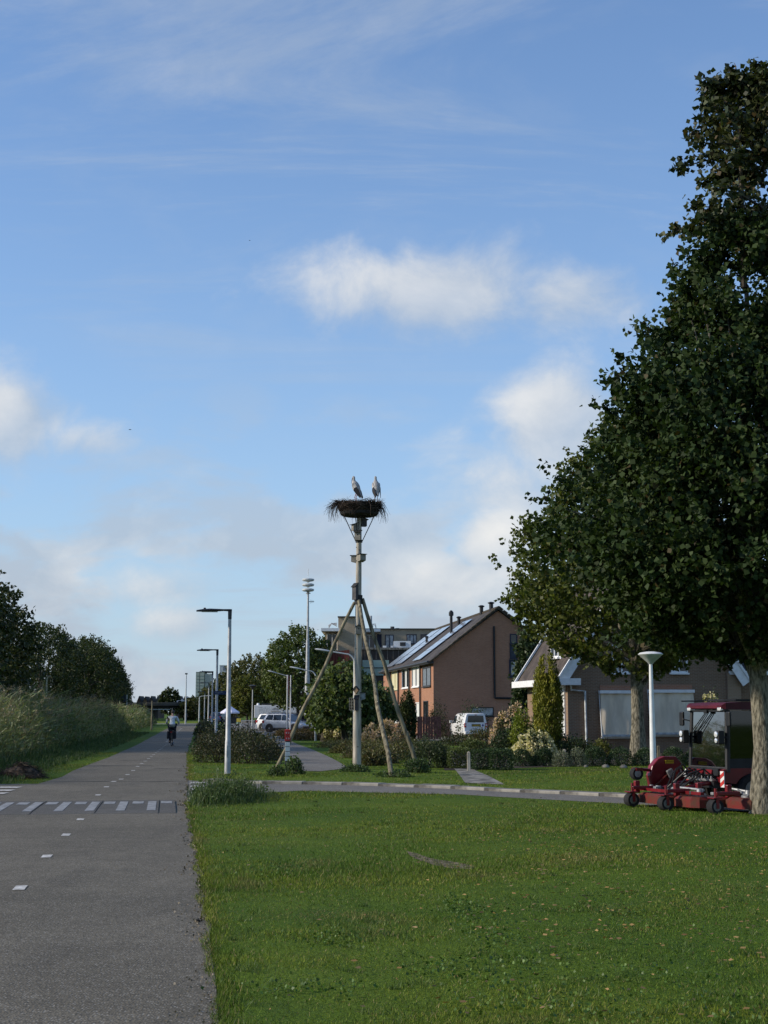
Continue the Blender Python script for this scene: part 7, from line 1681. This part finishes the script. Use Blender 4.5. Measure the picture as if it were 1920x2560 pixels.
# ---------------------------------------------------------------- red cab mower
P_RED = mat('red_machine_paint', (0.15, 0.007, 0.012), 0.42, var=0.15, scale=3, coat=0.35)
P_REDD = mat('dusty_red_paint', (0.14, 0.012, 0.011), 0.6, var=0.3, scale=6, col2=(0.085, 0.03, 0.016))
M_ALU = mat('bare_alloy', (0.26, 0.27, 0.27), 0.5, 0.6, var=0.15, scale=8)
M_HOSE = mat('black_hose', (0.012, 0.012, 0.013), 0.5)
M_BLK = mat('machine_black', (0.012, 0.013, 0.015), 0.5, var=0.2)
def clear_glass(nm, refl):
    m = bpy.data.materials.new(nm); m.use_nodes = True; w = NT(m.node_tree); out = w.n['Material Output']; w.n.remove(w.n['Principled BSDF'])
    tc = w.node('ShaderNodeTexCoord'); tr_ = w.node('ShaderNodeBsdfTransparent'); w.put(tr_.inputs[0], w.mix(w.noise(tc.outputs['Object'], 3, 2), (0.14, 0.17, 0.16), (0.18, 0.21, 0.20)))
    gl = w.node('ShaderNodeBsdfGlossy'); gl.inputs['Roughness'].default_value = 0.03; fr = w.node('ShaderNodeFresnel'); fr.inputs[0].default_value = 1.6
    mx = w.node('ShaderNodeMixShader'); w.put(mx.inputs[0], w.math('ADD', w.math('MULTIPLY', fr.outputs[0], 1.0), refl)); w.link(tr_.outputs[0], mx.inputs[1]); w.link(gl.outputs[0], mx.inputs[2]); w.link(mx.outputs[0], out.inputs[0])
    MATS[nm] = m; return m
M_CABG = clear_glass('tinted_cab_glass', 0.02)
M_WSG = clear_glass('coated_windscreen_glass', 0.34)
MW = Vector((6.30, 26.35, 0)); mrz = R(200)
mow = thing('ride_on_mower', 'red ride-on mower with glazed cab and folding deck beside the linden trunk', 'mower', MW, mrz)
def mb(): return MB()
cf, cr, cw = 0.42, -0.95, 0.60                          # cab front, rear, half width
zb_, zg, zr_ = 0.62, 0.70, 1.72
# chassis, fenders
mb().bb(-1.9, 0.35, -0.34, 0.34, 0.36, 0.62).build('chassis', M_BLK, mow)
mb().bb(cr, cf, -cw, cw, 0.60, 0.69).build('cab_floor', P_RED, mow, bevel=.02)
for s in (-1, 1):
    fn = mb(); pr_ = [(0.52, 0.66), (0.42, 0.69), (-0.55, 0.69), (-0.55, 0.50)] + [(-0.07 + 0.38 * math.cos(a), 0.26 + 0.33 * math.sin(a)) for a in np.linspace(2.5, 0.5, 9)] + [(0.50, 0.44)]
    fn.prism(pr_, 0.26 * s, (0, (cw - .24) * s + .002 * s, 0)); fn.build('front_fender', P_RED, mow)
    wheel(mow, (-0.07, s * 0.55, 0.30), 0.30, 0.26, rim=mat('dull_rim', (0.16, 0.15, 0.13), 0.6), name='front_wheel')
    wheel(mow, (-1.55, s * 0.50, 0.24), 0.24, 0.20, rim=MATS['dull_rim'], name='rear_wheel')
    # cab pillars
    for x, lean in ((cf, .05), (cr, -.02), (-0.25, 0.0)):
        mb().tube([(x, s * cw, zb_), (x - lean, s * (cw - .03), zr_)], .048 if x != -0.25 else .03, 8).build('cab_pillar', M_BLK, mow)
    sw = mb(); sw.prism([(cr + .04, zg), (cf - .03, zg), (cf - .07, zr_ - .02), (cr + .04, zr_ - .02)], .008, (0, s * (cw - .006), 0)); sw.build('side_window', M_CABG, mow)
    mb().bb(cr + .03, cf - .02, s * (cw - .02), s * (cw + .004), 0.68, 0.86).build('door_panel', M_BLK, mow)
    # mirrors, work lights
    mb().tube([(cf - .02, s * cw, 1.52), (cf + .07, s * (cw + .10), 1.55), (cf + .07, s * (cw + .16), 1.60)], .012, 6).build('mirror_arm', M_BLK, mow)
    mb().box((cf + .06, s * (cw + .17), 1.56), (.05, .13, .26)).build('mirror', M_BLK, mow, bevel=.02)
    lt_ = mb().box((cf + .13, s * (cw - .02), 1.235), (.13, .13, .24)).build('work_light', M_BLK, mow, bevel=.02)
    mb().lathe([(.052, 0), (.052, .02), (.02, .028)], 12, (cf + .195, s * (cw - .02), 1.29), 'X').build('lamp_lens', mat('bright_lens', (0.80, 0.82, 0.84), 0.08, 0.4, var=.03), lt_); mb().lathe([(.042, 0), (.042, .02), (.02, .028)], 12, (cf + .195, s * (cw - .02), 1.18), 'X').build('lamp_lens', MATS['bright_lens'], lt_)
    mb().tube([(cf + .06, s * (cw - .02), 1.235), (cf - .0, s * cw, 1.235)], .02, 6).build('light_bracket', M_BLK, mow)
    mb().box((cf + .05, s * (cw - .10), 1.735), (.06, .11, .055)).build('roof_light', MATS['bright_lens'], mow, bevel=.01)
    # red and white warning plates
    wp = mb().box((cf + .10, s * (cw - .02), 0.50), (.012, .12, .28)).build('warning_plate', M_WSIGN, mow)
    for q in range(2): mb().prism([(-.06, -.14 + .14 * q), (.06, -.07 + .14 * q), (.06, .0 + .14 * q), (-.06, -.07 + .14 * q)], .004, (cf + .106, s * (cw - .02), 0.50), (0, 1, 0), (0, 0, 1), (1, 0, 0)).build('red_stripe', M_RED, wp)
# roof
rf_ = loft('roof', [[(x, -w_, z0_), (x, w_, z0_), (x, w_, z1_), (x, -w_, z1_)] for x, w_, z0_, z1_ in ((cr - .06, .58, 1.74, 1.82), (cr + .1, .63, 1.73, 1.86), (0.1, .63, 1.73, 1.865), (cf + .0, .61, 1.735, 1.845), (cf + .07, .57, 1.75, 1.80))], mat('maroon_roof', (0.085, 0.007, 0.018), 0.5, var=0.2, scale=4), mow, False)
mb().bb(-0.7, 0.1, -.45, .45, 1.885, 1.915).build('roof_plate', M_BLK, mow); mb().tube([(cf + .15, -.62, 1.885), (-.6, -.62, 1.90)], .012, 6).build('roof_rod', M_BLK, mow)
ws = mb(); ws.add([(cf + .015, -cw + .04, zg), (cf + .015, cw - .04, zg), (cf - .035, cw - .07, zr_), (cf - .035, -cw + .07, zr_), (cf + .007, -cw + .04, zg), (cf + .007, cw - .04, zg), (cf - .043, cw - .07, zr_), (cf - .043, -cw + .07, zr_)], [(0, 1, 2, 3), (7, 6, 5, 4), (0, 4, 5, 1), (1, 5, 6, 2), (2, 6, 7, 3), (3, 7, 4, 0)]); ws.build('windscreen', M_WSG, mow)
rw = mb().bb(cr - .004, cr + .004, -cw + .05, cw - .05, zg + .1, zr_ - .02).build('rear_window', M_CABG, mow)
mb().bb(cf - .04, cf + .03, -cw, cw, 1.69, 1.72).build('windscreen_top', M_BLK, mow); mb().bb(cf - .02, cf + .035, -cw, cw, 0.685, 0.71).build('windscreen_base', M_DGREY, mow)
for (y0, y1) in ((0.05, -0.42), (0.10, -0.30), (0.0, -0.5)): mb().tube([(cf + .03, y0, 1.68), (cf + .05, y1, 1.30)], .009, 5).build('wiper_arm', M_BLK, mow)
mb().box((cf + .04, 0.03, 1.69), (.05, .10, .06)).build('wiper_motor', M_BLK, mow)
# front bracket and valves
mb().bb(cf + .0, cf + .14, -.50, .50, .56, .68).build('front_bracket', M_BLK, mow)
for y in (-.34, -.05, .24): mb().bb(cf + .141, cf + .16, y - .10, y + .10, .58, .66).build('red_guard', P_RED, mow)
mb().bb(cf + .02, cf + .20, -.46, .40, .46, .50).build('valve_bar', M_ALU, mow); mb().bb(cf + .02, cf + .18, -.40, .42, .34, .45).build('valve_block', M_BLK, mow)
for q in range(9): mb().tube([(cf + .20, -.42 + .1 * q, .50), (cf + .20, -.42 + .1 * q, .55)], .018, 6).build('valve_plug', M_ALU, mow)
mb().box((cf + .16, -.52, .56), (.08, .10, .13)).build('head_light', MATS['bright_lens'], mow, bevel=.03)
# seat and wheel in the cab
mb().box((-.45, 0, .86), (.46, .46, .14)).build('seat', M_BLK, mow, bevel=.04); mb().box((-.68, 0, 1.15), (.12, .44, .56), Matrix.Rotation(R(-8), 3, 'Y')).build('seat_back', M_BLK, mow, bevel=.04)
mb().torus((0, 0, 0), .17, .014, 'Z', 22, 6).build('steering_wheel', M_BLK, mow).matrix_basis = Matrix.Translation((.06, 0, 1.16)) @ Matrix.Rotation(R(-35), 4, 'Y')
mb().tube([(.22, 0, .70), (.07, 0, 1.15)], .03, 8).build('steering_column', M_BLK, mow); mb().box((.28, 0, .84), (.14, .42, .30)).build('dashboard', M_BLK, mow, bevel=.03)
# engine hood behind the cab
loft('hood', [[(x, -w_, z0_), (x, w_, z0_), (x, w_, z1_), (x, w_ - .1, z1_ + .06), (x, -w_ + .1, z1_ + .06), (x, -w_, z1_)] for x, w_, z0_, z1_ in ((-2.05, .42, .50, .88), (-1.9, .50, .46, 1.0), (-1.2, .52, .46, 1.08), (-1.0, .50, .5, 1.08))], P_RED, mow)
# mower decks: local X forward; centre deck, left wing down, right wing folded upright
def deck(x0, x1, y0, y1, nm, tilt=None):
    d_ = MB(); zt2, zb2 = .20, .07
    poly = [(x0, y0), (x1 - .10, y0), (x1, y0 + .12), (x1, y1 - .12), (x1 - .10, y1), (x0, y1), (x0 - .06, (y0 + y1) / 2)]
    n = len(poly); d_.v = [(x, y, zb2) for x, y in poly] + [(x, y, zt2) for x, y in poly] + [(x0 + (x - x0) * .86 + .04, y0 + (y - y0) * .86 + (y1 - y0) * .07, zt2 + .045) for x, y in poly]
    d_.f = [tuple(range(n - 1, -1, -1))] + [(i, (i + 1) % n, n + (i + 1) % n, n + i) for i in range(n)] + [(n + i, n + (i + 1) % n, 2 * n + (i + 1) % n, 2 * n + i) for i in range(n)] + [tuple(range(2 * n, 3 * n))]
    return d_.build(nm, P_REDD, mow)
def caster(x, y, z=0.0, nm='caster_wheel'):
    r = .125
    mb().tube([(x - .48, y, .30), (x - .05, y, .34)], .03, 6).build('caster_arm', P_RED, mow)
    mb().box((x - .25, y, .335), (.46, .075, .06)).build('caster_beam', P_RED, mow, bevel=.01)
    mb().tube([(x - .02, y, .22), (x - .02, y, .42)], .026, 8).build('caster_pivot', P_RED, mow); mb().box((x, y, .265), (.17, .20, .022)).build('caster_fork', P_RED, mow, bevel=.006)
    for s in (-1, 1): mb().box((x, y + s * .092, .18), (.05, .012, .17)).build('caster_cheek', P_RED, mow)
    wheel(mow, (x, y, r), r, .17, rim=MATS['dull_rim'], name=nm)
deck(.98, 1.66, -.55, .52, 'deck_centre'); deck(.92, 1.60, .60, 1.36, 'deck_wing'); deck(.30, 1.02, 1.30, 2.02, 'deck_outer_wing')
caster(1.86, -.30); caster(1.84, .82); caster(1.52, 1.86)
for (x, y) in ((1.3, -.3), (1.3, .25), (1.25, .98), (.7, 1.62)):
    mb().lathe([(.12, 0), (.12, .03), (.06, .06), (.05, .12)], 14, (x, y, .245)).build('blade_hub', M_ALU, mow, True)
for (a, b) in (((.62, -.3, .42), (1.12, -.2, .32)), ((.62, .3, .42), (1.12, .2, .32)), ((1.25, .2, .36), (1.15, .95, .34)), ((.45, .9, .34), (.78, 1.75, .27)), ((.55, .75, .36), (.30, 1.85, .26))): mb().tube([a, b], .024, 8).build('lift_rod', M_ALU, mow)
for y in (-.30, .30): mb().tube([(.40, y, .44), (.85, y, .40), (1.35, y, .28)], .04, 8).build('lift_arm', P_RED, mow)
for (x, y) in ((1.0, .56), (.9, 1.33), (1.45, .56), (1.62, -.52)): mb().box((x, y, .34), (.10, .08, .22)).build('hinge_post', P_RED, mow, bevel=.015)
mb().bb(1.40, 1.47, .60, 1.36, .28, .33).build('wing_beam', P_RED, mow); mb().bb(1.52, 1.59, -.52, .50, .28, .33).build('deck_beam', P_RED, mow); mb().bb(.55, .61, 1.32, 1.98, .28, .32).build('wing_beam', P_RED, mow)
rh = random.Random(5)
for q in range(9):
    y = -.4 + .1 * q; z = rh.uniform(.55, .75); mb().tube([(.52, y, .48), (.72, y - .1, z), (.95, y - .05 + rh.uniform(-.2, .2), z - .08), (1.2, y * .8 + rh.uniform(-.2, .2), .30)], .016, 6).build('hydraulic_hose', M_HOSE, mow, True)
for q in range(10): mb().box((1.05 + rh.uniform(0, .4), rh.uniform(-.45, 1.2), .29 + rh.uniform(0, .05)), (rh.uniform(.05, .12), rh.uniform(.05, .10), rh.uniform(.05, .10))).build('fitting', M_ALU if q % 2 else M_DGREY, mow, bevel=.01)
# folded right wing, standing on edge
fw2 = mb(); pf = [(.42, .30), (1.16, .30), (1.20, .52), (1.14, .70), (1.02, .82), (.88, .87), (.62, .86), (.50, .72), (.44, .52)]
fw2.prism(pf, .16, (0, -.92, 0)); fwo = fw2.build('folded_wing', P_RED, mow, bevel=.02)
mb().bb(.70, .88, -.745, -.738, .74, .80).build('yellow_label', mat('yellow_label', (0.62, 0.45, 0.03), 0.5), fwo)
pm2 = MB()
for q in range(6): pm2.box((.72 + .028 * q, -.735, .77), (.018, .003, .03))
pm2.build('label_print', mat('label_print_brown', (0.30, 0.20, 0.02), 0.6), fwo)['kind'] = 'stuff'
mb().box((.80, -.70, .56), (.13, .07, .16), Matrix.Rotation(R(25), 3, 'Y')).build('wing_gearbox', M_ALU, fwo, bevel=.02); mb().tube([(.8, -.72, .58), (1.12, -.70, .34)], .02, 8).build('wing_strut', P_REDD, fwo); mb().bb(.55, .575, -.74, -.72, .52, .68).build('wing_latch', M_ALU, fwo)
mb().tube([(1.18, -.80, .62), (1.42, -.80, .64)], .03, 8).build('caster_arm', P_RED, mow); mb().box((1.44, -.80, .64), (.14, .18, .05)).build('caster_fork', P_RED, mow); wheel(mow, (1.46, -.80, .56), .115, .14, rim=M_ALU, name='caster_wheel')
mb().bb(.42, 1.15, -.80, -.66, .18, .30).build('wing_hinge_beam', P_REDD, mow)
# driver
drv = thing('person', 'mower driver in a dark grey green shirt reaching forward to the wheel', 'person', MW, mrz)
M_SHIRT = mat('grey_green_shirt', (0.075, 0.095, 0.075), 0.8, var=0.15, scale=8); M_TR2 = mat('dark_work_trousers', (0.03, 0.035, 0.05), 0.8)
P_ = [(-.48, 0, 1.00, (.12, .15)), (-.50, 0, 1.18, (.11, .15)), (-.49, 0, 1.34, (.11, .18)), (-.47, 0, 1.42, (.07, .12)), (-.45, 0, 1.49, .052), (-.42, 0, 1.56, (.088, .074)), (-.42, 0, 1.62, (.076, .066))]; E_ = [(i, i + 1) for i in range(6)]
for s in (-1, 1):
    i = len(P_); P_ += [(-.46, .19 * s, 1.39, .06), (-.32, .25 * s, 1.20, .048), (-.12, .21 * s, 1.16, .038), (.00, .17 * s, 1.18, .03), (.05, .15 * s, 1.20, .026)]; E_ += [(3, i), (i, i + 1), (i + 1, i + 2), (i + 2, i + 3), (i + 3, i + 4)]
    i = len(P_); P_ += [(-.38, .10 * s, .99, .085), (-.02, .13 * s, 1.00, .062), (.08, .13 * s, .80, .045), (.10, .13 * s, .73, .036), (.20, .13 * s, .72, .03)]; E_ += [(0, i), (i, i + 1), (i + 1, i + 2), (i + 2, i + 3), (i + 3, i + 4)]
skin('body', P_, E_, M_SKIN, drv, sub=1, root=0)
S_ = [(-.48, 0, 1.00, (.135, .17)), (-.50, 0, 1.18, (.13, .17)), (-.49, 0, 1.34, (.13, .195)), (-.47, 0, 1.42, (.085, .14))]; SE = [(0, 1), (1, 2), (2, 3)]
for s in (-1, 1): i = len(S_); S_ += [(-.46, .20 * s, 1.39, .075), (-.37, .235 * s, 1.27, .066), (-.32, .25 * s, 1.21, .062)]; SE += [(3, i), (i, i + 1), (i + 1, i + 2)]
skin('shirt', S_, SE, M_SHIRT, drv, sub=1, root=1)
T_ = [(-.46, 0, .975, (.13, .165))]; TE_ = []
for s in (-1, 1): i = len(T_); T_ += [(-.38, .10 * s, .985, .097), (-.02, .13 * s, 1.00, .073), (.08, .13 * s, .80, .055)]; TE_ += [(0, i), (i, i + 1), (i + 1, i + 2)]
skin('trousers', T_, TE_, M_TR2, drv, sub=1, root=0)
hm_ = MB().ball((-.435, 0, 1.59), .1, 12, 8, (1.0, .84, .95)); hm_.v = [(v[0] if v[0] < -.40 else -.40 + (v[0] + .40) * .7, v[1], v[2] if v[0] < -.40 else max(v[2], 1.60)) for v in hm_.v]; hm_.build('hair', M_HAIR, drv, True)
MB().prism([(0, 0), (.022, -.01), (0, .035)], .02, (-.345, -.01, 1.545), (1, 0, 0), (0, 0, 1), (0, 1, 0)).build('nose', M_SKIN, drv)
for s in (-1, 1):
    MB().ball((-.342, .03 * s, 1.575), .009, 7, 5).build('eye', M_SHOE, drv); MB().ball((-.42, .078 * s, 1.555), .022, 7, 5, (.7, .4, 1.1)).build('ear', M_SKIN, drv); MB().box((.17, .13 * s, .72), (.26, .09, .07)).build('shoe', M_SHOE, drv, bevel=.02)
    for q in range(5): y = (.12 + .016 * q) * s; MB().tube([(.05, y, 1.205), (.085, y, 1.215), (.09, y, 1.185), (.065, y, 1.175)] if q else [(.03, .125 * s, 1.20), (.055, .105 * s, 1.205), (.075, .10 * s, 1.19)], .0085, 6).build('finger' if q else 'thumb', M_SKIN, drv, True)
MB().box((-.347, 0, 1.512), (.01, .045, .008)).build('mouth', MATS['lips'], drv)
